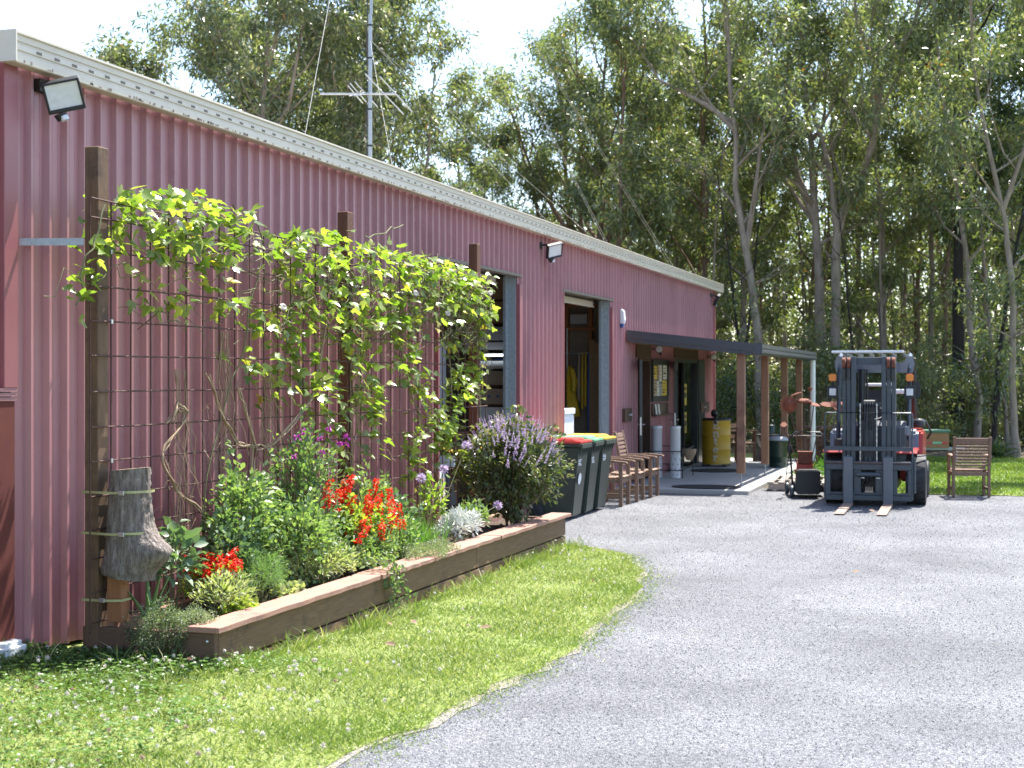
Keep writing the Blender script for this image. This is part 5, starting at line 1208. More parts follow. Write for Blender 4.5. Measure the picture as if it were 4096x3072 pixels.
for i in range(5):
    b = MB(); b.bb((-0.85, -0.36 + i*0.145, 0.70), (0.85, -0.23 + i*0.145, 0.735)); b.build('top_plank', M['table'], pc)
for y in (-0.72, -0.58, 0.58, 0.72):
    b = MB(); b.bb((-0.85, y - 0.06, 0.42), (0.85, y + 0.06, 0.45)); b.build('seat_plank', M['table'], pc)
for x in (-0.6, 0.6):
    b = MB(); b.box((x, -0.36, 0.35), (0.06, 0.09, 0.85), (0.55, 0, 0)); b.box((x + 0.062, 0.36, 0.35), (0.06, 0.09, 0.85), (-0.55, 0, 0)); b.bb((x - 0.092, -0.76, 0.33), (x - 0.032, 0.76, 0.41)); b.build('leg', M['table'], pc)
pt = thing('flower_pot', 'terracotta bowl with yellow strappy leaves behind the left fork', 'pot', (-2.30, 25.6, -0.1))
b = MB(); b.lathe([(0.14, 0.0), (0.23, 0.55), (0.25, 0.56), (0.25, 0.62), (0.22, 0.62), (0.2, 0.56), (0, 0.55)], 18); b.build('pot_bowl', M['terracotta'], pt)
n = 60; D = rdir(n, 0.5)
mesh_obj('strappy_leaves', leaf_mesh('strappy_leaves', np.tile([[0, 0, 0.55]], (n, 1)) + RNG.normal(size=(n, 3))*0.05, D, rdir(n), RNG.uniform(0.2, 0.55, n), 0.022, M['leaf_lime'], 'blade', droop=0.5), pt)
for i, (x, y, m, nn, LL, lab) in enumerate([(-3.05, 26.6, 'leaf_silver', 55, 0.55, 'silvery strap leaved clump beside the porch downpipe'), (-2.6, 27.2, 'leaf_chive', 110, 0.6, 'bright green strap leaved clump right of the silvery one'), (-2.0, 25.4, 'leaf_lime', 45, 0.75, 'yellowing strap leaved clump behind the forklift'), (-2.95, 29.8, 'leaf_chive', 120, 0.55, 'green strappy clump behind the porch posts'), (0.2, 35.4, 'leaf_dark', 200, 1.0, 'dark grass tree tuft at the foot of the leaning black trunk'), (-0.2, 35.2, 'leaf_dark', 140, 0.8, 'smaller dark tuft behind the lone armchair')]):
    t = thing('strappy_plant', lab, 'plant', (x, y, -0.1))
    D = rdir(nn, 0.9); D[:, 2] = np.abs(D[:, 2])
    mesh_obj('leaves', leaf_mesh('strappy', RNG.normal(size=(nn, 3))*[0.09, 0.09, 0.0] + [[0, 0, 0.0]], D, rdir(nn), RNG.uniform(0.5, 1.1, nn)*LL, 0.028, M[m], 'blade', droop=0.45), t)
for i, (x, lab, sx) in enumerate([(-1.02, 'timber beehive with green lid and red and green entrance strip', 1), (-1.68, 'timber beehive half hidden behind the forklift', 0)]):
    hv = thing('bee_hive', lab, 'beehive', (x, 33.2, 0.23), 0.2, 'beehives on the stand')
    b = MB(); b.bb((-0.27, -0.24, 0.08), (0.27, 0.24, 0.32)); b.build('hive_box', M['hive'], hv, bev=0.006)
    b = MB(); b.bb((-0.29, -0.26, 0.321), (0.29, 0.26, 0.38)); b.build('hive_lid', M['green_paint'] if sx else M['galv'], hv, bev=0.006)
    b = MB(); b.bb((-0.27, -0.25, 0.0), (0.27, 0.24, 0.079)); b.build('hive_base', M['hive'], hv, bev=0.004)
    if sx:
        b = MB(); b.bb((-0.22, -0.255, 0.082), (-0.08, -0.242, 0.13)); b.bb((0.12, -0.255, 0.082), (0.24, -0.242, 0.13)); b.build('red_strip', M['lid_red'], hv)
        b = MB(); b.bb((-0.075, -0.255, 0.082), (0.115, -0.242, 0.13)); b.build('green_strip', M['lid_green'], hv)
st = thing('hive_stand', 'steel stand carrying the beehives at the edge of the lawn', 'stand', (-1.3, 33.2, -0.1), 0.2)
b = MB(); b.bb((-0.9, -0.22, 0.28), (0.9, -0.17, 0.325)); b.bb((-0.9, 0.17, 0.28), (0.9, 0.22, 0.325)); b.build('rail', M['galv'], st)
for x in (-0.85, 0.72):
    for y in (-0.2, 0.19):
        b = MB(); b.tube([(x, y, 0), (x, y, 0.279)], 0.022, 8); b.build('leg', M['galv'], st)

# ------------------------------------------------------------------ raised planter
PL = thing('raised_planter', 'long raised garden bed of brown timber sleepers along the shed', 'planter box', (-4.36, 7.85, 0))
def Q(x, y, z): return (x + 4.36, y - 7.85, z)
PB, PT = 0.008, 0.200
for (y0, y1) in ((7.90, 10.46), (10.466, 12.62), (12.626, 15.56)):
    b = MB(); b.bb(Q(-4.41, y0, PB), Q(-4.36, y1, PT)); b.build('sleeper', M['board'], PL, bev=0.005)
for (y0, y1) in ((7.90, 11.2), (11.206, 15.56)):
    b = MB(); b.bb(Q(-4.408, y0, -0.19), Q(-4.362, y1, -0.007)); b.build('sleeper', M['board'], PL, bev=0.005)
for (z0, z1) in ((PB, PT + 0.028), (-0.19, -0.007)):
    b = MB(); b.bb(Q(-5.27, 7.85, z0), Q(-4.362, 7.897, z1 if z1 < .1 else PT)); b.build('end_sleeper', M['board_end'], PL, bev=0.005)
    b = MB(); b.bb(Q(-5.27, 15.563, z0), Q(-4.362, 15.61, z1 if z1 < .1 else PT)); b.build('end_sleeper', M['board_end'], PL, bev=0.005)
    b = MB(); b.bb(Q(-5.13, 7.90, z0), Q(-5.08, 15.56, z1)); b.build('back_sleeper', M['cap'], PL, bev=0.004)
for i, (y0, y1, dx, dz) in enumerate(((7.835, 10.32, 0.0, 0.0), (10.325, 11.50, 0.008, 0.003), (11.506, 13.22, -0.004, 0.0), (13.226, 15.66, 0.012, 0.004))):
    b = MB()
    n = 24; v = []
    for q in range(n + 1):      # a slightly wavy sawn edge
        y = y0 + (y1 - y0)*q/n; wv = 0.006*math.sin(q*1.3 + i) + random.uniform(-.003, .003)
        v += [Q(-4.535, y, PT + 0.001 + dz), Q(-4.325 + dx + wv, y, PT + 0.001 + dz), Q(-4.325 + dx + wv, y, PT + 0.038 + dz), Q(-4.535, y, PT + 0.038 + dz)]
    b.add(v, [(4*q + j, 4*q + (j+1) % 4, 4*q + 4 + (j+1) % 4, 4*q + 4 + j) for q in range(n) for j in range(4)] + [(0, 1, 2, 3), tuple(4*n + j for j in (3, 2, 1, 0))])
    b.build('cap_board', M['cap'], PL, bev=0.004)
for x, z in ((-5.20, 0.155), (-5.20, 0.07), (-4.41, 0.15), (-4.41, 0.05)):
    b = MB(); b.lathe([(0.011, -0.002), (0.012, -0.006), (0.006, -0.009), (0, -0.009)], 10, Q(x, 7.85, z), axis='y'); b.build('bolt_head', M['steel'], PL)
b = MB(); nx, ny = 8, 60; v = []
for j in range(ny + 1):
    for i in range(nx + 1):
        v.append(Q(-5.08 + 0.67*i/nx, 7.90 + 7.66*j/ny, 0.155 + random.uniform(-0.02, 0.03)))
b.add(v, [(j*(nx+1) + i, j*(nx+1) + i + 1, (j+1)*(nx+1) + i + 1, (j+1)*(nx+1) + i) for j in range(ny) for i in range(nx)], True); b.build('soil', M['soil'], PL)

# ------------------------------------------------------------------ trellis of posts and steel mesh
TR = thing('garden_trellis', 'rusty steel mesh on three rough timber posts behind the planter', 'trellis', (-5.20, 7.9, 0))
for i, (y, zt, m) in enumerate(((7.90, 3.14, 'post'), (11.62, 3.14, 'post_red'), (15.0, 3.16, 'post_red'))):
    b = MB(); b.bb((-0.05, y - 7.9 - 0.06, gz(y) - 0.05), (0.045, y - 7.9 + 0.06, zt)); b.build('post', M[m], TR, bev=0.006)
    yb = y - 7.9 - 0.062; b = MB(); dy = 0.10 if i == 0 else 0.0
    b.prism([(-0.445, yb - dy), (-0.052, yb), (-0.052, yb + 0.005), (-0.445, yb - dy + 0.005)], 'z', 2.535, 2.575); b.prism([(-0.445, yb - dy), (-0.052, yb), (-0.052, yb + 0.03), (-0.445, yb - dy + 0.03)], 'z', 2.5755, 2.580); b.build('bracket_bar', M['galv'], TR)
TX = 0.058
for z in (0.24, 0.42, 0.62, 0.80, 1.0, 1.21, 1.42, 1.64, 1.86, 2.07, 2.28, 2.50, 2.70, 2.81):
    b = MB(); pts = [(TX + 0.004*math.sin(k*0.7), -0.15 + 7.5*k/16, z + random.uniform(-0.004, 0.004) - (0.012*math.sin(PI*k/16) if z > 2.6 else 0)) for k in range(17)]
    b.tube(pts, 0.0055, 5); b.build('mesh_rod', M['rod'], TR)
for k in range(34):
    y = -0.15 + 0.2265*k; b = MB(); x = TX - 0.008
    b.tube([(x, y, 0.17), (x + random.uniform(-.004, .004), y + random.uniform(-.005, .005), 1.4), (x, y, 2.815)], 0.0055, 5); b.build('mesh_rod', M['rod'], TR)
for z in (1.21, 2.07, 2.5):
    for y in (0.06, 3.78, 7.1):
        b = MB(); b.box((TX + 0.006, y, z), (0.016, 0.02, 0.03)); b.build('wire_clip', M['steel'], TR, bev=0.003)

# log strapped to the first post
LG = thing('strapped_log', 'grey boot shaped log strapped to the near trellis post', 'log', (-4.985, 7.93, 0.49))
b = MB(); nr, na = 46, 48; v = []
for i in range(nr + 1):
    t = i/nr; z = 0.66*t
    r = 0.132 + 0.012*math.sin(t*5) + 0.014*math.exp(-((t-0.1)/0.15)**2)
    for j in range(na):
        a = 2*PI*j/na; d = max(0, math.cos(a))
        toe = 0.125*math.exp(-((t - 0.24)/0.14)**2)*d**3 + 0.02*math.exp(-((t-0.05)/0.1)**2)*(1-d)
        rr = r + toe + random.uniform(-0.003, 0.003) + 0.004*math.sin(a*7 + t*9) + 0.0035*math.sin(a*19 + 4*math.sin(t*7)) + 0.004*(math.sin(t*41 + 3*math.sin(a*5)) > 0.55)
        zz = z - (0.02*math.cos(a) if i == 0 else 0) + (0.012*math.cos(a) if i == nr else 0)
        v.append((rr*math.cos(a), rr*math.sin(a)*0.95, zz + 0.015))
b.add(v, [(i*na + j, i*na + (j+1) % na, (i+1)*na + (j+1) % na, (i+1)*na + j) for i in range(nr) for j in range(na)], True)
b.build('log_body', M['bark_log'], LG)
b = MB(); b.add(v[-na:], [tuple(range(na))]); b.add(v[:na], [tuple(reversed(range(na)))]); b.build('sawn_end', M['log_cut'], LG)
b = MB(); b.bb((-0.125, -0.06, -0.262), (-0.025, 0.03, 0.03)); b.build('support_block', M['tan'], LG, bev=0.003)
for z, xr in ((0.535, 0.148), (0.285, 0.158), (-0.125, -0.02)):
    b = MB()
    if xr > 0: pts = [(-0.275, -0.10), (-0.10, -0.135)] + [(xr*math.cos(a), xr*0.95*math.sin(a)) for a in [(-100 + 20*q)*PI/180 for q in range(11)]] + [(-0.10, 0.135), (-0.275, 0.04)]
    else: pts = [(-0.275, -0.10), (-0.12, -0.105), (-0.015, -0.07), (-0.015, 0.04), (-0.275, 0.04)]
    k = len(pts); zo = [0.006*(p[0] > 0) for p in pts]
    v = [(x, y, z - 0.0075 + h) for (x, y), h in zip(pts, zo)] + [(x, y, z + 0.0075 + h) for (x, y), h in zip(pts, zo)]
    v += [(x*1.01 + 0.001, y*1.02, z_ ) for x, y, z_ in v]
    b.add(v, [(i, (i+1) % k, k + (i+1) % k, k + i) for i in range(k)] + [(2*k + (i+1) % k, 2*k + i, 3*k + i, 3*k + (i+1) % k) for i in range(k)])
    s_ = b.build('strap', M['strap'], LG)
    b = MB(); b.box((0.035 if xr > 0 else -0.13, -0.155 if xr > 0 else -0.108, z + 0.002), (0.04, 0.012, 0.028)); b.build('buckle', M['steel'], s_, bev=0.003)

# ------------------------------------------------------------------ climbing vine
def repl(name, bv, bf, R, P, mat, rnd):
    bv = np.array(bv); K = len(bv); n = len(P)
    V = np.einsum('nij,kj->nki', R, bv) + P[:, None, :]
    loops = []; st = []; c = 0
    for f in bf:
        loops += list(f); st.append(c); c += len(f)
    LL = (np.arange(n)[:, None]*K + np.array(loops)).ravel(); SS = (np.arange(n)[:, None]*c + np.array(st)).ravel()
    return np_mesh(name, V.reshape(-1, 3), LL, SS, None, mat, np.repeat(rnd, len(bf)))
def frames(D, N, s):
    D = nrm(D); S_ = nrm(np.cross(N, D)); N2 = np.cross(D, S_)
    return np.stack([D, S_, N2], axis=2)*np.asarray(s)[:, None, None]
def trilobe(curl):
    h = [(0, 0), (0.06, 0.17), (0.02, 0.30), (0.20, 0.44), (0.46, 0.50), (0.42, 0.22), (0.60, 0.23), (0.82, 0.13), (1.0, 0.0)]
    mid = [(0.0, 0), (0.3, 0), (0.55, 0), (0.8, 0)]
    z = lambda x, y: 0.20*abs(y) - curl*x*x - 0.55*curl*y*y*1.5
    v = [(x, y, z(x, y)) for x, y in h] + [(x, -y, z(x, y)) for x, y in h[1:8]] + [(x, 0, z(x, 0) - 0.015) for x, _ in mid[1:]]
    # 0..8 upper, 9..15 lower mirror of 1..7, 16..18 mid
    f = [(0, 1, 16), (1, 2, 3, 16), (3, 4, 5, 16), (5, 17, 16), (5, 6, 18, 17), (6, 7, 18), (7, 8, 18)]
    L_ = {1: 9, 2: 10, 3: 11, 4: 12, 5: 13, 6: 14, 7: 15}
    f += [tuple(L_.get(i, i) for i in reversed(q)) for q in f]
    return v, f
VN = thing('passion_vine', 'bright green passion vine climbing over the top of the rusty trellis', 'climbing plant', (-5.14, 7.9, 0.2))
pos = []
def add_cloud(n, y0, y1, zf, th, sx):
    for _ in range(n):
        y = random.uniform(y0, y1); z = zf(y) - th*random.random()**1.4
        pos.append((random.gauss(0.03, sx), y, z))
add_cloud(400, 7.95, 9.5, lambda y: 2.93 - 0.05*abs(y-8.7), 0.42, 0.13)
add_cloud(60, 9.5, 10.5, lambda y: 2.80, 0.2, 0.08)
add_cloud(640, 10.3, 13.4, lambda y: 2.88 - 0.04*math.sin(y*5), 0.72, 0.12)
add_cloud(320, 13.3, 14.95, lambda y: 2.86 - 0.05*(y-13.3), 0.45, 0.11)
add_cloud(150, 10.6, 12.6, lambda y: 2.35, 0.75, 0.10)
def stream(n, pts, s):
    for _ in range(n):
        k = random.random()*(len(pts)-1); i = int(k); t = k - i
        y = pts[i][0]*(1-t) + pts[i+1][0]*t; z = pts[i][1]*(1-t) + pts[i+1][1]*t
        pos.append((random.gauss(0.03, 0.06), y + random.gauss(0, s), z + random.gauss(0, s)))
stream(80, [(8.4, 2.6), (9.2, 2.3), (9.9, 2.12), (10.4, 2.05)], 0.06)
stream(28, [(8.0, 2.4), (8.5, 2.2), (8.9, 2.2)], 0.05)
stream(28, [(7.80, 2.62), (7.68, 2.35), (7.50, 2.13)], 0.05)
stream(44, [(9.4, 1.85), (9.9, 1.75), (10.2, 1.6)], 0.07)
stream(180, [(10.6, 2.3), (10.35, 1.9), (10.9, 1.55), (11.3, 1.35)], 0.13)
stream(140, [(11.5, 2.1), (11.8, 1.5), (12.1, 1.3)], 0.14)
stream(200, [(12.5, 2.3), (13.0, 1.75), (13.6, 1.35), (13.9, 0.9)], 0.13)
stream(160, [(13.7, 2.3), (14.3, 1.8), (14.0, 1.35), (13.7, 1.15)], 0.12)
stream(120, [(14.95, 2.5), (15.0, 2.25), (14.75, 1.85), (14.7, 1.55)], 0.09)
stream(68, [(12.9, 1.3), (13.1, 0.9), (13.0, 0.7)], 0.10)
stream(52, [(14.4, 0.95), (14.6, 0.75)], 0.12)
stream(60, [(11.0, 1.2), (11.6, 0.9), (11.7, 0.6)], 0.12)
pos = np.array(pos); pos[:, 1] -= 7.9; pos[:, 2] -= 0.2
n = len(pos)
D = rdir(n, 0.0); D[:, 2] = D[:, 2]*0.5 - 0.25 + 0.35*(pos[:, 2] > 2.55); D[:, 0] += 0.45
N = rdir(n, 1.3); N[:, 0] += 0.3
sz = RNG.uniform(0.055, 0.114, n); rnd = RNG.random(n)
R = frames(D, nrm(N), sz)
order = np.argsort(-sz/np.maximum(pos[:, 1] + 8, 1))
big = order[:290]; rest = order[290:]
lms = []
for k_ in range(4):
    v, f = trilobe((0.18, 0.32, 0.5, 0.1)[k_])
    for q in range(3):
        me = np_mesh('vine_leaf', np.array(v), sum([list(x) for x in f], []), np.cumsum([0] + [len(x) for x in f])[:-1], None, M['leaf_vine'], np.full(len(f), (0.1, 0.45, 0.8)[q] + 0.05*k_))
        lms.append(me)
for i in big:
    o = mesh_obj('leaf', lms[random.randrange(12)], VN)
    m4 = Matrix([[*R[i][r], pos[i][r]] for r in range(3)] + [[0, 0, 0, 1]])
    o.matrix_local = m4
v, f = trilobe(0.3)
mesh_obj('small_leaves', repl('small_leaves', v, f, R[rest], pos[rest], M['leaf_vine'], rnd[rest]), VN)['kind'] = 'stuff'
def wander(p0, p1, amp, k=7):
    p0, p1 = Vector(p0), Vector(p1); out = []
    for i in range(k + 1):
        t = i/k; w = math.sin(PI*t)
        out.append(p0.lerp(p1, t) + Vector((random.gauss(0, amp*0.5), random.gauss(0, amp), random.gauss(0, amp)))*w)
    return out
b = MB()
for i in range(230):
    y = random.choice((random.uniform(8.0, 15.1), random.uniform(10.4, 15.0))); z = random.uniform(2.1, 2.72); L_ = random.uniform(0.3, 1.0)
    b.tube(wander((random.gauss(0.03, .05), y - 7.9, z - .2), (random.gauss(0.03, .05), min(y + L_*random.choice((-1, 1, 1)), 15.2) - 7.9, z - .2 + random.uniform(-.35, .15)), 0.07), 0.0028, 4, caps=False)
for pts in ([(9.2, 0.25), (9.0, 0.9), (9.3, 1.5), (9.6, 1.9), (9.9, 2.6)], [(10.3, .25), (10.5, .9), (10.2, 1.5), (10.5, 2.6)], [(13.9, .25), (13.4, 1.0), (12.9, 1.7), (12.4, 2.6)], [(13.9, .25), (13.6, .8), (14.0, 1.3), (13.9, 2.3)], [(15.0, 1.3), (15.05, 2.0), (14.9, 2.8)], [(7.85, 2.78), (7.7, 2.5), (7.55, 2.15)], [(11.8, 2.95), (12.3, 3.02), (12.75, 3.14)], [(9.4, 2.95), (9.75, 2.9), (9.95, 2.72)]):
    p3 = [(random.gauss(0.03, .02), y - 7.9, z - .2) for y, z in pts]
    q = []
    for a_, c_ in zip(p3[:-1], p3[1:]): q += wander(a_, c_, 0.03, 4)[:-1]
    b.tube(q + [p3[-1]], 0.0055, 5, caps=False)
b.build('green_stems', M['stem'], VN)['kind'] = 'stuff'
b = MB()
for i in range(330):
    y = random.uniform(13.0, 15.1) if i < 190 else (random.uniform(9.9, 11.4) if i < 250 else random.uniform(8.6, 12.5)); z = random.uniform(2.35, 2.85) if i < 250 else random.uniform(0.6, 1.6)
    b.tube(wander((random.gauss(0.0, .06), y - 7.9, z - .2), (random.gauss(0.0, .06), y - 7.9 + random.uniform(-.3, .3), z - .2 + (random.uniform(-.45, .08) if i < 250 else random.uniform(-.7, .3))), 0.05, 5), random.uniform(0.0012, 0.0028), 3, caps=False)
for base in ((8.75, 1.28), (9.35, 1.55), (10.0, 1.3), (11.6, 1.5)):
    for q in range(14):
        b.tube(wander((random.gauss(0.02, .02), base[0] - 7.9 + random.gauss(0, .03), base[1] + 0.5 - .2), (random.gauss(0.03, .03), base[0] - 7.9 + random.uniform(-.15, .25), base[1] - random.uniform(.3, .8) - .2), 0.04, 6), random.uniform(0.0015, 0.0042), 4, caps=False)
b.build('dry_stems', M['dry'], VN)['kind'] = 'stuff'
for pts in ([(8.78, 1.50), (8.73, 1.41), (8.53, 1.28), (8.49, 1.2), (8.57, 1.08), (8.73, .95), (8.95, .82), (9.06, .76), (9.1, .45)], [(9.05, 1.75), (9.31, 1.42), (9.52, 1.26), (9.76, 1.2), (10.04, 1.23), (10.39, 1.4), (10.7, 1.56), (10.87, 1.75), (11.0, 2.2)], [(9.5, 1.65), (9.62, 1.45), (9.76, 1.2), (9.7, .8), (9.8, .4)], [(8.8, 1.5), (8.68, 1.53), (8.55, 1.44)]):
    for q in range(3):
        b = MB(); w3 = []
        p3 = [(0.05 + random.gauss(0, .012), y - 7.9 + random.gauss(0, .014), z - .2 + random.gauss(0, .014)) for y, z in pts]
        for a_, c_ in zip(p3[:-1], p3[1:]): w3 += wander(a_, c_, 0.012, 3)[:-1]
        b.tube(w3 + [p3[-1]], random.uniform(0.004, 0.009), 6, caps=False); b.build('woody_stem', M['dry'], VN)
b = MB()
for (y, z) in ((12.7, 2.5), (8.15, 2.75), (8.5, 2.72), (10.0, 2.25), (13.55, 2.35), (14.85, 2.62)):
    fb = MB()
    for q in range(16):
        a = 2*PI*q/16; ra = 0.035
        fb.add([(0, 0, 0), (0.012, ra*math.cos(a)*0.5 - 0.006*math.sin(a), ra*math.sin(a)*0.5 + 0.006*math.cos(a)), (0.004, ra*math.cos(a), ra*math.sin(a)), (0.012, ra*math.cos(a)*0.5 + 0.006*math.sin(a), ra*math.sin(a)*0.5 - 0.006*math.cos(a))], [(0, 1, 2, 3)])
    o = fb.build('vine_flower', M['petal_white'], VN); o.location = (0.16, y - 7.9, z - 0.2); o.rotation_euler = (0, -0.4, random.uniform(-.8, -.2))

# ------------------------------------------------------------------ plants in the bed
def bush(name, label, c, r, n, L, W, mat, shape='six', up=0.2, fold=0.15, droop=0.1, shell=0.6, stems=0, stem_m='stem', cat='plant', flat=0.0, smooth_group=None, full=False):
    t = thing(name, label, cat, (c[0], c[1], c[2] - r[2]), 0, smooth_group)
    d = rdir(n); d[:, 2] = d[:, 2]*1.05 + 0.05 if full else np.abs(d[:, 2])*1.2 - 0.35
    rad = (1 - shell) + shell*RNG.random(n)**0.5
    lump = 0.85 + (0.38 if full else 0.25)*np.sin(d[:, 0]*5 + c[1]*3)*np.cos(d[:, 1]*6 + c[0]) + (0.12*np.sin(d[:, 2]*9 + d[:, 1]*7) if full else 0)
    P_ = nrm(d)*(rad*lump)[:, None]*np.array(r) + [[0, 0, r[2]]]
    P_[:, 2] = np.maximum(P_[:, 2], 0.0)
    D_ = nrm(nrm(d)*0.7 + RNG.normal(size=(n, 3))*0.5 + [[0, 0, up]])
    N_ = RNG.normal(size=(n, 3))*0.6 + [[0.1, 0.2, 1.0]]
    lo, hi = L; wl_, wh = W
    mesh_obj('foliage', leaf_mesh('foliage', P_, D_, N_, RNG.uniform(lo, hi, n), RNG.uniform(wl_, wh, n), mat, shape, fold, droop), t)['kind'] = 'stuff'
    if stems:
        b = MB()
        for q in range(stems):
            a = random.uniform(0, 2*PI); rr = random.random()**0.5
            e = (r[0]*0.8*rr*math.cos(a), r[1]*0.8*rr*math.sin(a), r[2]*(0.9 + 0.8*(1 - rr*rr)))
            b.tube(wander((e[0]*0.15, e[1]*0.15, -0.02), e, 0.02, 4), random.uniform(0.002, 0.005), 4, caps=False)
        b.build('stems', M[stem_m], t)
    return t
def flower_spikes(t, spots, mat, hgt, n, r, L, W, name='flower_spike'):
    for (x, y, z, s) in spots:
        k = int(n*s); zz = RNG.random(k)*hgt*s
        a = RNG.uniform(0, 2*PI, k)
        D_ = np.column_stack([np.cos(a), np.sin(a), RNG.uniform(-0.5, 0.5, k)])
        P_ = D_*r*np.clip(1.15 - zz/(hgt*s), 0.3, 1)[:, None]*[1, 1, 0.2]*0.4 + np.column_stack([np.full(k, x), np.full(k, y), z + zz])
        P_ += np.column_stack([zz*random.gauss(.1, .22), zz*random.gauss(0, .25), zz*0])
        mesh_obj(name, leaf_mesh(name, P_, D_, rdir(k, 0.4), RNG.uniform(L*0.7, L, k), W, mat, 'diamond', 0.3, 0.25), t)
bush('creeping_thyme', 'dark thyme bush spilling over the near end of the planter', (-4.74, 7.86, 0.16), (0.24, 0.17, 0.24), 5200, (0.008, 0.016), (0.006, 0.010), M['leaf_thyme_dark'], 'diamond', 0.1, stems=40)
bush('creeping_thyme', 'pale thyme mat on the near corner beside the dark thyme', (-4.58, 7.98, 0.25), (0.15, 0.17, 0.085), 2200, (0.008, 0.015), (0.006, 0.009), M['leaf_thyme'], 'diamond', 0.3)
bush('creeping_thyme', 'grey thyme cushion overhanging the front cap of the planter', (-4.48, 11.72, 0.255), (0.21, 0.55, 0.095), 7000, (0.009, 0.017), (0.007, 0.011), M['leaf_thyme'], 'diamond', 0.3)
t = thing('aloe_plant', 'spiky green aloe beside the strapped log', 'plant', (-4.93, 8.06, 0.17))
for i in range(7):
    a = i*0.95 + 0.3; L_ = random.uniform(0.26, 0.40); tl = random.uniform(0.12, 0.5)
    b = MB(); k = 7; v = []
    for q in range(k + 1):
        s = q/k; w_ = 0.026*(1 - s)**0.7 + 0.001; rr = L_*s*tl*(1 + 0.5*s); z = L_*s*(1 - 0.25*tl*s)
        cx, cy = rr*math.cos(a), rr*math.sin(a); px, py = -math.sin(a), math.cos(a)
        v += [(cx + px*w_, cy + py*w_, z + w_*0.5), (cx + math.cos(a)*w_*0.6, cy + math.sin(a)*w_*0.6, z - w_*0.3), (cx - px*w_, cy - py*w_, z + w_*0.5), (cx, cy, z + w_*0.15)]
    b.add(v, [(4*q + j, 4*q + (j+1) % 4, 4*q + 4 + (j+1) % 4, 4*q + 4 + j) for q in range(k) for j in range(4)], True); b.build('leaf', M['leaf_aloe'], t)
bush('broad_bean', 'blue green broad leaved plant right of the strapped log', (-4.98, 8.42, 0.52), (0.16, 0.22, 0.34), 150, (0.06, 0.11), (0.045, 0.075), M['leaf_blue'], 'six', 0.2, stems=12)
t = bush('scarlet_salvia', 'low red salvia clump near the front of the bed', (-4.82, 8.66, 0.36), (0.20, 0.25, 0.18), 340, (0.035, 0.065), (0.022, 0.04), M['leaf_vine'], 'six', 0.2, stems=10)
flower_spikes(t, [(random.uniform(-.17, .17), random.uniform(-.22, .22), random.uniform(.22, .30), random.uniform(.7, 1.1)) for _ in range(26)], M['petal_red'], 0.11, 70, 0.03, 0.032, 0.012)
t = bush('scarlet_salvia', 'tall red salvia clump in the middle of the bed', (-4.82, 11.0, 0.46), (0.26, 0.42, 0.30), 1100, (0.04, 0.075), (0.025, 0.045), M['leaf_vine'], 'six', 0.2, stems=18)
flower_spikes(t, [(random.uniform(-.22, .24), random.gauss(0.0, .26), random.uniform(.10, .60), random.uniform(.45, 1.15)) for _ in range(40)], M['petal_red'], 0.19, 100, 0.038, 0.036, 0.013)
t = bush('scarlet_salvia', 'red salvia stems standing right of the tall clump', (-4.95, 11.75, 0.40), (0.2, 0.20, 0.22), 180, (0.035, 0.06), (0.02, 0.04), M['leaf_vine'], 'six', 0.2, stems=8)
flower_spikes(t, [(random.uniform(-.1, .15), random.gauss(0.0, .14), random.uniform(.30, .50), random.uniform(.6, 1.1)) for _ in range(9)], M['petal_red'], 0.17, 90, 0.036, 0.034, 0.012)
bush('sweet_pea', 'leafy pea mass climbing the mesh above the red salvia', (-4.95, 9.35, 0.66), (0.20, 0.55, 0.48), 2300, (0.035, 0.07), (0.022, 0.045), M['leaf_pea'], 'six', 0.25, full=True, stems=50)
t = bush('sweet_pea', 'tall sweet pea with purple flowers reaching up the second post', (-4.98, 10.35, 0.78), (0.18, 0.55, 0.60), 2600, (0.03, 0.065), (0.016, 0.035), M['leaf_pea'], 'six', 0.35, full=True, stems=70)
flower_spikes(t, [(0.15, random.uniform(-.5, .5), random.uniform(.95, 1.25), random.uniform(.7, 1)) for _ in range(9)], M['petal_purple'], 0.04, 14, 0.02, 0.03, 0.022, 'pea_flower')
bush('sweet_pea', 'green pea tendrils between the post and the tall salvia', (-4.90, 11.55, 0.55), (0.18, 0.45, 0.40), 1300, (0.03, 0.065), (0.018, 0.035), M['leaf_pea'], 'six', 0.4, full=True, stems=40)
bush('lemon_balm', 'pale variegated herb in front of the low salvia', (-4.66, 8.50, 0.33), (0.17, 0.26, 0.16), 520, (0.035, 0.065), (0.010, 0.018), M['leaf_pale'], 'six', 0.5, stems=14)
bush('fennel', 'feathery green fennel behind the planter edge', (-4.68, 9.06, 0.36), (0.17, 0.30, 0.20), 5200, (0.02, 0.05), (0.0018, 0.003), M['leaf_fern'], 'diamond', 0.3, stems=25)
bush('lettuce', 'lime green lettuce tucked against the near cap board', (-4.60, 8.62, 0.235), (0.09, 0.16, 0.06), 130, (0.035, 0.06), (0.03, 0.05), M['leaf_lime'], 'six', 0.5, fold=0.35)
bush('lettuce', 'yellowing lettuce tucked behind the cap beyond the fennel', (-4.60, 9.32, 0.235), (0.08, 0.22, 0.06), 150, (0.035, 0.06), (0.03, 0.05), M['leaf_pale'], 'six', 0.5, fold=0.35)
bush('pea_shoots', 'pale low shoots along the cap in the middle of the bed', (-4.68, 10.1, 0.32), (0.17, 0.62, 0.17), 2400, (0.025, 0.055), (0.010, 0.022), M['leaf_pale'], 'six', 0.4, stems=30)
bush('pea_shoots', 'grey green low shoots behind the front cap below the salvia', (-4.68, 10.9, 0.34), (0.19, 0.5, 0.20), 2300, (0.025, 0.06), (0.012, 0.03), M['leaf_pea'], 'six', 0.4, stems=35)
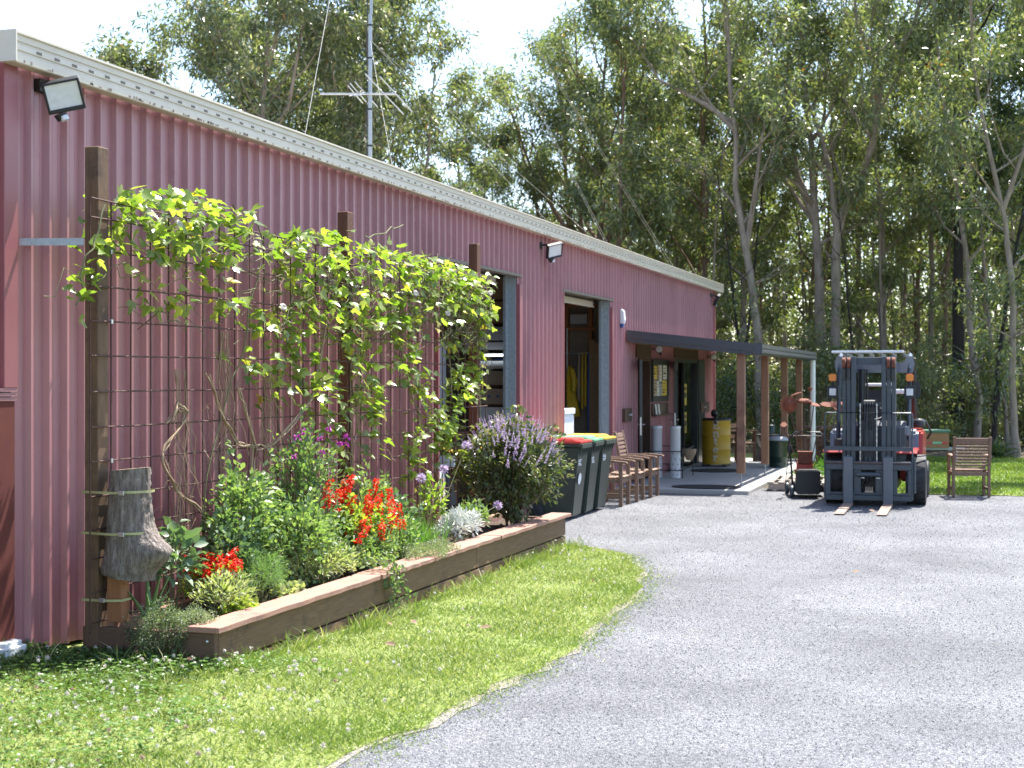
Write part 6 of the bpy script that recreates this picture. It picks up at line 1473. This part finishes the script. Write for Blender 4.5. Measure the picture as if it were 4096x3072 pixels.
bush('sweet_pea', 'pea mass at the foot of the mesh behind the fennel', (-4.88, 9.0, 0.48), (0.2, 0.42, 0.34), 1100, (0.03, 0.065), (0.02, 0.042), M['leaf_blue'], 'six', 0.3, full=True, stems=25)
bush('sweet_pea', 'pale green pea mass in front of the tall sweet pea', (-4.74, 9.85, 0.52), (0.22, 0.60, 0.36), 2300, (0.028, 0.06), (0.018, 0.036), M['leaf_pea'], 'six', 0.35, full=True, stems=60)
bush('sweet_pea', 'light green shoots between the salvia and the chive clump', (-4.72, 11.65, 0.36), (0.2, 0.36, 0.22), 800, (0.03, 0.06), (0.014, 0.03), M['leaf_pea'], 'six', 0.4, full=True, stems=20)
bush('low_herb', 'broad green herb leaves behind the chive clump', (-5.0, 12.3, 0.42), (0.12, 0.4, 0.26), 420, (0.05, 0.085), (0.03, 0.05), M['leaf_blue'], 'six', 0.4, full=True, stems=12)
t = thing('trailing_pea', 'trailing pea shoot hanging down over the front boards', 'plant', (-4.45, 10.4, 0.25))
b = MB(); tp = []
for q in range(9):
    y0 = random.uniform(-.18, .22); e = (random.uniform(.14, .22), y0 + random.uniform(-.2, .2), -random.uniform(.1, .34))
    w_ = wander((-0.1, y0, 0.06), (0.10, y0, 0.07), .02, 3) + wander((0.14, y0, 0.02), e, .02, 4); b.tube(w_, 0.0025, 4, caps=False); tp += w_
b.build('stems', M['stem'], t)
tp = np.array([list(p) for p in tp]); tp = np.repeat(tp, 3, axis=0) + RNG.normal(size=(len(tp)*3, 3))*0.02
mesh_obj('foliage', leaf_mesh('foliage', tp, rdir(len(tp)), rdir(len(tp), .6), RNG.uniform(.025, .055, len(tp)), RNG.uniform(.014, .032, len(tp)), M['leaf_pea'], 'six'), t)['kind'] = 'stuff'
t = thing('garlic_chives', 'upright clump of green strap leaves with lilac flower heads', 'plant', (-4.78, 12.15, 0.16))
n = 460; P_ = np.column_stack([RNG.normal(0, 0.10, n), RNG.normal(0, 0.16, n), np.zeros(n)]); D_ = np.column_stack([RNG.normal(0, .28, n), RNG.normal(0, .36, n), np.ones(n)])
mesh_obj('strap_leaves', leaf_mesh('strap_leaves', P_, D_, rdir(n), RNG.uniform(0.26, 0.52, n), RNG.uniform(0.006, 0.010, n), M['leaf_chive'], 'blade', droop=0.22), t)['kind'] = 'stuff'
for (x, y, z) in ((0.05, 0.62, 0.72), (0.12, 1.05, 0.92), (-0.05, 0.3, 0.66), (0.2, 1.75, 0.30)):
    b = MB(); b.tube(wander((0, y*0.25, 0.05), (x, y, z), .01, 4), 0.003, 5, caps=False); st_ = b.build('flower_stem', M['stem'], t)
    k = 60; D_ = rdir(k, .25); mesh_obj('flower_head', leaf_mesh('flower_head', D_*0.012 + [[x, y, z]], D_, rdir(k), 0.045, 0.014, M['petal_lilac'], 'diamond'), st_)
t = bush('dusty_miller', 'silver white dusty miller beside the front cap', (-4.66, 13.0, 0.33), (0.19, 0.34, 0.17), 900, (0.04, 0.085), (0.014, 0.026), M['leaf_silver'], 'six', 0.35, stems=10)
bush('low_herb', 'mixed green herb tuft between the silver plant and the basil', (-4.72, 13.55, 0.36), (0.17, 0.3, 0.2), 420, (0.03, 0.07), (0.014, 0.03), M['leaf_pea'], 'six', 0.5, stems=12)
bush('low_herb', 'yellow green shoots at the foot of the trellis beyond the chives', (-4.98, 13.1, 0.48), (0.14, 0.3, 0.32), 220, (0.05, 0.09), (0.02, 0.04), M['leaf_vine'], 'six', 0.5, stems=12)
t = bush('purple_basil', 'large purple flowering basil bush at the far end of the planter', (-4.70, 14.72, 0.80), (0.50, 0.66, 0.52), 9500, (0.035, 0.075), (0.02, 0.042), M['leaf_basil'], 'six', 0.1, stems=60, stem_m='twig', full=True, shell=0.75)
d = rdir(230, 0.75); d[:, 2] = np.abs(d[:, 2])
for i in range(230):
    b0 = d[i]*[0.50, 0.64, 0.50]*0.93 + [0, 0, 0.48]; k = 48; ln = random.uniform(.07, .19); dirv = nrm(np.array([[d[i][0]*.5 + random.gauss(0, .2), d[i][1]*.5 + random.gauss(0, .2), 1.0]]))[0]
    s_ = RNG.random(k)*ln; a = RNG.uniform(0, 6.28, k); D_ = np.column_stack([np.cos(a), np.sin(a), RNG.uniform(-.1, .6, k)])
    mesh_obj('flower_spike', leaf_mesh('flower_spike', b0[None] + dirv[None]*s_[:, None], D_, rdir(k), np.clip(0.020*(1.15 - s_/ln), .007, .02), 0.010, M['petal_lilac'], 'diamond'), t)
b = MB()
for q in range(7): b.tube(wander((random.gauss(0, .03), random.gauss(0, .03), -0.2), (random.gauss(0, .2), random.gauss(0, .25), 0.35), .03, 4), [0.016, 0.014, 0.012, 0.009, 0.006], 6)
b.build('trunk', M['twig'], t)

# ------------------------------------------------------------------ antenna mast on the roof
AN = thing('antenna_mast', 'tall television antenna mast with guy wires on the shed roof', 'antenna', (-8.0, 18.7, 3.8))
b = MB(); b.tube([(0, 0, -0.05), (0, 0, 2.9)], 0.028, 10); b.build('pole', M['pole'], AN)
b = MB(); b.tube([(0.02, -0.01, 2.9), (0.02, -0.01, 6.4)], 0.021, 10); b.build('upper_pole', M['pole'], AN)
b = MB(); b.tube([(-0.03, -0.03, 0), (-0.035, -0.03, 2.0), (-0.02, -0.03, 4.0)], 0.007, 6); b.build('cable', M['black'], AN)
b = MB(); b.bb((0.02, -0.06, 0.55), (0.09, -0.02, 0.72)); b.build('junction_box', M['greyp'], AN)
for z in (0.3, 1.1, 1.6, 2.3, 2.75):
    b = MB(); b.lathe([(0.036, -0.012), (0.036, 0.012)], 10, (0, 0, z)); b.build('clamp', M['black'], AN)
rx = Vector((0.953, 0.304, 0)); fx = Vector((-0.304, 0.953, 0))
def AP(r_, f_, z): v = rx*r_ + fx*f_; return (v.x, v.y, z)
b = MB(); b.tube([AP(-0.68, -0.05, 1.80), AP(0.36, -0.05, 1.80)], 0.014, 8); b.build('boom', M['pole'], AN)
for r0, L_, k in ((-0.17, 0.10, -1), (-0.14, 0.13, 1), (-0.10, 0.10, -1), (-0.05, 0.16, 1), (0.20, 0.30, 1), (0.36, 0.25, 1), (-0.20, 0.09, 1)):
    b = MB(); b.tube([AP(r0 - L_*0.8, -0.3, 1.80 + L_*0.75*k), AP(r0 + L_*0.8, 0.25, 1.80 - L_*0.75*k)], 0.008, 6); b.build('element', M['pole'], AN)
for z, pts in ((2.55, [(1.9, 15.0), (1.9, 22.4), (1.9, 25.6)]), (6.2, [(1.9, 25.0), (1.9, 25.2), (1.9, 30.8), (1.9, 31.2), (1.9, 12.6)])):
    for x, y in pts:
        b = MB(); b.tube([(0, 0, z), (x*0.5, (y - 18.7)*0.5, z*0.5 - 0.05), (x, y - 18.7, -0.05)], 0.0028, 4); b.build('guy_wire', M['wire'], AN)


# ------------------------------------------------------------------ trees
def limb_path(p0, d, L, k=5, curve=0.35, wob=0.10):
    p = Vector(p0); d = Vector(d).normalized(); out = [p.copy()]
    for i in range(k):
        d = (d + Vector((random.gauss(0, wob), random.gauss(0, wob), curve/k + random.gauss(0, wob*0.6)))).normalized()
        p = p + d*(L/k); out.append(p.copy())
    return out
def tree_mesh(seed, H, base, spread, tr, path=None, limbs=11, leaves=15000, leaf=0.13, mats=('bark_pale', 'leaf_tree'), forks=None, clump=0.62, low=0.0, dead=6):
    """a tapered wandering trunk with forks, limbs and twigs; leaves in sprays round the twig ends"""
    random.seed(seed); global RNG
    RNG = np.random.default_rng(seed)
    leaves = int(leaves*1.1); leaf = leaf*1.28; low = low*2 + 14; base = base*0.68; limbs = int(limbs*1.35); clump = clump*0.98; spread = spread*1.08
    W = MB()
    if path is None:
        a = random.uniform(0, 6.28); ln = random.uniform(0, 0.09)
        path = [(math.cos(a)*ln*H*t*t + random.gauss(0, 0.12)*t, math.sin(a)*ln*H*t*t + random.gauss(0, 0.12)*t, H*0.93*t) for t in np.linspace(0, 1, 9)]
        path[0] = (0, 0, -0.1)
    stems = [[Vector(p) for p in path]] + [[Vector(p) for p in f] for f in (forks or [])]
    tips = []
    for si, st in enumerate(stems):
        k = len(st); r0 = tr*(1 if si == 0 else 0.62)
        pts = []; rs = []
        for i in range(k - 1):
            for q in range(3):
                t = (i + q/3)/(k - 1); p = st[i].lerp(st[i+1], q/3)
                pts.append(p + Vector((random.gauss(0, r0*0.07), random.gauss(0, r0*0.07), 0))); rs.append(max(0.02, r0*(1 - 0.86*t)**0.9*(1.25 if (i == 0 and q == 0 and si == 0) else 1)*random.uniform(0.92, 1.08)))
        pts.append(st[-1]); rs.append(0.018)
        W.tube(pts, rs, 9)
        zb = base*H if si == 0 else st[0].z
        nl = limbs if si == 0 else max(4, limbs//2)
        for j in range(nl):
            f = (j + random.random()*0.8)/nl; z = zb + (st[-1].z - zb)*f
            i = 0
            while i < k - 2 and st[i+1].z < z: i += 1
            t = (z - st[i].z)/max(1e-3, st[i+1].z - st[i].z); p = st[i].lerp(st[i+1], min(max(t, 0), 1))
            az = j*2.4 + random.uniform(-.6, .6) + si; up = random.uniform(0.45, 1.15) + 0.5*f
            L_ = spread*random.uniform(0.65, 1.15)*(1.05 - 0.62*f) * (0.7 if f < 0.12 else 1)
            lp = limb_path(p, (math.cos(az), math.sin(az), up), L_, 5, 0.5, 0.16)
            rr = max(0.018, r0*0.36*(1 - 0.6*f)); W.tube(lp, [rr*(1 - 0.15*q) for q in range(6)], 6, caps=False)
            tips.append((lp[-1], 1.0))
            for q in range(random.randint(3, 5)):
                s = random.uniform(0.35, 0.95); ii = min(4, int(s*5)); p2 = lp[ii].lerp(lp[ii+1], s*5 - ii)
                a2 = az + random.uniform(-1.3, 1.3); l2 = L_*random.uniform(0.25, 0.5)
                l2p = limb_path(p2, (math.cos(a2), math.sin(a2), random.uniform(0.1, 1.1)), l2, 3, 0.3, 0.2); W.tube(l2p, [rr*0.45, rr*0.36, rr*0.26, 0.008], 4, caps=False)
                tips.append((l2p[-1], 0.85)); tips.append((l2p[1], 0.6))
                if random.random() < 0.5:
                    l3 = limb_path(l2p[2], (math.cos(a2 + 1), math.sin(a2 + 1), random.uniform(-.3, .8)), l2*0.6, 2, 0.2, 0.2); W.tube(l3, [0.014, 0.010, 0.006], 3, caps=False); tips.append((l3[-1], 0.7))
        tips.append((st[-1], 1.0)); tips.append((st[-1].lerp(st[-2], 0.4), 0.9))
    zt = stems[0][-1].z
    for q in range(dead):
        z = random.uniform(0.15, base)*H; i = min(int(z/(H*0.93)*(len(path)-1)), len(path)-2); p = stems[0][i].lerp(stems[0][i+1], 0.5)
        W.tube(limb_path(p, (random.gauss(0, 1), random.gauss(0, 1), random.uniform(-.1, .9)), random.uniform(0.5, 1.8), 4, 0.1, 0.25), [0.022, 0.018, 0.013, 0.009, 0.005], 4, caps=False)
    for q in range(int(low)):   # thin low sprays beside the trunk
        a = random.uniform(0, 6.28); r_ = random.uniform(0.2, 1.1); tips.append((Vector((math.cos(a)*r_, math.sin(a)*r_, random.uniform(0.06, base)*H)), 0.55))
    cw = np.array([t_[1] for t_ in tips]); cc = np.array([list(t_[0]) for t_ in tips])
    cnt = RNG.multinomial(leaves, cw**1.6/np.sum(cw**1.6))
    idx = np.repeat(np.arange(len(tips)), cnt); n = len(idx)
    d = rdir(n); rad = clump*cw[idx]*RNG.random(n)**0.55*RNG.uniform(0.75, 1.25, len(tips))[idx]
    sq = RNG.uniform(0.55, 1.1, (len(tips), 3))[idx]
    P_ = cc[idx] + d*rad[:, None]*sq + [[0, 0, 0.05]]
    D_ = nrm(d*0.5 + RNG.normal(size=(n, 3))*0.5 + [[0, 0, -0.4]])
    lf = leaf_mesh('leaf_crown', P_, D_, rdir(n, 0.5), RNG.uniform(leaf*0.65, leaf*1.25, n), RNG.uniform(leaf*0.20, leaf*0.34, n), M[mats[1]], 'diamond', 0.12, 0.1)
    tm = W.mesh('tree_trunk', M[mats[0]])
    return tm, lf
def plant_tree(ms, label, loc, rz=0, s=1.0, group=None, name='tree'):
    t = thing(name, label, 'tree', loc, rz, group); t.scale = (s, s, s*random.uniform(0.95, 1.06))
    mesh_obj('trunk', ms[0], t); mesh_obj('crown', ms[1], t)
    return t
PN = 'paperbark_tree'
# trees one can tell apart: trunks where the photograph shows them
plant_tree(tree_mesh(101, 15, 0.5, 2.8, 0.135, [(0.1, 0, -.1), (.05, 0, 1.5), (0, 0, 2.9), (-.33, 0, 5.1), (-.57, 0, 6.4), (-.57, 0, 7.7), (-.73, 0, 9.1), (-.8, 0, 10.8), (-.9, 0, 13.6)], 10, 12000, forks=[[(-.6, 0, 7.9), (-1.1, .1, 8.4), (-1.73, .2, 8.8), (-2.66, .3, 9.3), (-3.4, .4, 10.4)], [(-.3, 0, 4.9), (-.1, -.1, 6.0), (.1, -.2, 7.4), (.4, -.2, 9)]]), 'pale leaning paperbark trunk rising left behind the porch awning', (-5.6, 38.6, -.1), name=PN)
plant_tree(tree_mesh(102, 15, 0.5, 3.0, 0.19, [(0, 0, -.1), (0.05, 0, 1.5), (-.05, 0, 3.2), (-.1, 0, 5), (-.2, 0, 6.6), (-.3, 0, 8.4), (-.5, 0, 10.5), (-.6, 0, 13.5)], 10, 12000, forks=[[(-.18, 0, 6.3), (-.7, .2, 7.6), (-.9, .2, 9.2), (-1.0, .3, 11.5)]]), 'thick pale paperbark trunk just left of the forklift mast', (-4.15, 40.6, -.1), name=PN)
plant_tree(tree_mesh(103, 15, 0.5, 3.0, 0.15, [(0, 0, -.1), (-.08, 0, 2.0), (-.04, 0, 3.8), (0, 0, 5.6), (.5, 0, 6.5), (.93, 0, 7.6), (1.08, 0, 8.8), (1.2, 0, 9.4), (1.94, 0, 10.4), (2.2, 0, 11.3), (2.4, 0, 13.8)], 11, 13000, forks=[[(0, 0, 5.4), (-.2, -.1, 7.0), (-.43, -.1, 7.9), (-.86, 0, 9.0), (-1.0, 0, 11.4)], [(1.08, 0, 8.7), (.95, 0, 9.6), (.5, .2, 10.8), (0.3, .2, 12.4)]]), 'forked pale paperbark with a curving right limb behind the forklift', (-3.72, 40.2, -.1), name=PN)
plant_tree(tree_mesh(104, 17, 0.55, 2.8, 0.185, [(0, 0, -.1), (0.03, 0, 3), (0.05, 0, 6), (.12, 0, 9), (.1, 0, 12), (.2, 0, 16)], 9, 9000, mats=('bark_dark', 'leaf_dark')), 'thick charred black trunk standing behind the beehives', (-0.66, 40.4, -.1), name='ironbark_tree')
plant_tree(tree_mesh(105, 14, 0.45, 2.4, 0.105, [(0, 0, -.1), (0.1, 0, 1.2), (-.1, 0, 2.6), (-.2, 0, 4.6), (-.55, 0, 7), (-.9, 0, 9.5), (-1.1, 0, 13)], 9, 9500, low=6), 'pale crooked trunk close to the right of the black trunk', (-0.2, 39.6, -.1), name=PN)
plant_tree(tree_mesh(106, 11, 0.55, 1.8, 0.075, [(0, 0, -.1), (.1, 0, 2), (.35, 0, 4), (.7, 0, 6), (.9, 0, 10)], 8, 6000, mats=('bark_dark', 'leaf_dark')), 'slim black leaning trunk right of the lone armchair', (0.22, 38.4, -.1), name='ironbark_tree')
plant_tree(tree_mesh(107, 12, 0.42, 2.0, 0.065, [(0, 0, -.1), (-.15, 0, 1.6), (-.1, 0, 3.4), (0.1, 0, 5), (0, 0, 8), (.2, 0, 11)], 9, 8000, low=8), 'slender wavy grey trunk between the leaning black trunk and the frame edge tree', (0.62, 40.6, -.1), name=PN)
plant_tree(tree_mesh(108, 14, 0.42, 2.4, 0.095, [(0, 0, -.1), (-.1, 0, 1.8), (-.05, 0, 3.4), (-.25, 0, 5.2), (-.65, 0, 7), (-.95, 0, 8.6), (-1.2, 0, 13)], 10, 9500, low=4, forks=[[(-.3, 0, 5.4), (.2, 0, 6.8), (.3, 0, 8.5), (.2, 0, 10.5)]]), 'straight pale grey trunk at the right end of the lawn', (0.72, 36.5, -.1), name=PN)
plant_tree(tree_mesh(109, 14, 0.45, 2.2, 0.10, None, 9, 9000, low=10), 'grey brown trunk behind the right corner of the forklift', (-1.42, 44.5, -.1), name=PN)
plant_tree(tree_mesh(110, 14, 0.5, 2.2, 0.075, None, 9, 8500, low=10, mats=('bark_red', 'leaf_tree')), 'reddish slender trunk left of the charred black trunk', (-1.05, 43.6, -.1), name=PN)
plant_tree(tree_mesh(111, 13.5, 0.5, 3.2, 0.15, [(0, 0, -.1), (0.1, 0, 2.5), (0, 0, 5), (.2, 0, 7), (.1, 0, 9), (.4, 0, 12.2)], 10, 15000, mats=('bark_red', 'leaf_tree'), forks=[[(0, 0, 4.5), (-.5, 0, 6), (-.5, 0, 8), (-.7, 0, 11.8)], [(0.05, 0, 5), (.7, .1, 6.5), (.9, 0, 8.5), (1.6, 0, 11)], [(0, 0, 4.8), (-1.2, .2, 6.2), (-2.1, .3, 7.6), (-2.8, .3, 9.5)]]), 'many stemmed reddish tree rising over the middle of the shed roof', (-10.9, 42.5, -.1), name='gum_tree')
plant_tree(tree_mesh(112, 13.2, 0.4, 3.2, 0.14, None, 11, 16000, mats=('bark_red', 'leaf_tree'), forks=[[(0, 0, 4), (-1.0, 0, 6), (-1.6, 0, 8.4), (-2.2, 0, 10.5)]]), 'open gum tree right of the sky gap above the roof', (-12.0, 44.3, -.1), name='gum_tree')
plant_tree(tree_mesh(113, 13.0, 0.42, 3.4, 0.14, [(0, 0, -.1), (0, 0, 3.4), (.05, 0, 5.8), (.45, 0, 7.4), (.6, 0, 9.2), (.9, 0, 12)], 12, 19000, mats=('bark_pale', 'leaf_grey'), forks=[[(.02, 0, 5.6), (-.9, 0, 6.5), (-2.0, 0, 7.6), (-2.6, .2, 9.2)], [(.3, 0, 6.8), (1.2, 0, 8.2), (1.6, 0, 10.2)]]), 'grey leaved paperbark with a pale fork left of the antenna mast', (-16.7, 31.4, -.1), name=PN)
plant_tree(tree_mesh(114, 12.8, 0.38, 3.2, 0.14, None, 12, 18000, mats=('bark_pale', 'leaf_grey')), 'grey leaved paperbark directly behind the antenna mast', (-14.5, 33.5, -.1), name=PN)
plant_tree(tree_mesh(115, 10.4, 0.40, 2.3, 0.15, None, 12, 8500, mats=('bark_pale', 'leaf_grey'), clump=0.5), 'smaller wispy paperbark at the left end of the tree line', (-20.3, 32.2, -.1), name=PN)
plant_tree(tree_mesh(116, 12.6, 0.35, 3.0, 0.13, None, 12, 18000, mats=('bark_pale', 'leaf_grey'), forks=[[(0, 0, 3.6), (.9, 0, 5.2), (1.3, 0, 7.6), (1.5, 0, 10)]]), 'grey leaved paperbark left of the sky gap', (-15.1, 36.1, -.1), name=PN)
plant_tree(tree_mesh(117, 14, 0.62, 2.6, 0.16, [(0, 0, -.1), (0.1, 0, 4), (0, 0, 7), (-.5, 0, 9.5), (-.9, 0, 12)], 9, 5200, leaf=0.16, mats=('bark_dark', 'leaf_dark'), clump=0.45), 'dark gum whose sprays hang into the top right corner', (2.3, 31.0, -.1), name='gum_tree')
# the rest of the forest: several kinds, copied with their parts
KIND = [tree_mesh(200 + i, (13.6, 12.6, 14.4, 13.2, 15.0, 12.4)[i], (.26, .30, .36, .22, .34, .26)[i], (2.8, 2.6, 2.8, 3.0, 2.5, 2.8)[i], (.12, .10, .13, .105, .115, .09)[i], None, 12, 14500, 0.135, (('bark_pale', 'leaf_tree'), ('bark_red', 'leaf_tree'), ('bark_pale', 'leaf_dark'), ('bark_red', 'leaf_tree'), ('bark_pale', 'leaf_tree'), ('bark_pale', 'leaf_grey'))[i], low=(6, 10, 4, 12, 6, 8)[i]) for i in range(6)]
random.seed(31)
protos = {}
ZONES = [('of those behind the forklift', 'forest behind the forklift', [(-6.6, 42.5), (-5.0, 45.5), (-2.7, 43.6), (-3.9, 49.5), (-1.9, 47.2), (-6.9, 48.5), (-1.2, 52)], (0, 1, 3, 4)),
         ('of those at the right edge', 'wood at the right edge', [(0.0, 46.5), (1.4, 42.6), (0.9, 50.5), (2.6, 46), (2.2, 52)], (2, 4, 1)),
         ('above the far half of the roof', 'trees over the far half of the roof', [(-8.2, 44.5), (-9.6, 47.5), (-11.0, 48.4), (-8.4, 50), (-11.2, 52), (-12.6, 51.5), (-7.6, 42.4), (-9.7, 40.2), (-14.3, 42.2), (-15.4, 46.5), (-13.7, 47.0), (-14.25, 39.7)], (0, 1, 3, 3)),
         ('above the near half of the roof', 'trees over the near half of the roof', [(-17.6, 35.8), (-17.9, 33.2), (-19.4, 37.5), (-18.6, 40.0), (-17.4, 39.8), (-16.9, 37.6)], (5, 5, 0))]
ORD = ['leftmost', 'second from left', 'third from left', 'fourth from left', 'fifth from left', 'sixth from left', 'seventh from left', 'eighth from left', 'ninth from left', 'tenth from left', 'eleventh from left', 'twelfth from left', 'thirteenth from left']
BARK = ['pale trunked olive', 'reddish trunked olive', 'pale trunked dark', 'reddish trunked leafy', 'tall pale trunked', 'grey green']
for zone, grp, spots, kinds in ZONES:
    spots = sorted(spots, key=lambda q: (q[0]*0.953 + q[1]*0.304)/(-q[0]*0.304 + q[1]*0.953))
    for i, (x, y) in enumerate(spots):
        kd = kinds[i % len(kinds)]; lab = '%s tree %s %s' % (BARK[kd], ORD[i], zone)
        s = random.uniform(0.9, 1.08)*(0.70 if x > 0.8 else 0.76 if -15.5 < x < -13.6 and y < 48 else 1.0)
        if kd not in protos:
            protos[kd] = t = plant_tree(KIND[kd], lab, (x, y, -.1), random.uniform(0, 6.28), s, grp, 'forest_tree')
        else:
            t = copy_tree(protos[kd]); t.location = (x, y, -.1); t.rotation_euler = (0, 0, random.uniform(0, 6.28)); t.scale = (s, s, s*random.uniform(.93, 1.08)); t['label'] = lab; t['group'] = grp
# slim understorey trunks
def sapling(seed, H, m):
    random.seed(seed); W = MB(); p = limb_path((0, 0, -.1), (random.gauss(0, .08), random.gauss(0, .08), 1), H, 7, 0.1, 0.06); W.tube(p, [0.055*(1 - .11*i) for i in range(8)], 6)
    for q in range(7):
        i = random.randint(2, 6); W.tube(limb_path(p[i], (random.gauss(0, 1), random.gauss(0, 1), random.uniform(.3, 1.2)), random.uniform(.5, 1.5), 3, .2, .2), [.018, .013, .009, .005], 4, caps=False)
    return W.mesh('sapling_trunk', M[m])
SAP = [sapling(300 + i, (7.5, 9, 8, 6.5)[i], ('bark_pale', 'bark_red', 'bark_pale', 'bark_dark')[i]) for i in range(4)]
random.seed(77)
for i in range(46):
    x = -7.5 + 11.2*random.random(); y = random.uniform(39.5, 52)
    o = mesh_obj('slim_trunk', SAP[i % 4], None, (x, y, -.1)); o.rotation_euler = (random.gauss(0, .03), random.gauss(0, .03), random.uniform(0, 6.28)); s = random.uniform(.7, 1.25); o.scale = (s, s, random.uniform(.9, 1.3))
    tag(o, 'thin bare sapling trunk among the forest trees beyond the lawn', 'sapling', 'saplings in the forest beyond the lawn')
# shrubs along the forest edge
def shrub_mesh(seed, r, h, n, leaf, m):
    global RNG
    RNG = np.random.default_rng(seed); random.seed(seed)
    k = 26; c = np.column_stack([RNG.normal(0, r*.45, k), RNG.normal(0, r*.45, k), RNG.uniform(.12, .95, k)*h]); c[:, :2] *= (1.15 - c[:, 2:]/h*.6)
    idx = RNG.integers(0, k, n); d = rdir(n); P_ = c[idx] + d*(RNG.random(n)**.6)[:, None]*r*.38*[[1, 1, .8]]; P_[:, 2] = np.maximum(P_[:, 2], .03)
    lf = leaf_mesh('shrub_foliage', P_, nrm(d + RNG.normal(size=(n, 3))*.6), rdir(n, .6), RNG.uniform(leaf*.6, leaf*1.2, n), RNG.uniform(leaf*.28, leaf*.42, n), M[m], 'diamond', .12, .1)
    W = MB()
    for q in range(12): W.tube(limb_path((random.gauss(0, .06), random.gauss(0, .06), -.05), (c[q][0]*.6, c[q][1]*.6, c[q][2]), float(np.linalg.norm(c[q])), 3, .1, .1), [.02, .016, .011, .006], 4, caps=False)
    return W.mesh('shrub_stems', M['twig']), lf
SHR = [shrub_mesh(400, 1.3, 2.4, 6500, .10, 'leaf_dark'), shrub_mesh(401, 1.2, 1.6, 5200, .09, 'leaf_tree'), shrub_mesh(402, 1.1, 3.0, 6000, .11, 'leaf_tree'), shrub_mesh(403, 1.0, 1.2, 4200, .08, 'leaf_grey')]
random.seed(5)
def plant_shrub(k, x, y, s, lab, grp=None):
    t = thing('shrub', lab, 'shrub', (x, y, -.1), random.uniform(0, 6.28), grp); t.scale = (s, s, s)
    mesh_obj('stems', SHR[k][0], t); mesh_obj('foliage', SHR[k][1], t)
plant_shrub(0, -6.1, 36.2, 0.85, 'glossy dark shrub behind the yellow drum and far corner of the shed')
plant_shrub(0, -4.75, 36.6, 0.72, 'glossy dark shrub between the porch posts')
plant_shrub(1, -3.55, 37.4, 0.8, 'olive shrub beside the white downpipe')
for i in range(38):
    x = -9.5 + 13.5*random.random(); y = random.uniform(38.5, 50)
    plant_shrub((1, 2, 3, 2, 1)[i % 5], x, y, random.uniform(.6, 1.1), 'leafy shrub in the shaded understorey beneath the forest trees', 'understorey shrubs')
for i in range(12):
    plant_shrub((2, 1, 2)[i % 3], random.uniform(-20, -9), random.uniform(41, 50), random.uniform(.9, 1.4), 'tall shrub under the trees behind the shed', 'shrubs behind the shed')
# the far wood, read as one mass
RNG = np.random.default_rng(900)
n = 135000
x = RNG.uniform(-36, 12, n); y = 57 + RNG.uniform(0, 12, n); zz = RNG.random(n)
top = 10.5 + 2.0*np.sin(x*.9) + 1.4*np.sin(x*2.1 + 1) - np.where((x > -22.4) & (x < -17.6), 6.0, 0) - np.clip((x - 3)*0.6, 0, 4)
top = np.where(x < -29, 5.5, top)
cl = 0.5 + 0.5*np.sin(x*3.1 + 2*np.sin(zz*9))*np.sin(zz*23 + x)
keep = RNG.random(n) < (0.35 + 0.65*cl + 0.4*(zz < 0.55))
P_ = np.column_stack([x, y, -.1 + top*zz**1.05])[keep]
tagm = leaf_mesh('far_wood', P_, rdir(len(P_)), rdir(len(P_), .4), RNG.uniform(.22, .42, len(P_)), RNG.uniform(.08, .14, len(P_)), M['leaf_wood'], 'diamond', .12)
tag(mesh_obj('far_wood', tagm), kind='stuff')
b = MB()
random.seed(12)
for i in range(120):
    xx = random.uniform(-30, 10); yy = random.uniform(53, 66); r_ = random.uniform(.05, .14)
    b.tube(limb_path((xx, yy, -.2), (random.gauss(0, .05), 0, 1), random.uniform(8, 12) if -17 < xx < 4 else 5.5, 4, .1, .04), [r_, r_*.85, r_*.7, r_*.5, .02], 5, caps=False)
tag(b.build('far_wood_trunks', M['bark_pale']), kind='stuff')
# wire fence at the forest edge
fn = thing('wire_fence', 'faint wire and chain link fence running through the trees', 'fence', (-8, 46.4, -.1))
for i in range(7):
    b = MB(); b.tube([(i*2.2, 0, 0), (i*2.2, 0, 2.1)], 0.025, 8); b.build('post', M['galv'], fn)
for z in (1.3, 1.6, 1.85, 2.05):
    b = MB(); b.tube([(0, 0, z), (13.2, 0, z)], 0.005, 4); b.build('wire', M['galv'], fn)
b = MB()
for i in range(170):
    x0 = i*0.078; b.tube([(x0, .01, 0.02), (x0 + .65, .01, 1.3)], 0.0028, 3, caps=False); b.tube([(x0 + .65, -.01, 0.02), (x0, -.01, 1.3)], 0.0028, 3, caps=False)
b.build('chain_link', M['galv'], fn)['kind'] = 'stuff'
